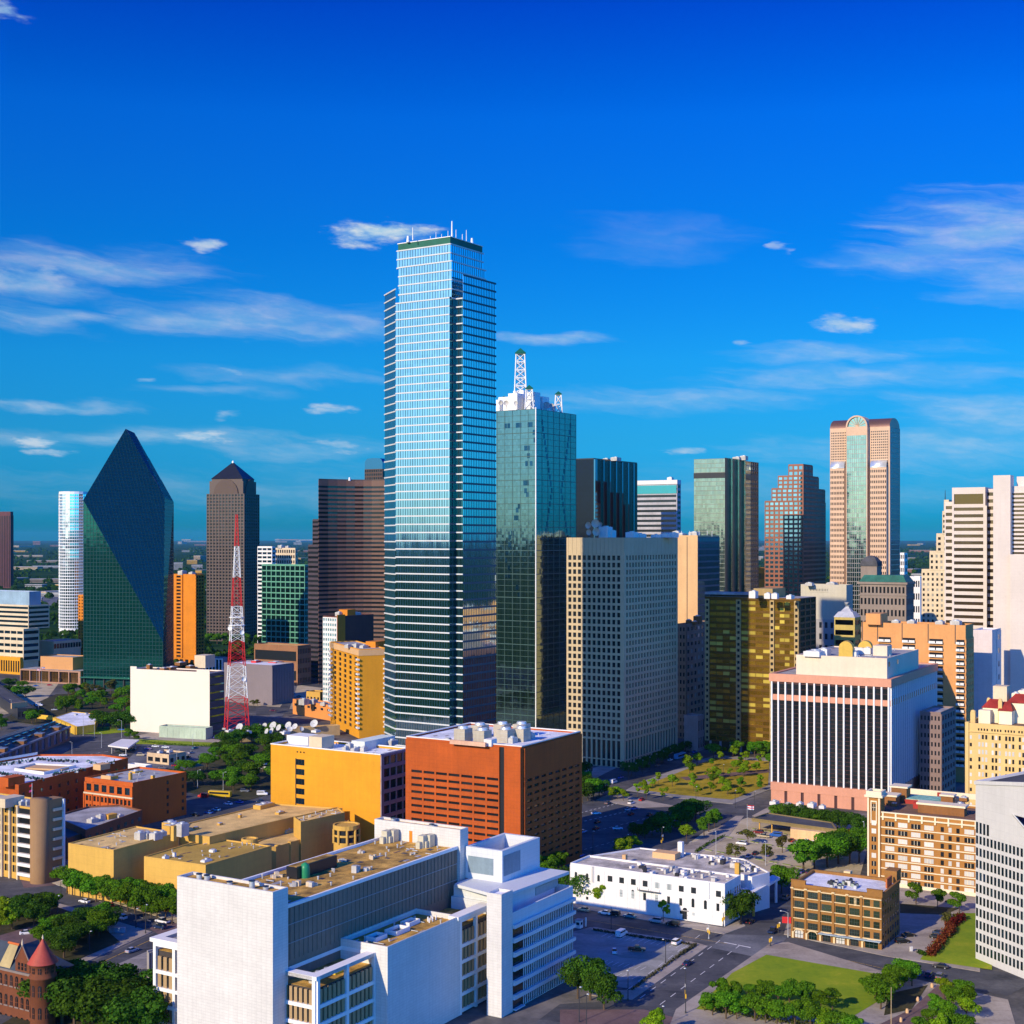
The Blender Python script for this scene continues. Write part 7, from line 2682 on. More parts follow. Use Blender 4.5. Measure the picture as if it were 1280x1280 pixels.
# ------------------------------------------------------------------ white tiled civic tower, foreground
def civic():
 C0 = X(341, 335)
 a, bb = axes(31)
 P = lambda x, y: C0 + a * x + bb * y
 b = Bld('courts_building', 'big white tiled civic building with blank end slabs and a brown gravel roof, foreground', 'civic building', [P(0, 29), P(0, -12), P(107, -12), P(107, 29)], 44.4, W_tile, None, 0, vol=False)
 Wp = mat('white precast frame', (.80, .77, .72), .6, .05, .05)
 Wfill = mat('tan infill panel', (.38, .25, .12), .7, .1, .1)
 Wbl = mat('blue white panel', (.60, .62, .62), .55, .05, .05, joints=(1.8, 1.2, .10))

 def rect(x0, x1, y0, y1):
  return [P(x0, y1), P(x0, y0), P(x1, y0), P(x1, y1)]
 H = 44.4
 # end slabs
 b.volume(rect(0, 5.6, 0, 31.2), 0, H, W_tile, R_grav, .0, part='end_slab')
 b.mb('end_slab_parapet').ring(rect(0, 5.6, 0, 31.2), inset(rect(0, 5.6, 0, 31.2), .45), H, H + .75, W_tile)
 b.volume(rect(82.9, 87.2, 0.6, 31.4), 0, H, W_tile, R_grav, .0, part=('end_slab', 2))
 b.mb('end_slab_parapet', True).ring(rect(82.9, 87.2, .6, 31.4), inset(rect(82.9, 87.2, .6, 31.4), .45), H, H + .75, W_tile)
 # main body
 Hm = 39.6
 b.volume(rect(5.6, 82.9, 1.6, 28), 0, Hm, W_louver, R_grav, .0, part='main_body')
 ln = rect(5.6, 82.9, 1.6, 28)
 for (y0, y1) in ((1.3, 2.0), (27.6, 28.3)):
  q = P(5.65, y0)
  b.mb('roof_coping', True).obox(q, a, bb, 0, 77.2, 0, y1 - y0, Hm - .1, Hm + .8, Wp)
 # ribs of the shaded side wall
 n = -bb
 o = P(5.6, 1.6)
 for i in range(44):
  s = 77 * (i + .5) / 44
  b.mb('wall_rib', True).obox(o, a, n, s - .12, s + .12, .0, .18, 26.5, Hm - .2, W_louver)
 for z in (30.6, 35.2):
  b.mb('wall_joint', True).obox(o, a, n, 0, 77, .0, .2, z, z + .18, W_grey)
 # right-hand lower wing with roof frames
 def wing(x0, x1, y0, y1, z, deck):
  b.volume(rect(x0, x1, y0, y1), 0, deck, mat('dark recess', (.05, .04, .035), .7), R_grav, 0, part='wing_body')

 def frame_face(p, q, z1, bays, floors, fh, open_top=True, recess=True):
  """white concrete frame with tan slatted infill between (p left, q right)"""
  L = (q - p).length
  e = (q - p) / L
  nn = Vector((e.y, -e.x))
  f = b.mb('frame', True)
  for i in range(bays + 1):
   s = L * i / bays
   f.obox(p, e, nn, s - .45, s + .45, .0, .95, 0, z1, Wp)
  for j in range(floors + 1):
   z = z1 - .9 - j * fh - (2.6 if j else 0)
   if z < 0:
    break
   f.obox(p, e, nn, 0, L, .0, .9, z, z + .9, Wp)
  for j in range(floors):
   zt = z1 - .9 - j * fh - 2.6
   for i in range(bays):
    s0 = L * i / bays + .45
    w = L / bays - .9
    k = max(2, int(w / 1.5))
    b.win(p + e * (s0 + w / 2) + nn * .05, e, zt - fh / 2 + .45, w, fh - .9, G_dark, None, (0, 0), 'window_bay')
    for m in range(k):
     sm = s0 + w * (m + .5) / k
     b.mb(('infill_panel', id(f), j)).obox(p, e, nn, sm - w / k * .3, sm + w / k * .3, .1, .55, zt - fh + .9, zt, Wfill)
  return e, nn
 fh = 4.4
 wing(5.6, 28.2, -8.6, 1.6, 25, 21.8)
 frame_face(P(5.6, 1.5), P(5.6, -8.6), 25, 1, 5, fh)
 frame_face(P(5.6, -8.6), P(28.2, -8.6), 25, 2, 5, fh)
 # roof beam ring of the terrace
 b.mb('roof_beam').ring(rect(4.7, 28.2, -9.5, 1.4), rect(7.2, 28.1, -6.8, 1.3), 24.1, 25.05, Wp)
 b.mb('terrace_wall').obox(P(28, -8.6), -bb, -a, 0, .1, 0, .1, 20, 21, Wp)
 for (x, y, s) in ((12, -4, (2, 2, 1.6)), (16, -3.5, (2.6, 1.6, 1.3)), (9, -5, (1.6, 1.4, 1.2))):
  q = P(x, y)
  mb = MB(); mb.box((q.x, q.y, 21.8), s, M_mech, R(59)); mb.tube((q.x, q.y, 21.8 + s[2]), (q.x, q.y, 22.2 + s[2]), .6, .6, M_duct, 8); mb.build('rooftop_unit', b.root, b.org)
 q = P(18, -5.5)
 mb = MB(); mb.box((q.x, q.y, 21.8), (3, .8, 1.0), mat('yellow unit', (.6, .45, .03), .6), R(59)); mb.build('rooftop_unit', b.root, b.org)
 # blank core between the wings
 b.volume(rect(28.2, 62, -13.3, 1.6), 0, 25.6, W_tile, R_grav, 0, part='core')
 b.mb('core_parapet').ring(rect(28.2, 62, -13.3, 1.6), inset(rect(28.2, 62, -13.3, 1.6), .4), 25.6, 27, W_tile)
 for (x, y, sx, sy) in ((36, -4, 5, 3.4), (44, -5, 6, 4), (52, -3.5, 5, 3)):
  q = P(x, y)
  mb = MB(); mb.ring([q + a * dx + bb * dy for dx, dy in ((-sx / 2, sy / 2), (-sx / 2, -sy / 2), (sx / 2, -sy / 2), (sx / 2, sy / 2))], [q + a * dx + bb * dy for dx, dy in ((-sx / 2 + .3, sy / 2 - .3), (-sx / 2 + .3, -sy / 2 + .3), (sx / 2 - .3, -sy / 2 + .3), (sx / 2 - .3, sy / 2 - .3))], 25.66, 26.8, Wp)
  mb.build('skylight_kerb', b.root, b.org)
  mb = MB(); mb.box((q.x, q.y, 25.67), (sx - 1, sy - 1, .3), G_dark, R(59)); mb.build('skylight', b.root, b.org)
 for i in range(5):
  q = P(56 + i * .8, -7 + (i % 2))
  mb = MB(); mb.tube((q.x, q.y, 25.6), (q.x, q.y, 26.9), .22, .22, W_steel, 6); mb.build('vent_pipe', b.root, b.org)
 # recessed window bay
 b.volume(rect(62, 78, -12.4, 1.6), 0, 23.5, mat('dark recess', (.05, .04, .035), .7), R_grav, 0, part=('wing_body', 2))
 frame_face(P(62, -12.4), P(78, -12.4), 26, 2, 5, fh)
 b.mb('roof_beam', True).obox(P(60, -12.6), a, -bb, 0, 17, -2.2, 1.2, 26.1, 27.05, Wp)
 # right block
 lsh = [P(78, .5), P(78, -19.4), P(71.5, -19.4), P(71.5, -23.8), P(106.5, -23.8), P(106.5, .5)]
 b.volume(lsh, 0, 24.5, Wbl, R_white, 0, part='right_block')
 b.mb('right_parapet').ring(lsh, inset(lsh, .5), 24.5, 27, Wbl)
 b.volume(rect(65.5, 71.4, -24.1, -19.4), 0, 32.6, W_tile, R_white, 0, part='stair_tower')
 b.mb('stair_tower_parapet').ring(rect(65.5, 71.4, -24.1, -19.4), inset(rect(65.5, 71.4, -24.1, -19.4), .4), 32.6, 33.4, W_tile)
 p, q = P(71.5, -23.8), P(106.5, -23.8)
 e = (q - p).normalized(); nn = Vector((e.y, -e.x)); LL = (q - p).length
 for j in range(8):
  z = 23.2 - j * 3.9
  if z < 1:
   break
  b.mb('floor_slab', True).obox(p, e, nn, 0, LL + .3, .02, .9, z - .5, z + .5, Wbl)
  b.mb('parapet_glass', True).obox(p, e, nn, 0, LL, .02, .1, z - 3.4, z - .5, G_dark)
  for i in range(28):
   s = 5.5 + (LL - 5.5) * (i + .5) / 28
   b.mb(('fin_row', j)).obox(p, e, nn, s - .15, s + .15, .1, .24, z - 3.4, z - .5, Wbl)
  b.mb('balcony', True).obox(p, e, nn, .2, 5.2, .1, 1.2, z - 3.4, z - 3.1, Wbl)
 # setback storey with sloping canopy
 b.volume(rect(78.6, 104, -19, 0), 24.5, 30.0, Wbl, R_white, 0, part='setback_storey')
 cp = [P(77.5, -1), P(72.5, -19.6), P(107.5, -22.0), P(107.5, -1)]
 b.mb('canopy_roof').prism(cp, 30.0, 30.9, Wbl)
 q0 = P(78.6, -19)
 b.mb('louver').obox(q0, a, -bb, 14, 27, .02, .25, 26.6, 28.8, mat('grey louver', (.3, .34, .36), .6))
 # open topped plant box
 zb = 40
 pb = rect(85.4, 107, -12.2, .4)
 b.mb('plant_box').ring(pb, inset(pb, 1.1), 30.8, zb, Wbl)
 b.mb('plant_floor').prism(inset(pb, 1.1), 34, 34.1, R_grey)
 q0 = P(85.4, .4)
 b.mb('blue_panel').obox(P(85.4, -3.6), -bb, -a, -3, 5.6, .02, .12, 32.6, 37.4, mat('slate blue panel', (.20, .27, .31), .5))
 b.mb('blue_panel', True).obox(P(85.4, -12.2), a, -bb, .8, 10, .02, .12, 32.6, 38.4, MATS['slate blue panel'])
 # far left wing with white frames
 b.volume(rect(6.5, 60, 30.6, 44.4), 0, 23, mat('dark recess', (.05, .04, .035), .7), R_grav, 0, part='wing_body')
 frame_face(P(6.4, 44.6), P(6.4, 31.0), 25.2, 2, 5, fh)
 b.mb('roof_beam', True).ring(rect(5.2, 60, 31.3, 46), rect(7.8, 58, 31.6, 43), 25.3, 26.3, Wp)
 # low concrete wall behind it
 # rooftop clutter on the gravel roof
 q = P(38, 20)
 mb = MB()
 mb.obox(P(30, 17.5), a, bb, 0, 17, 0, 3.6, Hm, Hm + 3.2, W_black)
 mb.build('black_plant_screen', b.root, b.org)
 mb = MB()
 mb.obox(P(30.4, 17.9), a, bb, 0, 16.2, 0, 2.8, Hm + 3.2, Hm + 3.3, R_grav)
 mb.build('screen_top', b.root, b.org)
 mb = MB(); c = P(33, 17.2); mb.lathe((c.x, c.y), [(1.3, Hm), (1.3, Hm + 2.6), (1.0, Hm + 3.6), (.1, Hm + 4.1)], mat('bright green dome', (.02, .22, .09), .4), 12); mb.build('dome_vent', b.root, b.org)
 rnd = random.Random(9)
 for (x, y, s) in ((24, 14, 1.6), (27, 10, 1.4), (45, 9, 2.2), (48, 8.5, 1.5), (60, 15, 1.2), (64, 22, 1.1), (20, 22, 1.3), (70, 9, 1), (52, 20, .9), (29, 24, 1.4)):
  for k in range(4):
   q = P(x + rnd.uniform(-1.2, 1.2), y + rnd.uniform(-1, 1))
   mb = MB()
   mb.box((q.x, q.y, Hm + .06), (s * rnd.uniform(.5, 1), s * rnd.uniform(.4, .8), s * rnd.uniform(.4, .9)), rnd.choice((M_mech, W_cream, M_duct)), R(59) + rnd.random())
   mb.build('rooftop_unit', b.root, b.org)
 for (x, y) in ((79, 24), (79, 11), (81, 23), (81, 10)):
  q = P(x, y)
  mb = MB(); mb.box((q.x, q.y, Hm), (2.6, 2.0, 3.6), mat('sand unit', (.55, .50, .36), .6), R(59)); mb.box((q.x - 1, q.y - 1.5, Hm), (1.6, 1.4, 2.0), MATS['sand unit'], R(59)); mb.build('air_handler', b.root, b.org)
 clutter(b, ln, Hm + .07, 70, 6)
 clutter(b, rect(28.2, 62, -13.3, 1.0), 25.67, 22, 7)
 b.mb('orange_door').obox(P(82.9, 18.6), -bb, -a, 0, 1.1, .02, .1, Hm, Hm + 3.4, W_orange)
 for (x, y, h) in ((2.2, 8.5, 1.9), (3, 24, 1.2), (2.4, 26, 1.4), (3.2, 5, .8), (2.5, 16, .7), (85, 26, 1.2), (85, 12, .8)):
  q = P(x, y)
  mb = MB(); mb.tube((q.x, q.y, H), (q.x, q.y, H + h), .7, .7, M_duct, 10); mb.tube((q.x, q.y, H + h), (q.x, q.y, H + h + .15), .85, .85, W_dark, 10); mb.build('vent_pipe', b.root, b.org)
 b.done()
 # corrugated screen wall left of the building
 p, q = G(185, 1197, 6), G(222, 1188, 6)
 e = (q - p).normalized(); n = Vector((e.y, -e.x))
 mb = MB()
 for i in range(14):
  s = (q - p).length * i / 14
  mb.obox(p, e, n, s, s + (q - p).length / 14 * .6, 0, .5, 0, 7.5, W_grey)
 mb.obox(p, e, n, 0, (q - p).length, -.6, 0, 0, 8, W_grey)
 tag(mb.build('screen_wall', None, Vector((p.x, p.y, 0))), 'ribbed grey concrete wall left of the white tiled civic building', 'wall')
civic()
# ------------------------------------------------------------------ trees
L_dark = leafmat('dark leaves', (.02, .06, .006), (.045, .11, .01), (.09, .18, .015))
L_mid = leafmat('green leaves', (.04, .11, .006), (.085, .20, .01), (.15, .29, .015))
L_light = leafmat('fresh leaves', (.10, .19, .006), (.18, .29, .01), (.27, .38, .015))
L_olive = leafmat('olive leaves', (.06, .065, .015), (.11, .11, .02), (.17, .16, .03))
L_red = leafmat('red leaves', (.09, .015, .01), (.17, .03, .015), (.24, .07, .02))
M_bark = mat('bark', (.10, .065, .04), .9, .3, .8, streak=False)


def crown_mesh(seed, n, rx, rz, cz, leaf, m, lobes=9, sparse=0.0, flat=.75):
 """crown of separate leaf cards clustered on several uneven lobes, unit height 1"""
 rnd = random.Random(seed)
 ls = []
 for i in range(lobes):
  t = rnd.uniform(0, 2 * math.pi)
  rr = rx * rnd.uniform(.15, .82)
  ls.append((rr * math.cos(t), rr * math.sin(t), cz + rz * rnd.uniform(-.6, .62), rx * rnd.uniform(.24, .5)))
 ls.append((rx * .1, 0, cz + rz * .3, rx * .52))
 vs, fs = [], []
 for i in range(n):
  x, y, z, r = rnd.choice(ls)
  d = Vector((rnd.gauss(0, 1), rnd.gauss(0, 1), rnd.gauss(0, 1))).normalized()
  if d.z < -.35 and rnd.random() < .6:
   d.z = -d.z
  q = Vector((x, y, z)) + Vector((d.x, d.y, d.z * flat)) * r * (1 - sparse * rnd.random()) * rnd.uniform(.72, 1.08)
  nn = (d + Vector((rnd.gauss(0, .5), rnd.gauss(0, .5), rnd.gauss(0, .5) + .25))).normalized()
  a = nn.orthogonal().normalized()
  a = Matrix.Rotation(rnd.uniform(0, 6.28), 3, nn) @ a
  c = nn.cross(a)
  s = leaf * rnd.uniform(.6, 1.35)
  b0 = len(vs)
  vs += [tuple(q - a * s - c * s * .6), tuple(q + a * s * .2 - c * s * .9), tuple(q + a * s + c * s * .1), tuple(q - a * s * .1 + c * s * .95)]
  fs.append((b0, b0 + 1, b0 + 2, b0 + 3))
 me = bpy.data.meshes.new('crown')
 me.from_pydata(vs, [], fs)
 me.materials.append(m)
 return me


def trunk_mesh(seed, h, r, rx):
 rnd = random.Random(seed)
 mb = MB()
 mb.tube((0, 0, -.02), (rnd.uniform(-.01, .01), rnd.uniform(-.01, .01), h), r, r * .7, M_bark, 7)
 for i in range(5):
  t = 2 * math.pi * i / 5 + rnd.random()
  q = (rx * .5 * math.cos(t), rx * .5 * math.sin(t), h + rnd.uniform(.14, .3))
  mb.tube((0, 0, h * rnd.uniform(.75, 1)), q, r * .5, r * .2, M_bark, 5)
 me = bpy.data.meshes.new('trunk')
 me.from_pydata(mb.v, [], mb.f)
 me.materials.append(M_bark)
 return me


KINDS = {
 'broad': [(crown_mesh(s, 4080, .52, .34, .62, .027, L_mid, 11), trunk_mesh(s, .38, .03, .5)) for s in (1, 2, 3)],
 'dark': [(crown_mesh(s, 4560, .55, .36, .6, .027, L_dark, 12), trunk_mesh(s, .36, .032, .5)) for s in (4, 5, 6)],
 'light': [(crown_mesh(s, 3120, .42, .38, .6, .027, L_light, 9), trunk_mesh(s, .34, .024, .4)) for s in (7, 8, 9)],
 'olive': [(crown_mesh(s, 1680, .44, .34, .62, .027, L_olive, 9, .4), trunk_mesh(s, .4, .022, .45)) for s in (10, 11)],
 'young': [(crown_mesh(s, 900, .27, .38, .58, .034, L_light, 7, .35), trunk_mesh(s, .4, .016, .25)) for s in (12, 13, 14)],
 'upright': [(crown_mesh(s, 3360, .40, .40, .6, .027, L_mid, 9), trunk_mesh(s, .4, .024, .4)) for s in (15, 16, 17)],
}


def nth(n):
 return '%d%s' % (n, 'th' if 10 <= n % 100 <= 20 else {1: 'st', 2: 'nd', 3: 'rd'}.get(n % 10, 'th'))


trnd = random.Random(21)


def tree(kind, p, h, label, group, wide=1.0, name='tree', cat='tree'):
 c, t = trnd.choice(KINDS[kind])
 r = bpy.data.objects.new(name, None)
 r.empty_display_size = 1
 r.location = (p.x, p.y, 0.1)
 COL.objects.link(r)
 tag(r, label, cat, group)
 rz = trnd.uniform(0, 6.28)
 for nm, me in (('trunk', t), ('crown', c)):
  o = bpy.data.objects.new(nm, me)
  o.parent = r
  o.rotation_euler = (0, 0, rz)
  o.scale = (h * wide * (trnd.uniform(.9, 1.1) if nm == 'crown' else 1), h * wide * (trnd.uniform(.9, 1.1) if nm == 'crown' else 1), h)
  COL.objects.link(o)
 return r


def grove(kinds, pts, h, where, group, adj='tree', wide=1.0, jit=.15, name='tree'):
 """trees at image ground points, labelled by their order from the left"""
 pts = sorted(pts, key=lambda q: q[0])
 for i, q in enumerate(pts):
  k = kinds if isinstance(kinds, str) else trnd.choice(kinds)
  hh = (q[2] if len(q) > 2 else h) * trnd.uniform(1 - jit, 1 + jit)
  tree(k, G(q[0], q[1]), hh, '%s, %s from the left %s' % (adj, nth(i + 1), where), group, wide, name)


def row(a, b, n, jit=1.0):
 return [(a[0] + (b[0] - a[0]) * i / max(1, n - 1) + trnd.uniform(-jit, jit), a[1] + (b[1] - a[1]) * i / max(1, n - 1) + trnd.uniform(-jit, jit) * .4) for i in range(n)]


def scatter(poly, n, mind=0):
 """random image points inside a polygon"""
 out = []
 us, vs = [p[0] for p in poly], [p[1] for p in poly]
 tries = 0
 while len(out) < n and tries < 5000:
  tries += 1
  u, v = trnd.uniform(min(us), max(us)), trnd.uniform(min(vs), max(vs))
  ins = False
  for i in range(len(poly)):
   (x0, y0), (x1, y1) = poly[i - 1], poly[i]
   if (y0 > v) != (y1 > v) and u < (x1 - x0) * (v - y0) / (y1 - y0) + x0:
    ins = not ins
  if ins and all((u - a) ** 2 + 4 * (v - b) ** 2 > mind * mind for a, b in out):
   out.append((u, v))
 return out


grove(['broad', 'upright'], row((903, 1250), (1042, 1264), 9, 3), 6.6, 'in the back row below the big lawn', 'trees below the big lawn', 'leafy green tree', 1.1)
grove(['broad', 'upright', 'light'], row((888, 1270), (1062, 1296), 11, 4), 7.2, 'in the front row below the big lawn', 'trees below the big lawn', 'bushy green tree', 1.1)
grove('broad', [(1101, 1262), (1112, 1250), (1122, 1238), (1131, 1229), (1094, 1252), (1140, 1233)], 7.6, 'in the dense clump right of the big lawn', 'trees right of the big lawn', 'rounded dense tree', 1.15)
grove(['broad', 'light', 'upright'], [(1180, 1250), (1192, 1262), (1172, 1272), (1204, 1250), (1186, 1282), (1160, 1290), (1208, 1276), (1150, 1302), (1176, 1302), (1198, 1298), (1211, 1262)], 7.0, 'in the grove beside the grey panelled tower', 'trees beside the grey tower', 'fresh green tree', 1.1)
grove('upright', [(1145, 1131), (1172, 1136), (1199, 1141)], 7.6, 'on the verge before the toffee brick hotel', 'trees before the brick hotel', 'small street tree', 1.0)
grove(['broad', 'dark'], [(1018, 1086), (1034, 1084), (1048, 1080), (1062, 1080), (1074, 1078), (1052, 1066), (1070, 1064), (1004, 1090), (1040, 1072)], 12.0, 'left of the toffee brick hotel', 'trees left of the brick hotel', 'large dark green tree', 1.15)
grove('broad', [(977, 1117)], 11, 'left of the amber loft building', 'corner trees', 'single round tree', 1.0)
grove('dark', [(926, 1156)], 11, 'against the right end of the white painted building', 'corner trees', 'single shaded tree', 1.05)
grove('light', [(756, 1133)], 11.5, 'before the white painted building front', 'trees before the white painted building', 'sunlit pale green tree', 1.0)
grove('dark', [(724, 1128), (706, 1120)], 10.5, 'at the white painted building', 'trees before the white painted building', 'dark tree')
grove('young', [(829, 1152)], 8.5, 'thin against the shadow edge on the white painted building', 'trees before the white painted building', 'bare sapling')
grove('broad', [(690, 1096), (682, 1104), (698, 1090), (668, 1100)], 9.5, 'between the brick garage and the white painted building', 'trees behind the civic building', 'green tree')
grove('light', [(784, 1067), (776, 1070), (790, 1063)], 7.5, 'on the corner behind the white painted building', 'trees behind the white painted building', 'sunlit hedge tree', 1.3)
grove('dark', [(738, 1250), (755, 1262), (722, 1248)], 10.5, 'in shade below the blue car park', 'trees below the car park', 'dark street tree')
grove('light', [(820, 1300)], 9, 'at the bottom edge by the crossing', 'trees below the car park', 'small light tree')
grove(['broad', 'dark'], row((968, 1026), (1076, 1044), 13, 2), 8.6, 'along the base of the white finned block', 'trees at the white finned block', 'street tree', 1.15)
grove(['young', 'light', 'light', 'upright', 'young', 'light'], scatter([(795, 987), (893, 944), (962, 948), (960, 986), (915, 1001), (850, 995)], 38, 8), 6.2, 'in the young park below the bronze gold block', 'trees of the young park', 'young park tree', 1.1, .3)
grove(['dark', 'upright'], [(838, 1040), (850, 1036), (860, 1032), (870, 1027), (845, 1031), (857, 1025), (828, 1046), (864, 1022)], 9.5, 'in the street median before the park', 'trees of the street median', 'dark median tree', 1.1)
grove('upright', [(886, 1040), (893, 1034), (880, 1046)], 9.0, 'on the island by the wide avenue', 'trees of the street median', 'green tree')
grove('light', [(858, 1052)], 8.5, 'alone on the pavement behind the white painted building', 'trees of the street median', 'bright small tree')
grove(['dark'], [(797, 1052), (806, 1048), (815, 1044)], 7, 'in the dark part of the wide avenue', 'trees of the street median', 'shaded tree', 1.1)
grove(['dark', 'broad'], [(728, 1004), (735, 1001), (742, 998), (731, 993), (749, 996), (726, 985)], 10, 'on the corner right of the brick garage', 'trees right of the brick garage', 'dark rounded tree', 1.1)
grove('light', [(765, 1000), (772, 997), (779, 1001)], 7, 'on the planted traffic island', 'trees on the traffic island', 'bright island tree', 1.1)
grove('young', [(797, 996), (808, 1000), (829, 1001)], 8.5, 'at the park corner of the traffic island', 'trees on the traffic island', 'slender tree')
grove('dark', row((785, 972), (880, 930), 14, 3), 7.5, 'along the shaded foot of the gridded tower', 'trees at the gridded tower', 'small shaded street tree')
grove('dark', [(722, 975), (730, 972)], 9, 'at the left foot of the gridded tower', 'trees at the gridded tower', 'shaded tree')
grove(['broad', 'upright'], scatter([(885, 950), (970, 940), (968, 948), (893, 946)], 9, 6), 9, 'at the foot of the bronze gold block', 'trees at the gold block', 'sunlit tree', 1.1)
grove('olive', [(919, 1078), (935, 1056), (957, 1078), (978, 1066)], 8.5, 'in the tan car park', 'trees of the tan car park', 'sparse olive tree', 1.1)
grove(['broad', 'dark', 'broad'], scatter([(215, 985), (240, 955), (300, 928), (345, 915), (345, 985), (300, 995), (250, 985)], 30, 10), 9.5, 'in the wooded square left of the yellow brick block', 'trees of the wooded square', 'dense tree', 1.25, .2)
grove(['broad', 'dark'], row((282, 934), (345, 922), 7, 3), 9, 'along the tan studio building', 'trees of the wooded square', 'low tree', 1.2)
grove(['broad', 'upright', 'olive'], scatter([(75, 900), (85, 872), (165, 866), (168, 905), (120, 890)], 26, 8), 11, 'in the garden before the faceted glass tower', 'trees of the garden', 'garden tree', 1.1, .25)
grove('dark', row((128, 912), (166, 912), 6, 3), 12, 'left of the blank white box', 'trees of the garden', 'big dark tree', 1.2)
grove(['broad', 'dark'], [(2, 912), (-6, 905), (12, 860), (28, 862), (10, 868), (20, 872), (32, 872), (45, 902), (40, 905)], 9, 'by the car parks at the left edge', 'trees at the left edge car parks', 'round green tree', 1.2)
grove('upright', [(162, 925), (168, 927)], 7, 'at the lawn corner of the blank white box', 'trees of the garden', 'tall shrub tree')
grove(['upright', 'broad'], row((82, 1116), (216, 1156), 15, 2), 9.8, 'before the tan college complex', 'trees before the tan college complex', 'street tree with bare trunk', 1.0, .1)
grove(['upright', 'broad'], row((130, 1120), (218, 1143), 7, 3), 9.0, 'behind the pavement row', 'trees before the tan college complex', 'leafy street tree', 1.05, .1)
grove(['broad', 'light', 'dark'], [(8, 1150), (22, 1152), (34, 1150), (50, 1147), (15, 1162), (0, 1165), (60, 1145), (42, 1158)], 8.5, 'in the small plaza at the left edge', 'plaza trees', 'plaza tree', 1.25)
grove(['broad', 'dark'], [(50, 1182), (62, 1176), (74, 1186), (88, 1176), (100, 1168), (112, 1162), (94, 1188), (110, 1180), (124, 1170), (133, 1165), (80, 1198), (72, 1168), (128, 1156)], 7.6, 'in the triangular garden between the streets', 'triangle garden trees', 'rounded garden tree', 1.25)
grove('dark', scatter([(75, 1252), (120, 1245), (165, 1255), (178, 1310), (80, 1320)], 12, 13), 13.0, 'in the dark wood beside the red sandstone courthouse', 'trees by the courthouse', 'tall dark tree', 1.2, .12)
grove('light', [(176, 1308), (188, 1312), (196, 1316)], 7, 'beside the white civic building', 'trees by the civic building', 'bright yellow green tree', 1.1)
grove(['dark', 'broad'], row((372, 1072), (408, 1066), 5, 3), 6, 'in the courtyard of the tan college complex', 'courtyard trees', 'courtyard tree', 1.2)
grove('broad', [(356, 858), (360, 856), (352, 852)], 9, 'at the corner of the wide grey hall', 'trees at the car parks', 'tree', 1.3)
grove(['broad', 'olive'], row((318, 884), (345, 872), 6, 2), 6, 'between the tan car parks', 'trees at the car parks', 'small tree', 1.2)
grove(['broad', 'upright'], row((250, 805), (330, 803), 9, 2), 13, 'at the foot of the pyramid roofed tower', 'trees at the pyramid tower', 'green tree', 1.2)


def hedge(pix, h, m, label, n=1400, name='hedge'):
 """clipped hedge of leaf cards along an image line"""
 pts = [G(u, v) for u, v in pix]
 rnd = random.Random(len(label))
 vs, fs = [], []
 for i in range(n):
  k = rnd.randrange(len(pts) - 1)
  q = lerp(pts[k], pts[k + 1], rnd.random())
  p = Vector((q.x + rnd.uniform(-1, 1) * h * .5, q.y + rnd.uniform(-1, 1) * h * .6, rnd.uniform(.1, h) * (1 - .2 * rnd.random())))
  a = Vector((rnd.gauss(0, 1), rnd.gauss(0, 1), rnd.gauss(0, 1))).normalized()
  c = a.orthogonal().normalized()
  s = rnd.uniform(.16, .34)
  b0 = len(vs)
  vs += [tuple(p - a * s), tuple(p - c * s), tuple(p + a * s), tuple(p + c * s)]
  fs.append((b0, b0 + 1, b0 + 2, b0 + 3))
 mb = MB()
 mb.add(vs, fs, m)
 o = mb.build(name, None, Vector((pts[0].x, pts[0].y, 0)))
 tag(o, label, 'hedge')


hedge([(1162, 1196), (1170, 1188), (1182, 1172), (1190, 1166), (1186, 1160)], 2.6, L_red, 'red leaved hedge curving beside the small car park and green slope', 2600)
hedge([(1192, 1158), (1198, 1152), (1203, 1150)], 2.6, L_red, 'short red leaved hedge at the top of the green slope', 1200)
hedge([(1180, 1152), (1186, 1150), (1190, 1154)], 2.8, L_olive, 'olive yellow bush cluster above the red hedge', 500, 'bush')
hedge([(880, 1262), (940, 1272), (1000, 1282), (1060, 1294)], 1.8, L_olive, 'long dry olive hedge along the pavement at the bottom edge', 1500)
hedge([(1148, 1192), (1157, 1195)], 1.4, L_dark, 'low dark shrub bed at the car park entrance', 200, 'bush')
hedge([(870, 1182), (850, 1195), (790, 1238)], .9, M_dirt, 'low dark planting strip along the edge of the blue car park', 900)
hedge([(742, 1163), (800, 1172), (868, 1182)], .7, M_dirt, 'low brown planting strip between the car park and the street', 700)
hedge([(176, 928), (220, 932), (270, 934)], 1.6, L_mid, 'low green hedge before the sage green shed', 700)
hedge([(870, 1066), (885, 1056), (905, 1046)], 1.2, L_dark, 'dark low hedge along the tan car park and avenue', 500)

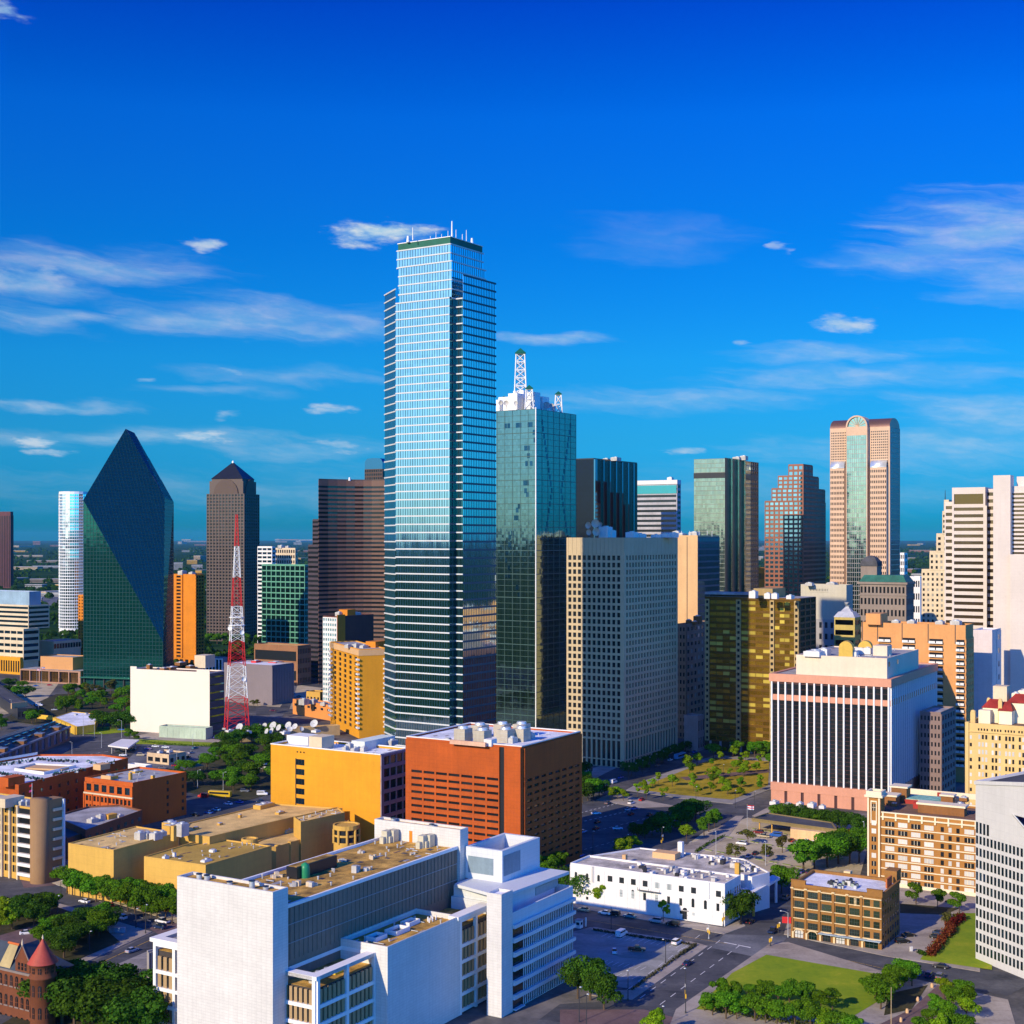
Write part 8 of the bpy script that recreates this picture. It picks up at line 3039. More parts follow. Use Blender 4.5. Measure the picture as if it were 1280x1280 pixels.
# ------------------------------------------------------------------ the wooded suburbs beyond downtown
def suburbs():
 rnd = random.Random(77)
 vs, fs = [], []
 def clump(x, y, r, n):
  for _ in range(n):
   d = Vector((rnd.gauss(0, 1), rnd.gauss(0, 1), abs(rnd.gauss(0, 1)))).normalized()
   p = Vector((x, y, r * .35)) + Vector((d.x * r, d.y * r, d.z * r * .75)) * rnd.uniform(.75, 1.05)
   nn = (d + Vector((rnd.gauss(0, .4), rnd.gauss(0, .4), rnd.gauss(0, .4)))).normalized()
   a = nn.orthogonal().normalized()
   c = nn.cross(a)
   s = r * rnd.uniform(.28, .5)
   b0 = len(vs)
   vs.extend([tuple(p - a * s - c * s), tuple(p + a * s - c * s), tuple(p + a * s + c * s), tuple(p - a * s + c * s)])
   fs.append((b0, b0 + 1, b0 + 2, b0 + 3))
 for i in range(5200):
  y = 1330 * math.exp(rnd.random() * 2.5)
  x = rnd.uniform(-.46, .46) * y
  gx, gy = math.floor(x / (90 + y * .02)), math.floor(y / (150 + y * .05))
  if (gx * 7 + gy * 13) % 6 == 0 and rnd.random() < .85:
   continue
  r = rnd.uniform(5, 8.5) * (1 + (y - 1330) / 9000)
  clump(x, y, r, 26 if y < 3500 else 16)
 mb = MB()
 mb.add(vs, fs, leafmat('far leaves', (.014, .04, .007), (.03, .075, .01), (.06, .12, .015)))
 o = mb.build('far_woods')
 o['kind'] = 'stuff'
 o['label'] = 'treetops of the wooded suburbs reaching to the horizon'
 # small far buildings: walls, roof and a window band each
 mats = [mat('far grey wall', (.3, .3, .29), .8), W_tan, R_grey, mat('far dull wall', (.3, .24, .18), .8), mat('far tan wall', (.42, .33, .22), .8), mat('far brick wall', (.28, .13, .08), .8)]
 protos = []
 for k, (wx, wy, h) in enumerate(((40, 22, 8), (70, 30, 9), (28, 20, 14), (90, 26, 7), (26, 26, 22))):
  w = MB(); w.box((0, 0, 0), (wx, wy, h), mats[k % 6])
  r = MB(); r.box((0, 0, h), (wx + .8, wy + .8, .8), R_grey)
  g = MB()
  for j in range(max(1, int(h / 4))):
   g.box((0, 0, 1.8 + j * 3.8), (wx + .12, wy + .12, 1.5), G_dark)
  protos.append((w, r, g))
 meshes = []
 for k, (w, r, g) in enumerate(protos):
  for mi, mm in enumerate(mats):
   row_ = []
   for nm, b in (('wall', w), ('roof', r), ('window_band', g)):
    me = bpy.data.meshes.new(nm)
    me.from_pydata(b.v, [], b.f)
    me.materials.append(mm if nm == 'wall' else b.mats[0])
    row_.append((nm, me))
   meshes.append(row_)
 spots = [(u, v) for (u, v) in [(22, 752), (45, 735), (58, 728), (12, 726), (35, 712), (60, 710), (66, 745), (90, 735), (222, 712), (240, 705), (250, 702), (235, 690), (226, 728), (246, 738), (232, 742), (335, 700), (380, 690), (378, 700), (18, 690), (30, 684), (46, 681), (70, 683), (228, 680), (250, 682), (352, 678), (385, 676), (372, 681), (952, 700), (950, 720), (1130, 700), (1140, 715), (1148, 728), (1132, 735), (1150, 690), (1142, 682), (1135, 745), (1128, 752)]]
 for i in range(22):
  spots.append((rnd.choice((rnd.uniform(0, 104), rnd.uniform(217, 258), rnd.uniform(325, 400), rnd.uniform(940, 960), rnd.uniform(1125, 1180))), 675 + rnd.random() ** 2 * 75))
 for (u, v) in spots:
  p = G(u, v)
  parts = rnd.choice(meshes)
  r = bpy.data.objects.new('far_building', None)
  r.location = (p.x, p.y, 0)
  r.rotation_euler = (0, 0, rnd.choice((R(59), R(14), R(-10))))
  COL.objects.link(r)
  tag(r, 'small low building far off among the treetops towards the horizon', 'building', 'small far buildings among the trees')
  sc = 1 + max(0, p.y - 2500) / 6000
  r.scale = (sc, sc, 1 + (sc - 1) * .5)
  for nm, me in parts:
   o = bpy.data.objects.new(nm, me)
   o.parent = r
   COL.objects.link(o)
suburbs()
tower('low_building', 'small orange block seen between the sage tower and the stepped tower', 945, 955, 960, 711, 1500, 31, W_orange, R_grey, dict(cols=6, rows=6, pier=.5, span=.6, d=.3, gm=G_dark), None, cat='building')
tower('office_block', 'small white block seen at the right foot of the arched tower', 1122, 1130, 1134, 692, 1700, 31, W_white, R_white, dict(cols=4, rows=14, pier=.4, span=.4, d=.3, gm=G_dark), dict(cols=2, rows=14, pier=.4, span=.4, d=.3, gm=G_dark), cat='office block')
tower('low_building', 'white low block left of the cream stepped tower', 1136, 1150, 1156, 722, 1180, 31, W_white, R_white, dict(cols=5, rows=9, pier=.4, span=.5, d=.3, gm=G_dark), None, cat='building')

# pale air towards the horizon
hz = MB()
hz.box((0, 0, -1.2), (84000, 84000, 290), M_far)
ho = hz.build('haze')
ho['kind'] = 'stuff'
hm = bpy.data.materials.new('haze')
hm.use_nodes = True
k = NT(hm.node_tree)
pv = k.n('ShaderNodeVolumePrincipled')
pv.inputs['Color'].default_value = (.14, .55, .92, 1)
pv.inputs['Density'].default_value = 1.25e-5
pv.inputs['Anisotropy'].default_value = 0.0
k.t.links.new(pv.outputs[0], k.n('ShaderNodeOutputMaterial').inputs['Volume'])
ho.data.materials.clear()
ho.data.materials.append(hm)
# ------------------------------------------------------------------ vehicles
M_tyre = mat('tyre', (.015, .015, .016), .8, .2, .5, streak=False)
M_rim = mat('wheel rim', (.4, .4, .42), .4, .1, .5, metal=.6, streak=False)
G_car = glass('car glass', (.02, .03, .035), .4, .05, .01)
PAINT = {}
for nm, c in (('white', (.78, .78, .76)), ('black', (.012, .012, .014)), ('silver', (.42, .43, .45)), ('grey', (.14, .145, .15)), ('red', (.45, .02, .02)), ('blue', (.02, .10, .38)), ('light blue', (.14, .38, .55)), ('dark blue', (.012, .03, .09)), ('tan', (.46, .38, .24)), ('teal', (.03, .22, .28)), ('purple', (.14, .06, .25)), ('yellow', (.65, .42, .02)), ('orange', (.6, .14, .02)), ('dark red', (.16, .015, .02))):
 PAINT[nm] = mat('car paint ' + nm, c, .25, .03, 1.0, metal=.1, streak=False, spec=.6)


def loft(mb, secs, m):
 """body from cross sections along x: (x, half width bottom, half width top, z0, z1)"""
 vs = []
 for (x, wb, wt, z0, z1) in secs:
  zm = z0 + (z1 - z0) * .45
  vs += [(x, -wb * .96, z0), (x, -wb, zm), (x, -wt, z1), (x, wt, z1), (x, wb, zm), (x, wb * .96, z0)]
 n = len(secs)
 fs = []
 for i in range(n - 1):
  a, b = 6 * i, 6 * i + 6
  for k in range(6):
   j = (k + 1) % 6
   fs.append((a + k, b + k, b + j, a + j))
 fs.append(tuple(range(6)))
 fs.append(tuple(range(6 * n - 1, 6 * n - 7, -1)))
 mb.add(vs, fs, m)


def car_meshes(kind):
 body, cab = MB(), MB()
 P = PAINT['white']
 if kind == 'sedan':
  Lh, wz = 2.3, (-1.4, 1.42)
  loft(body, [(-2.3, .78, .72, .3, .82), (-2.1, .88, .8, .24, .95), (-.9, .9, .82, .22, .98), (.9, .9, .82, .22, .96), (2.05, .88, .76, .24, .78), (2.32, .74, .66, .32, .66)], P)
  loft(cab, [(-1.75, .74, .7, .92, .96), (-1.05, .76, .58, .92, 1.42), (.25, .76, .6, .92, 1.46), (1.05, .76, .72, .9, .95)], G_car)
  loft(body, [(-1.0, .55, .53, 1.42, 1.47), (.22, .57, .55, 1.45, 1.50)], P)
 elif kind == 'suv':
  wz = (-1.45, 1.45)
  loft(body, [(-2.35, .86, .82, .4, 1.1), (-2.2, .95, .9, .32, 1.15), (1.0, .95, .9, .3, 1.12), (2.1, .93, .84, .32, 1.0), (2.36, .82, .74, .4, .85)], P)
  loft(cab, [(-2.2, .84, .74, 1.1, 1.5), (-2.0, .86, .72, 1.1, 1.74), (.3, .86, .72, 1.1, 1.76), (1.15, .84, .8, 1.08, 1.13)], G_car)
  loft(body, [(-2.0, .7, .68, 1.74, 1.82), (.25, .7, .68, 1.76, 1.82)], P)
 elif kind == 'pickup':
  wz = (-1.7, 1.75)
  loft(body, [(-2.75, .92, .9, .5, 1.05), (-.6, .95, .92, .42, 1.08), (1.3, .95, .9, .4, 1.12), (2.5, .93, .86, .42, 1.0), (2.75, .84, .78, .5, .85)], P)
  loft(cab, [(-.65, .84, .76, 1.05, 1.6), (-.5, .84, .74, 1.05, 1.8), (.7, .84, .74, 1.05, 1.82), (1.45, .82, .78, 1.05, 1.12)], G_car)
  loft(body, [(-.5, .72, .7, 1.8, 1.88), (.65, .72, .7, 1.82, 1.88)], P)
  body.box((-1.7, 0, 1.06), (1.9, 1.5, .03), M_tyre)
 elif kind == 'van':
  wz = (-1.7, 1.7)
  loft(body, [(-2.7, .95, .88, .35, 2.1), (-2.5, .98, .86, .3, 2.25), (1.0, .98, .86, .3, 2.25), (1.75, .98, .82, .3, 1.5), (2.55, .95, .8, .32, 1.15), (2.72, .85, .75, .4, .95)], P)
  loft(cab, [(1.02, .90, .86, 1.42, 2.18), (1.78, .92, .84, 1.40, 1.52)], G_car)
  for sy in (-1, 1):
   cab.box((-.9, sy * .945, 1.45), (3.4, .06, .5), G_car)
 elif kind == 'bus':
  wz = (-3.6, 3.4)
  loft(body, [(-6, 1.2, 1.15, .4, 2.9), (-5.8, 1.27, 1.18, .32, 3.05), (5.6, 1.27, 1.18, .32, 3.05), (6, 1.2, 1.12, .4, 2.8)], P)
  for sy in (-1, 1):
   cab.box((0, sy * 1.26, 1.5), (10.6, .06, .95), G_car)
  cab.box((6.0, 0, 1.3), (.08, 2.1, 1.3), G_car)
 wh = MB()
 r = .34 if kind in ('sedan',) else .38 if kind != 'bus' else .5
 wh.lathe((0, 0), [(r * .62, -.12), (r, -.10), (r, .10), (r * .62, .12)], M_tyre, 12)
 wh.lathe((0, 0), [(.02, .09), (r * .6, .115)], M_rim, 12)
 wh.lathe((0, 0), [(r * .6, -.115), (.02, -.09)], M_rim, 12)

 def me(nm, b):
  q = bpy.data.meshes.new(nm)
  q.from_pydata(b.v, [], b.f)
  for m in b.mats:
   q.materials.append(m)
  q.polygons.foreach_set('material_index', b.mi)
  q.polygons.foreach_set('use_smooth', [False] * len(b.f))
  return q
 hl = MB()
 hl.box((0, 0, -.08), (.08, .3, .16), W_white)
 tl = MB()
 tl.box((0, 0, -.1), (.08, .28, .2), W_redpaint)
 front, hh = {'sedan': (2.28, .55), 'suv': (2.32, .72), 'pickup': (2.7, .75), 'van': (2.68, .8), 'bus': (5.98, .8)}[kind]
 w = .58 if kind != 'bus' else .9
 return dict(body=me('body', body), cab=me('windows', cab), wheel=me('wheel', wh), head=me('headlight', hl), tail=me('taillight', tl), wz=wz, r=r, hw=.82 if kind != 'bus' else 1.12, front=front, hh=hh, w=w)


CARS = {k: car_meshes(k) for k in ('sedan', 'suv', 'pickup', 'van', 'bus')}
BODYC = {}


def car(kind, colour, p, heading, label, group=None, z=.06):
 c = CARS[kind]
 key = (kind, colour)
 if key not in BODYC:
  m = c['body'].copy()
  for i, mm in enumerate(m.materials):
   if mm.name.startswith('car paint'):
    m.materials[i] = PAINT[colour]
  BODYC[key] = m
 r = bpy.data.objects.new('parked_car' if kind != 'bus' else 'bus', None)
 r.location = (p.x, p.y, z)
 r.rotation_euler = (0, 0, heading)
 COL.objects.link(r)
 tag(r, label, {'sedan': 'car', 'suv': 'car', 'pickup': 'pickup', 'van': 'van', 'bus': 'bus'}[kind], group)
 def ch(nm, me, loc=(0, 0, 0), rot=(0, 0, 0)):
  o = bpy.data.objects.new(nm, me)
  o.parent = r
  o.location = loc
  o.rotation_euler = rot
  COL.objects.link(o)
 ch('body', BODYC[key])
 ch('windows', c['cab'])
 for x in c['wz']:
  for sy in (-1, 1):
   ch('wheel', c['wheel'], (x, sy * c['hw'], c['r']), (R(90), 0, 0))
 for sy in (-1, 1):
  ch('headlight', c['head'], (c['front'], sy * c['w'], c['hh']))
  ch('taillight', c['tail'], (-c['front'], sy * c['w'], c['hh'] + .1))


HA, HB = R(59), R(149)        # along the streets running away, along the cross streets


def fleet(where, group, lst, z=.06):
 lst = sorted(lst, key=lambda q: q[0])
 for i, (u, v, kind, colour, hd) in enumerate(lst):
  nm = {'suv': 'tall car', 'sedan': 'car', 'pickup': 'pickup truck', 'van': 'van', 'bus': 'bus'}[kind]
  car(kind, colour, G(u, v), hd, '%s %s, %s from left %s' % (colour, nm, nth(i + 1), where), group, z)


fleet('before the white painted building', 'cars before the white painted building', [(729.5, 1139, 'sedan', 'tan', HB), (756, 1143, 'sedan', 'white', HB), (767, 1144, 'suv', 'black', HB), (787, 1147, 'sedan', 'teal', HB), (819.5, 1153, 'suv', 'silver', HB), (841, 1157, 'suv', 'black', HB)])
fleet('in the shaded blue car park', 'cars in the shaded car park', [(777, 1170, 'van', 'white', HA), (768, 1191, 'sedan', 'white', HA + .5), (796, 1189, 'pickup', 'black', R(-8)), (846, 1180, 'suv', 'white', HA)])
fleet('on the street by the car park', 'cars on the street', [(859.5, 1206, 'sedan', 'dark blue', HA), (938, 1154, 'sedan', 'black', HA), (983, 1124, 'suv', 'grey', HA), (966, 1166, 'pickup', 'dark blue', HA)])
fleet('beside the amber brick loft building', 'cars beside the loft building', [(1136, 1171, 'sedan', 'black', R(10)), (1128, 1179, 'suv', 'black', R(10)), (1171, 1173, 'sedan', 'black', R(-20)), (1174.5, 1168, 'sedan', 'dark blue', R(-20))])
fleet('by the grey panelled tower', 'cars by the grey tower', [(1176, 1210, 'sedan', 'black', HB), (1148, 1219, 'suv', 'blue', R(60)), (1162, 1221, 'suv', 'dark blue', R(60)), (1175, 1223, 'suv', 'grey', R(60)), (1190, 1129, 'sedan', 'black', HB)])
fleet('in the tan car park', 'cars in the tan car park', [(927, 1056, 'suv', 'white', HB), (944.5, 1068, 'sedan', 'black', HA), (936, 1072, 'sedan', 'silver', HA), (960.6, 1070, 'sedan', 'blue', HA), (990, 1052, 'sedan', 'red', HA), (1008.6, 1054, 'suv', 'white', HA), (1016, 1055, 'sedan', 'white', HA), (995, 1066, 'sedan', 'silver', HA), (1012, 1047.5, 'sedan', 'dark red', HA), (1020, 1049, 'sedan', 'black', HA), (1030, 1050, 'suv', 'grey', HA), (970, 1046, 'van', 'blue', HB), (955, 1047, 'pickup', 'tan', HB), (927, 1043, 'sedan', 'black', HB), (948, 1042, 'suv', 'dark red', HB), (1063, 1040, 'sedan', 'orange', HA), (978, 1049, 'sedan', 'grey', HA), (1024, 1055, 'sedan', 'silver', HA), (1002, 1091, 'sedan', 'blue', HA), (1012, 1092, 'suv', 'dark blue', HA)])
fleet('on the avenue by the brick garage', 'cars on the wide avenue', [(767, 979, 'van', 'white', HA), (776, 973, 'sedan', 'blue', HA), (745, 1018, 'sedan', 'white', R(8)), (789, 1005, 'suv', 'white', HA), (793, 1012, 'sedan', 'blue', HA), (785, 1013, 'sedan', 'silver', HA), (789, 1019, 'sedan', 'dark red', HA), (772, 1037, 'sedan', 'white', R(5)), (747, 1029, 'sedan', 'black', HA), (745, 1037, 'sedan', 'dark red', HA), (729, 1041, 'sedan', 'light blue', HA), (802.5, 1001, 'sedan', 'red', HA), (726, 1071, 'sedan', 'blue', HA), (740, 985, 'sedan', 'white', HA), (760, 1005, 'sedan', 'grey', HA), (812, 1020, 'sedan', 'black', HA)])
fleet('below the bronze gold block', 'vehicles on the far street', [(850, 948, 'bus', 'light blue', HA), (868, 941, 'sedan', 'blue', HA), (874, 938, 'sedan', 'dark blue', HA), (838, 951, 'sedan', 'white', HA), (822, 958, 'sedan', 'grey', HA), (862, 945, 'suv', 'grey', HA)])
fleet('before the tan college complex', 'cars before the college', [(105.6, 1128.5, 'sedan', 'white', HB), (135, 1135, 'suv', 'red', HB), (151, 1149, 'suv', 'white', HB), (203, 1154, 'pickup', 'white', HB), (200, 1161, 'suv', 'dark blue', HB), (112, 1207, 'sedan', 'black', HA), (33.5, 1168, 'sedan', 'white', R(20)), (59, 1095, 'suv', 'dark blue', HB), (165, 1190, 'sedan', 'silver', HA)])
fleet('in the streets around the wooded square', 'vehicles around the wooded square', [(275, 996, 'bus', 'yellow', R(165)), (254, 997, 'van', 'red', R(165)), (270, 1013.5, 'sedan', 'light blue', HB), (261, 1017, 'sedan', 'blue', HB), (299, 1004, 'sedan', 'blue', HB), (325, 1003, 'sedan', 'dark blue', HB), (285, 1006, 'sedan', 'white', HB), (332, 961, 'bus', 'white', R(10)), (328, 994, 'van', 'white', R(0)), (244, 1020, 'sedan', 'black', HB), (306, 990, 'suv', 'grey', R(0))])
fleet('around the gas station and its shop', 'cars around the gas station', [(154, 945, 'sedan', 'white', R(0)), (219.5, 958, 'sedan', 'red', R(20)), (214, 953, 'suv', 'blue', HA), (221, 952, 'suv', 'yellow', HA), (194.5, 934, 'sedan', 'white', R(0)), (207, 935, 'sedan', 'white', R(0)), (185, 937, 'sedan', 'purple', R(0)), (151.6, 913, 'sedan', 'blue', R(0)), (269.5, 923, 'suv', 'blue', HA), (244, 936, 'sedan', 'teal', HA), (234, 948, 'suv', 'black', HA), (239, 942, 'sedan', 'silver', HA), (203, 961, 'sedan', 'grey', R(10)), (176, 945, 'suv', 'tan', R(0)), (166, 938, 'sedan', 'black', R(30)), (148, 940, 'suv', 'grey', R(30)), (200, 949, 'sedan', 'black', R(0)), (228, 953, 'sedan', 'white', HA)])
fleet('left of the golden apartment block', 'cars in the sunlit car parks', [(321, 861, 'sedan', 'red', R(10)), (329, 861, 'sedan', 'white', R(10)), (335.5, 867, 'suv', 'white', R(10)), (385, 865, 'sedan', 'white', R(40)), (374, 871, 'sedan', 'grey', R(40)), (396, 865, 'sedan', 'blue', R(40)), (390, 871, 'suv', 'black', R(40)), (406.6, 868, 'sedan', 'white', R(40)), (378, 873, 'sedan', 'white', R(40)), (366, 867, 'sedan', 'silver', R(40)), (380, 878.5, 'sedan', 'white', R(40)), (394, 876, 'sedan', 'silver', R(40)), (400, 872, 'sedan', 'dark blue', R(40)), (410, 874, 'suv', 'grey', R(40)), (370, 877, 'sedan', 'black', R(40)), (343, 862, 'sedan', 'dark blue', R(10)), (349, 866, 'sedan', 'silver', R(10)), (330, 873, 'sedan', 'black', R(10)), (341, 889, 'sedan', 'dark red', R(10)), (404, 863, 'sedan', 'black', R(40))])
fleet('below the orange civic hall', 'cars at the left edge', [(16, 867, 'sedan', 'white', R(5)), (36.6, 862, 'sedan', 'grey', R(5)), (49, 882.5, 'van', 'white', R(5)), (24, 882, 'sedan', 'red', R(5)), (4, 883, 'sedan', 'red', R(5)), (91, 892, 'suv', 'black', R(5)), (68, 888, 'sedan', 'silver', R(5)), (38, 882, 'sedan', 'dark blue', R(5)), (10, 873, 'sedan', 'black', R(5)), (26, 864, 'suv', 'white', R(5)), (45, 858, 'sedan', 'blue', R(5)), (62, 857, 'sedan', 'red', R(5))])


# ------------------------------------------------------------------ lamps, signals, flags, small things
M_pole = mat('dark pole', (.04, .04, .045), .6, .1, 1.0, streak=False)
M_pole2 = mat('grey pole', (.4, .41, .42), .5, .1, 1.0, streak=False)
M_amber = mat('signal yellow', (.62, .36, .02), .6, .1, 1.0, streak=False)


def lamp(u, v, h, label, arm=1.8, ang=0.0, m=None, signal=False, cat='street lamp', group='street lamps', head=True):
 m = m or M_pole
 p = G(u, v)
 t = empty('street_lamp' if not signal else 'traffic_signal', (p.x, p.y, 0.1), label, cat, group, ang)
 mb = MB()
 mb.tube((0, 0, 0), (0, 0, h), .14, .09, m, 8)
 mb.tube((0, 0, 0), (0, 0, .6), .22, .2, m, 8)
 mb.build('pole', t)
 if arm:
  mb = MB()
  mb.tube((0, 0, h - .1), (arm * .5, 0, h + .25), .06, .05, m, 6)
  mb.tube((arm * .5, 0, h + .25), (arm, 0, h + .3), .05, .05, m, 6)
  mb.build('arm', t)
 if head:
  mb = MB()
  mb.lathe((arm, 0), [(.12, h + .42), (.32, h + .34), (.34, h + .22), (.05, h + .16)], mat('lamp glass', (.6, .62, .6), .4), 10)
  mb.build('lamp_head', t)
 if signal:
  for (zz, x) in ((h * .45, .25), (h * .36, -.25)):
   mb = MB()
   mb.box((x, 0, zz), (.42, .36, 1.15), M_amber)
   mb.build('signal_box', t)
  mb = MB()
  mb.box((.3, .1, h * .62), (.8, .06, .8), W_white)
  mb.build('sign_plate', t)


A, BB = axes(31)
lamp(857, 1267, 11.5, 'tall dark lamp post with a white sign at the crossing below the big lawn', 1.6, R(90), None, True)
lamp(829, 1283, 5.0, 'short dark lamp on the pavement left of the big lawn trees', .0, 0)
lamp(827.5, 1064, 9.5, 'tall lamp with amber signal behind the white painted building', .8, R(30), None, True)
lamp(985, 1172, 8.0, 'grey lamp with long arm by the red projecting sign', 2.4, R(150), M_pole2)
lamp(963, 1183, 3.4, 'amber traffic signal on the corner before the amber brick loft building', 0, 0, None, True, 'traffic signal', 'traffic signals', False)
lamp(973, 1166, 4.2, 'amber traffic signal beside the red projecting sign', 0, 0, None, True, 'traffic signal', 'traffic signals', False)
lamp(886, 1174, 4.5, 'amber traffic signal on the car park corner', 1.6, R(150), M_pole2, True, 'traffic signal', 'traffic signals', False)
lamp(904, 1158, 4.5, 'amber traffic signal at the right end of the white painted building', 0, 0, None, True, 'traffic signal', 'traffic signals', False)
lamp(1114, 1284, 10.5, 'slim tan pole standing in the grass right of the big lawn', 0, 0, mat('tan pole', (.42, .3, .16), .7), head=False, cat='pole')
lamp(832, 1204, 7.0, 'dark lamp inside the shaded car park, right side', .8, R(200))
lamp(785, 1251, 8.0, 'dark lamp at the lower corner of the shaded car park', .5, R(100))
lamp(764, 1162, 7.0, 'dark lamp at the upper edge of the shaded car park', .5, R(100))
lamp(750, 1252, 8.0, 'dark lamp among the dark trees below the shaded car park', .5, R(40))
lamp(724, 1278, 9.0, 'dark lamp near the civic building at the bottom edge', .5, R(40))
lamp(733, 1290, 9.5, 'second dark lamp near the civic building at the bottom edge', .5, R(40))
for i, (u, v, h) in enumerate(((741, 1068, 9), (784, 1066, 7), (919, 1010, 8), (943, 1014, 9), (904, 978, 9), (975, 1020, 7), (870, 1005, 8))):
 lamp(u, v, h, 'dark lamp, %s from the left along the wide avenue junction' % nth([1, 2, 5, 6, 4, 7, 3][i]), .9, R(60))
for i, (u, v, h) in enumerate(((895, 1068, 9), (957, 1082, 9), (1080, 1052, 8))):
 lamp(u, v, h, 'slim lamp, %s from the left in the tan car park' % nth(i + 1), .7, R(100), M_pole2)
lamp(152, 922, 11, 'pale curved lamp by the lawn left of the blank white box', 2.6, R(170), M_pole2)
for i, (u, v, h) in enumerate(((104, 920, 13), (90, 945, 8), (113, 912, 8), (118, 922, 9), (14, 892, 10), (48, 895, 10), (127, 935, 9))):
 lamp(u, v, h, 'pale lamp, %s from the left around the zigzag ochre building' % nth([4, 3, 5, 6, 1, 2, 7][i]), 1.2, R(160), M_pole2)
for i, (u, v, h) in enumerate(((247, 985, 9), (279, 988, 9), (212, 955, 8), (221, 956, 8), (241, 932, 7), (262, 922, 6))):
 lamp(u, v, h, 'pale lamp, %s from the left around the wooded square' % nth([4, 6, 1, 2, 3, 5][i]), 1.4, R(20), M_pole2)
for i, (u, v, h) in enumerate(((72, 1147, 7), (76, 1120, 5), (112, 1190, 6), (170, 1160, 6), (182, 1167, 9), (106, 1144, 5), (184, 1145, 5))):
 lamp(u, v, h, 'dark lamp, %s from the left by the triangular garden' % nth([1, 2, 4, 5, 6, 3, 7][i]), .6, R(60), None)
rr = random.Random(4)
for i in range(12):
 t = i / 11
 lamp(786 + 95 * t, 975 - 44 * t, 7, 'dark street lamp, %s from the left along the foot of the gridded tower' % nth(i + 1), .5, R(60))


def flag(u, v, h, label, cols, z0=0.1):
 p = G(u, v)
 t = empty('flagpole', (p.x, p.y, z0), label, 'flagpole')
 mb = MB()
 mb.tube((0, 0, 0), (0, 0, h), .12, .06, M_pole2, 8)
 mb.lathe((0, 0), [(.02, h), (.16, h + .1), (.02, h + .25)], M_amber, 8)
 mb.build('pole', t)
 w, hh = 3.0, 1.9
 mb = MB()
 nx = 8
 for sgn in (1, -1):
  for i in range(nx):
   for j, c in enumerate(cols):
    def P(ii, jj):
     return (w * ii / nx, .25 * math.sin(ii * 1.1) + .012 * sgn, h - .2 - hh * jj / len(cols) - .25 * (ii / nx))
    q = [P(i, j), P(i + 1, j), P(i + 1, j + 1), P(i, j + 1)]
    mb.add(q if sgn < 0 else q[::-1], [(0, 1, 2, 3)], c)
 mb.build('flag', t)


fw, fr, fb = mat('flag white', (.75, .75, .75), .8), mat('flag red', (.5, .02, .03), .8), mat('flag blue', (.02, .05, .25), .8)
flag(46, 857, 15, 'flagpole with a striped flag before the orange civic hall, left of two', [fr, fw, fr, fw, fr])
flag(52, 856, 16, 'flagpole with a blue and white flag before the orange civic hall, right of two', [fb, fw, fr])
flag(934, 1040, 12, 'tall flagpole with a red striped flag by the low drive through building', [fr, fw, fr, fw])
flag(1003, 806 + 190, 0.1 + 30, 'flagpole with a striped flag beside the white finned block', [fr, fw, fr, fw, fr]) if False else None

# parking booth
p = G(724, 1160)
t = empty('parking_booth', (p.x, p.y, .1), 'white parking booth with dark window at the shaded car park entrance', 'booth', None, HA)
mb = MB(); mb.box((0, 0, 0), (2.0, 1.8, 2.6), W_white); mb.box((0, 0, 2.6), (2.4, 2.2, .18), R_grey); mb.build('wall', t)
mb = MB(); mb.box((0, -.92, 1.1), (1.1, .06, .9), G_dark); mb.box((-1.02, 0, 1.1), (.06, 1.1, .9), G_dark); mb.build('window', t)
mb = MB(); mb.box((2.4, -1.2, 0), (.4, .4, 3.0), W_white); mb.build('post', t)

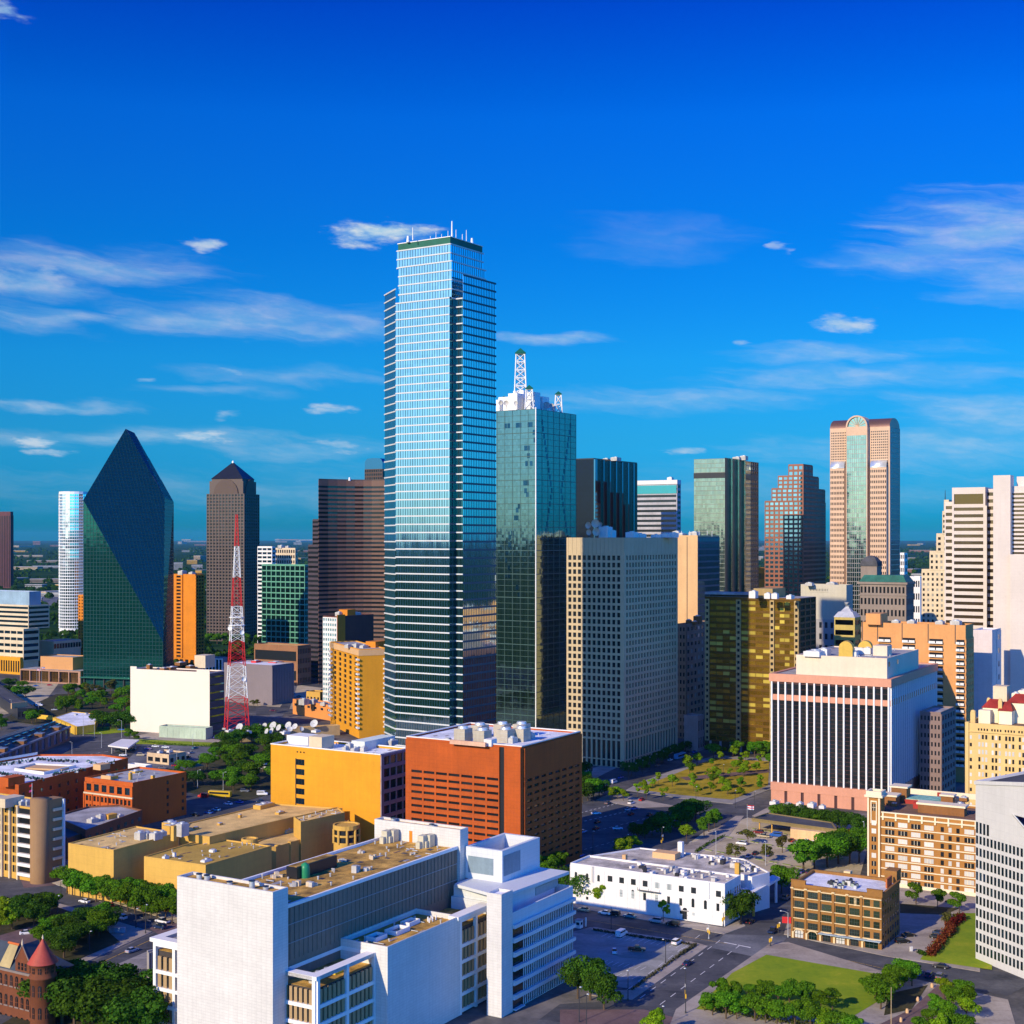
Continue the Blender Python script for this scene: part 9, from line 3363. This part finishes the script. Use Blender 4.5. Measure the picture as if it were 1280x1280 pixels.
# bus shelter and boxes in the triangular garden
p = G(147, 1166)
t = empty('utility_cabinets', (p.x, p.y, .2), 'row of pale blue grey utility cabinets on the street corner', 'cabinet', None, HA - R(60))
for i in range(4):
 mb = MB(); mb.box((i * 1.3 - 2, 0, 0), (1.2, 1.0, 1.5), mat('cabinet blue grey', (.3, .42, .45), .6)); mb.box((i * 1.3 - 2, 0, 1.5), (1.3, 1.1, .1), M_duct); mb.build('cabinet', t)


def pavilion(u, v, w, d, h, label):
 p = G(u, v)
 t = empty('pavilion', (p.x, p.y, .2), label, 'pavilion', None, HA)
 for sx in (-1, 1):
  for sy in (-1, 1):
   mb = MB(); mb.tube((sx * w * .42, sy * d * .42, 0), (sx * w * .42, sy * d * .42, h), .12, .12, M_pole, 6); mb.build('post', t)
 mb = MB()
 vs = [(-w / 2, -d / 2, h), (w / 2, -d / 2, h), (w / 2, d / 2, h), (-w / 2, d / 2, h), (-w * .2, 0, h + 1.4), (w * .2, 0, h + 1.4)]
 mb.add(vs, [(0, 1, 5, 4), (1, 2, 5), (2, 3, 4, 5), (3, 0, 4), (3, 2, 1, 0)], R_green)
 mb.build('roof', t)


pavilion(24, 1138, 14, 8, 3.5, 'green roofed plaza pavilion at the left edge')
pavilion(65, 1178, 9, 4, 3.0, 'small green roofed shelter in the triangular garden')
pavilion(243, 966, 10, 6, 3.5, 'green roofed shelter in the wooded square')
pavilion(297, 945, 9, 6, 3.5, 'teal roofed shelter among the trees by the studio building')

# stone bollards along the brick path
for i, (u, v) in enumerate(((1165, 1235), (1147, 1252), (1134, 1267), (1126, 1278), (1175, 1229))):
 p = G(u, v)
 mb = MB()
 mb.lathe((p.x, p.y), [(.45, .2), (.45, 1.0), (.32, 1.15), (.38, 1.3), (.02, 1.4)], W_peach, 10)
 o = mb.build('bollard', None, Vector((p.x, p.y, .2)))
 tag(o, 'peach stone bollard, %s from the left along the brick path' % nth([4, 3, 2, 1, 5][i]), 'bollard', 'bollards along the brick path')
# white sign stone at the lot entrance
p = G(1139, 1190)
mb = MB(); mb.box((p.x, p.y, .1), (.9, .4, 1.6), W_white, .3); mb.box((p.x, p.y, .05), (1.2, .7, .25), M_conc, .3)
tag(mb.build('entrance_sign', None, Vector((p.x, p.y, .1))), 'small white upright sign at the entrance of the loft building car park', 'sign')
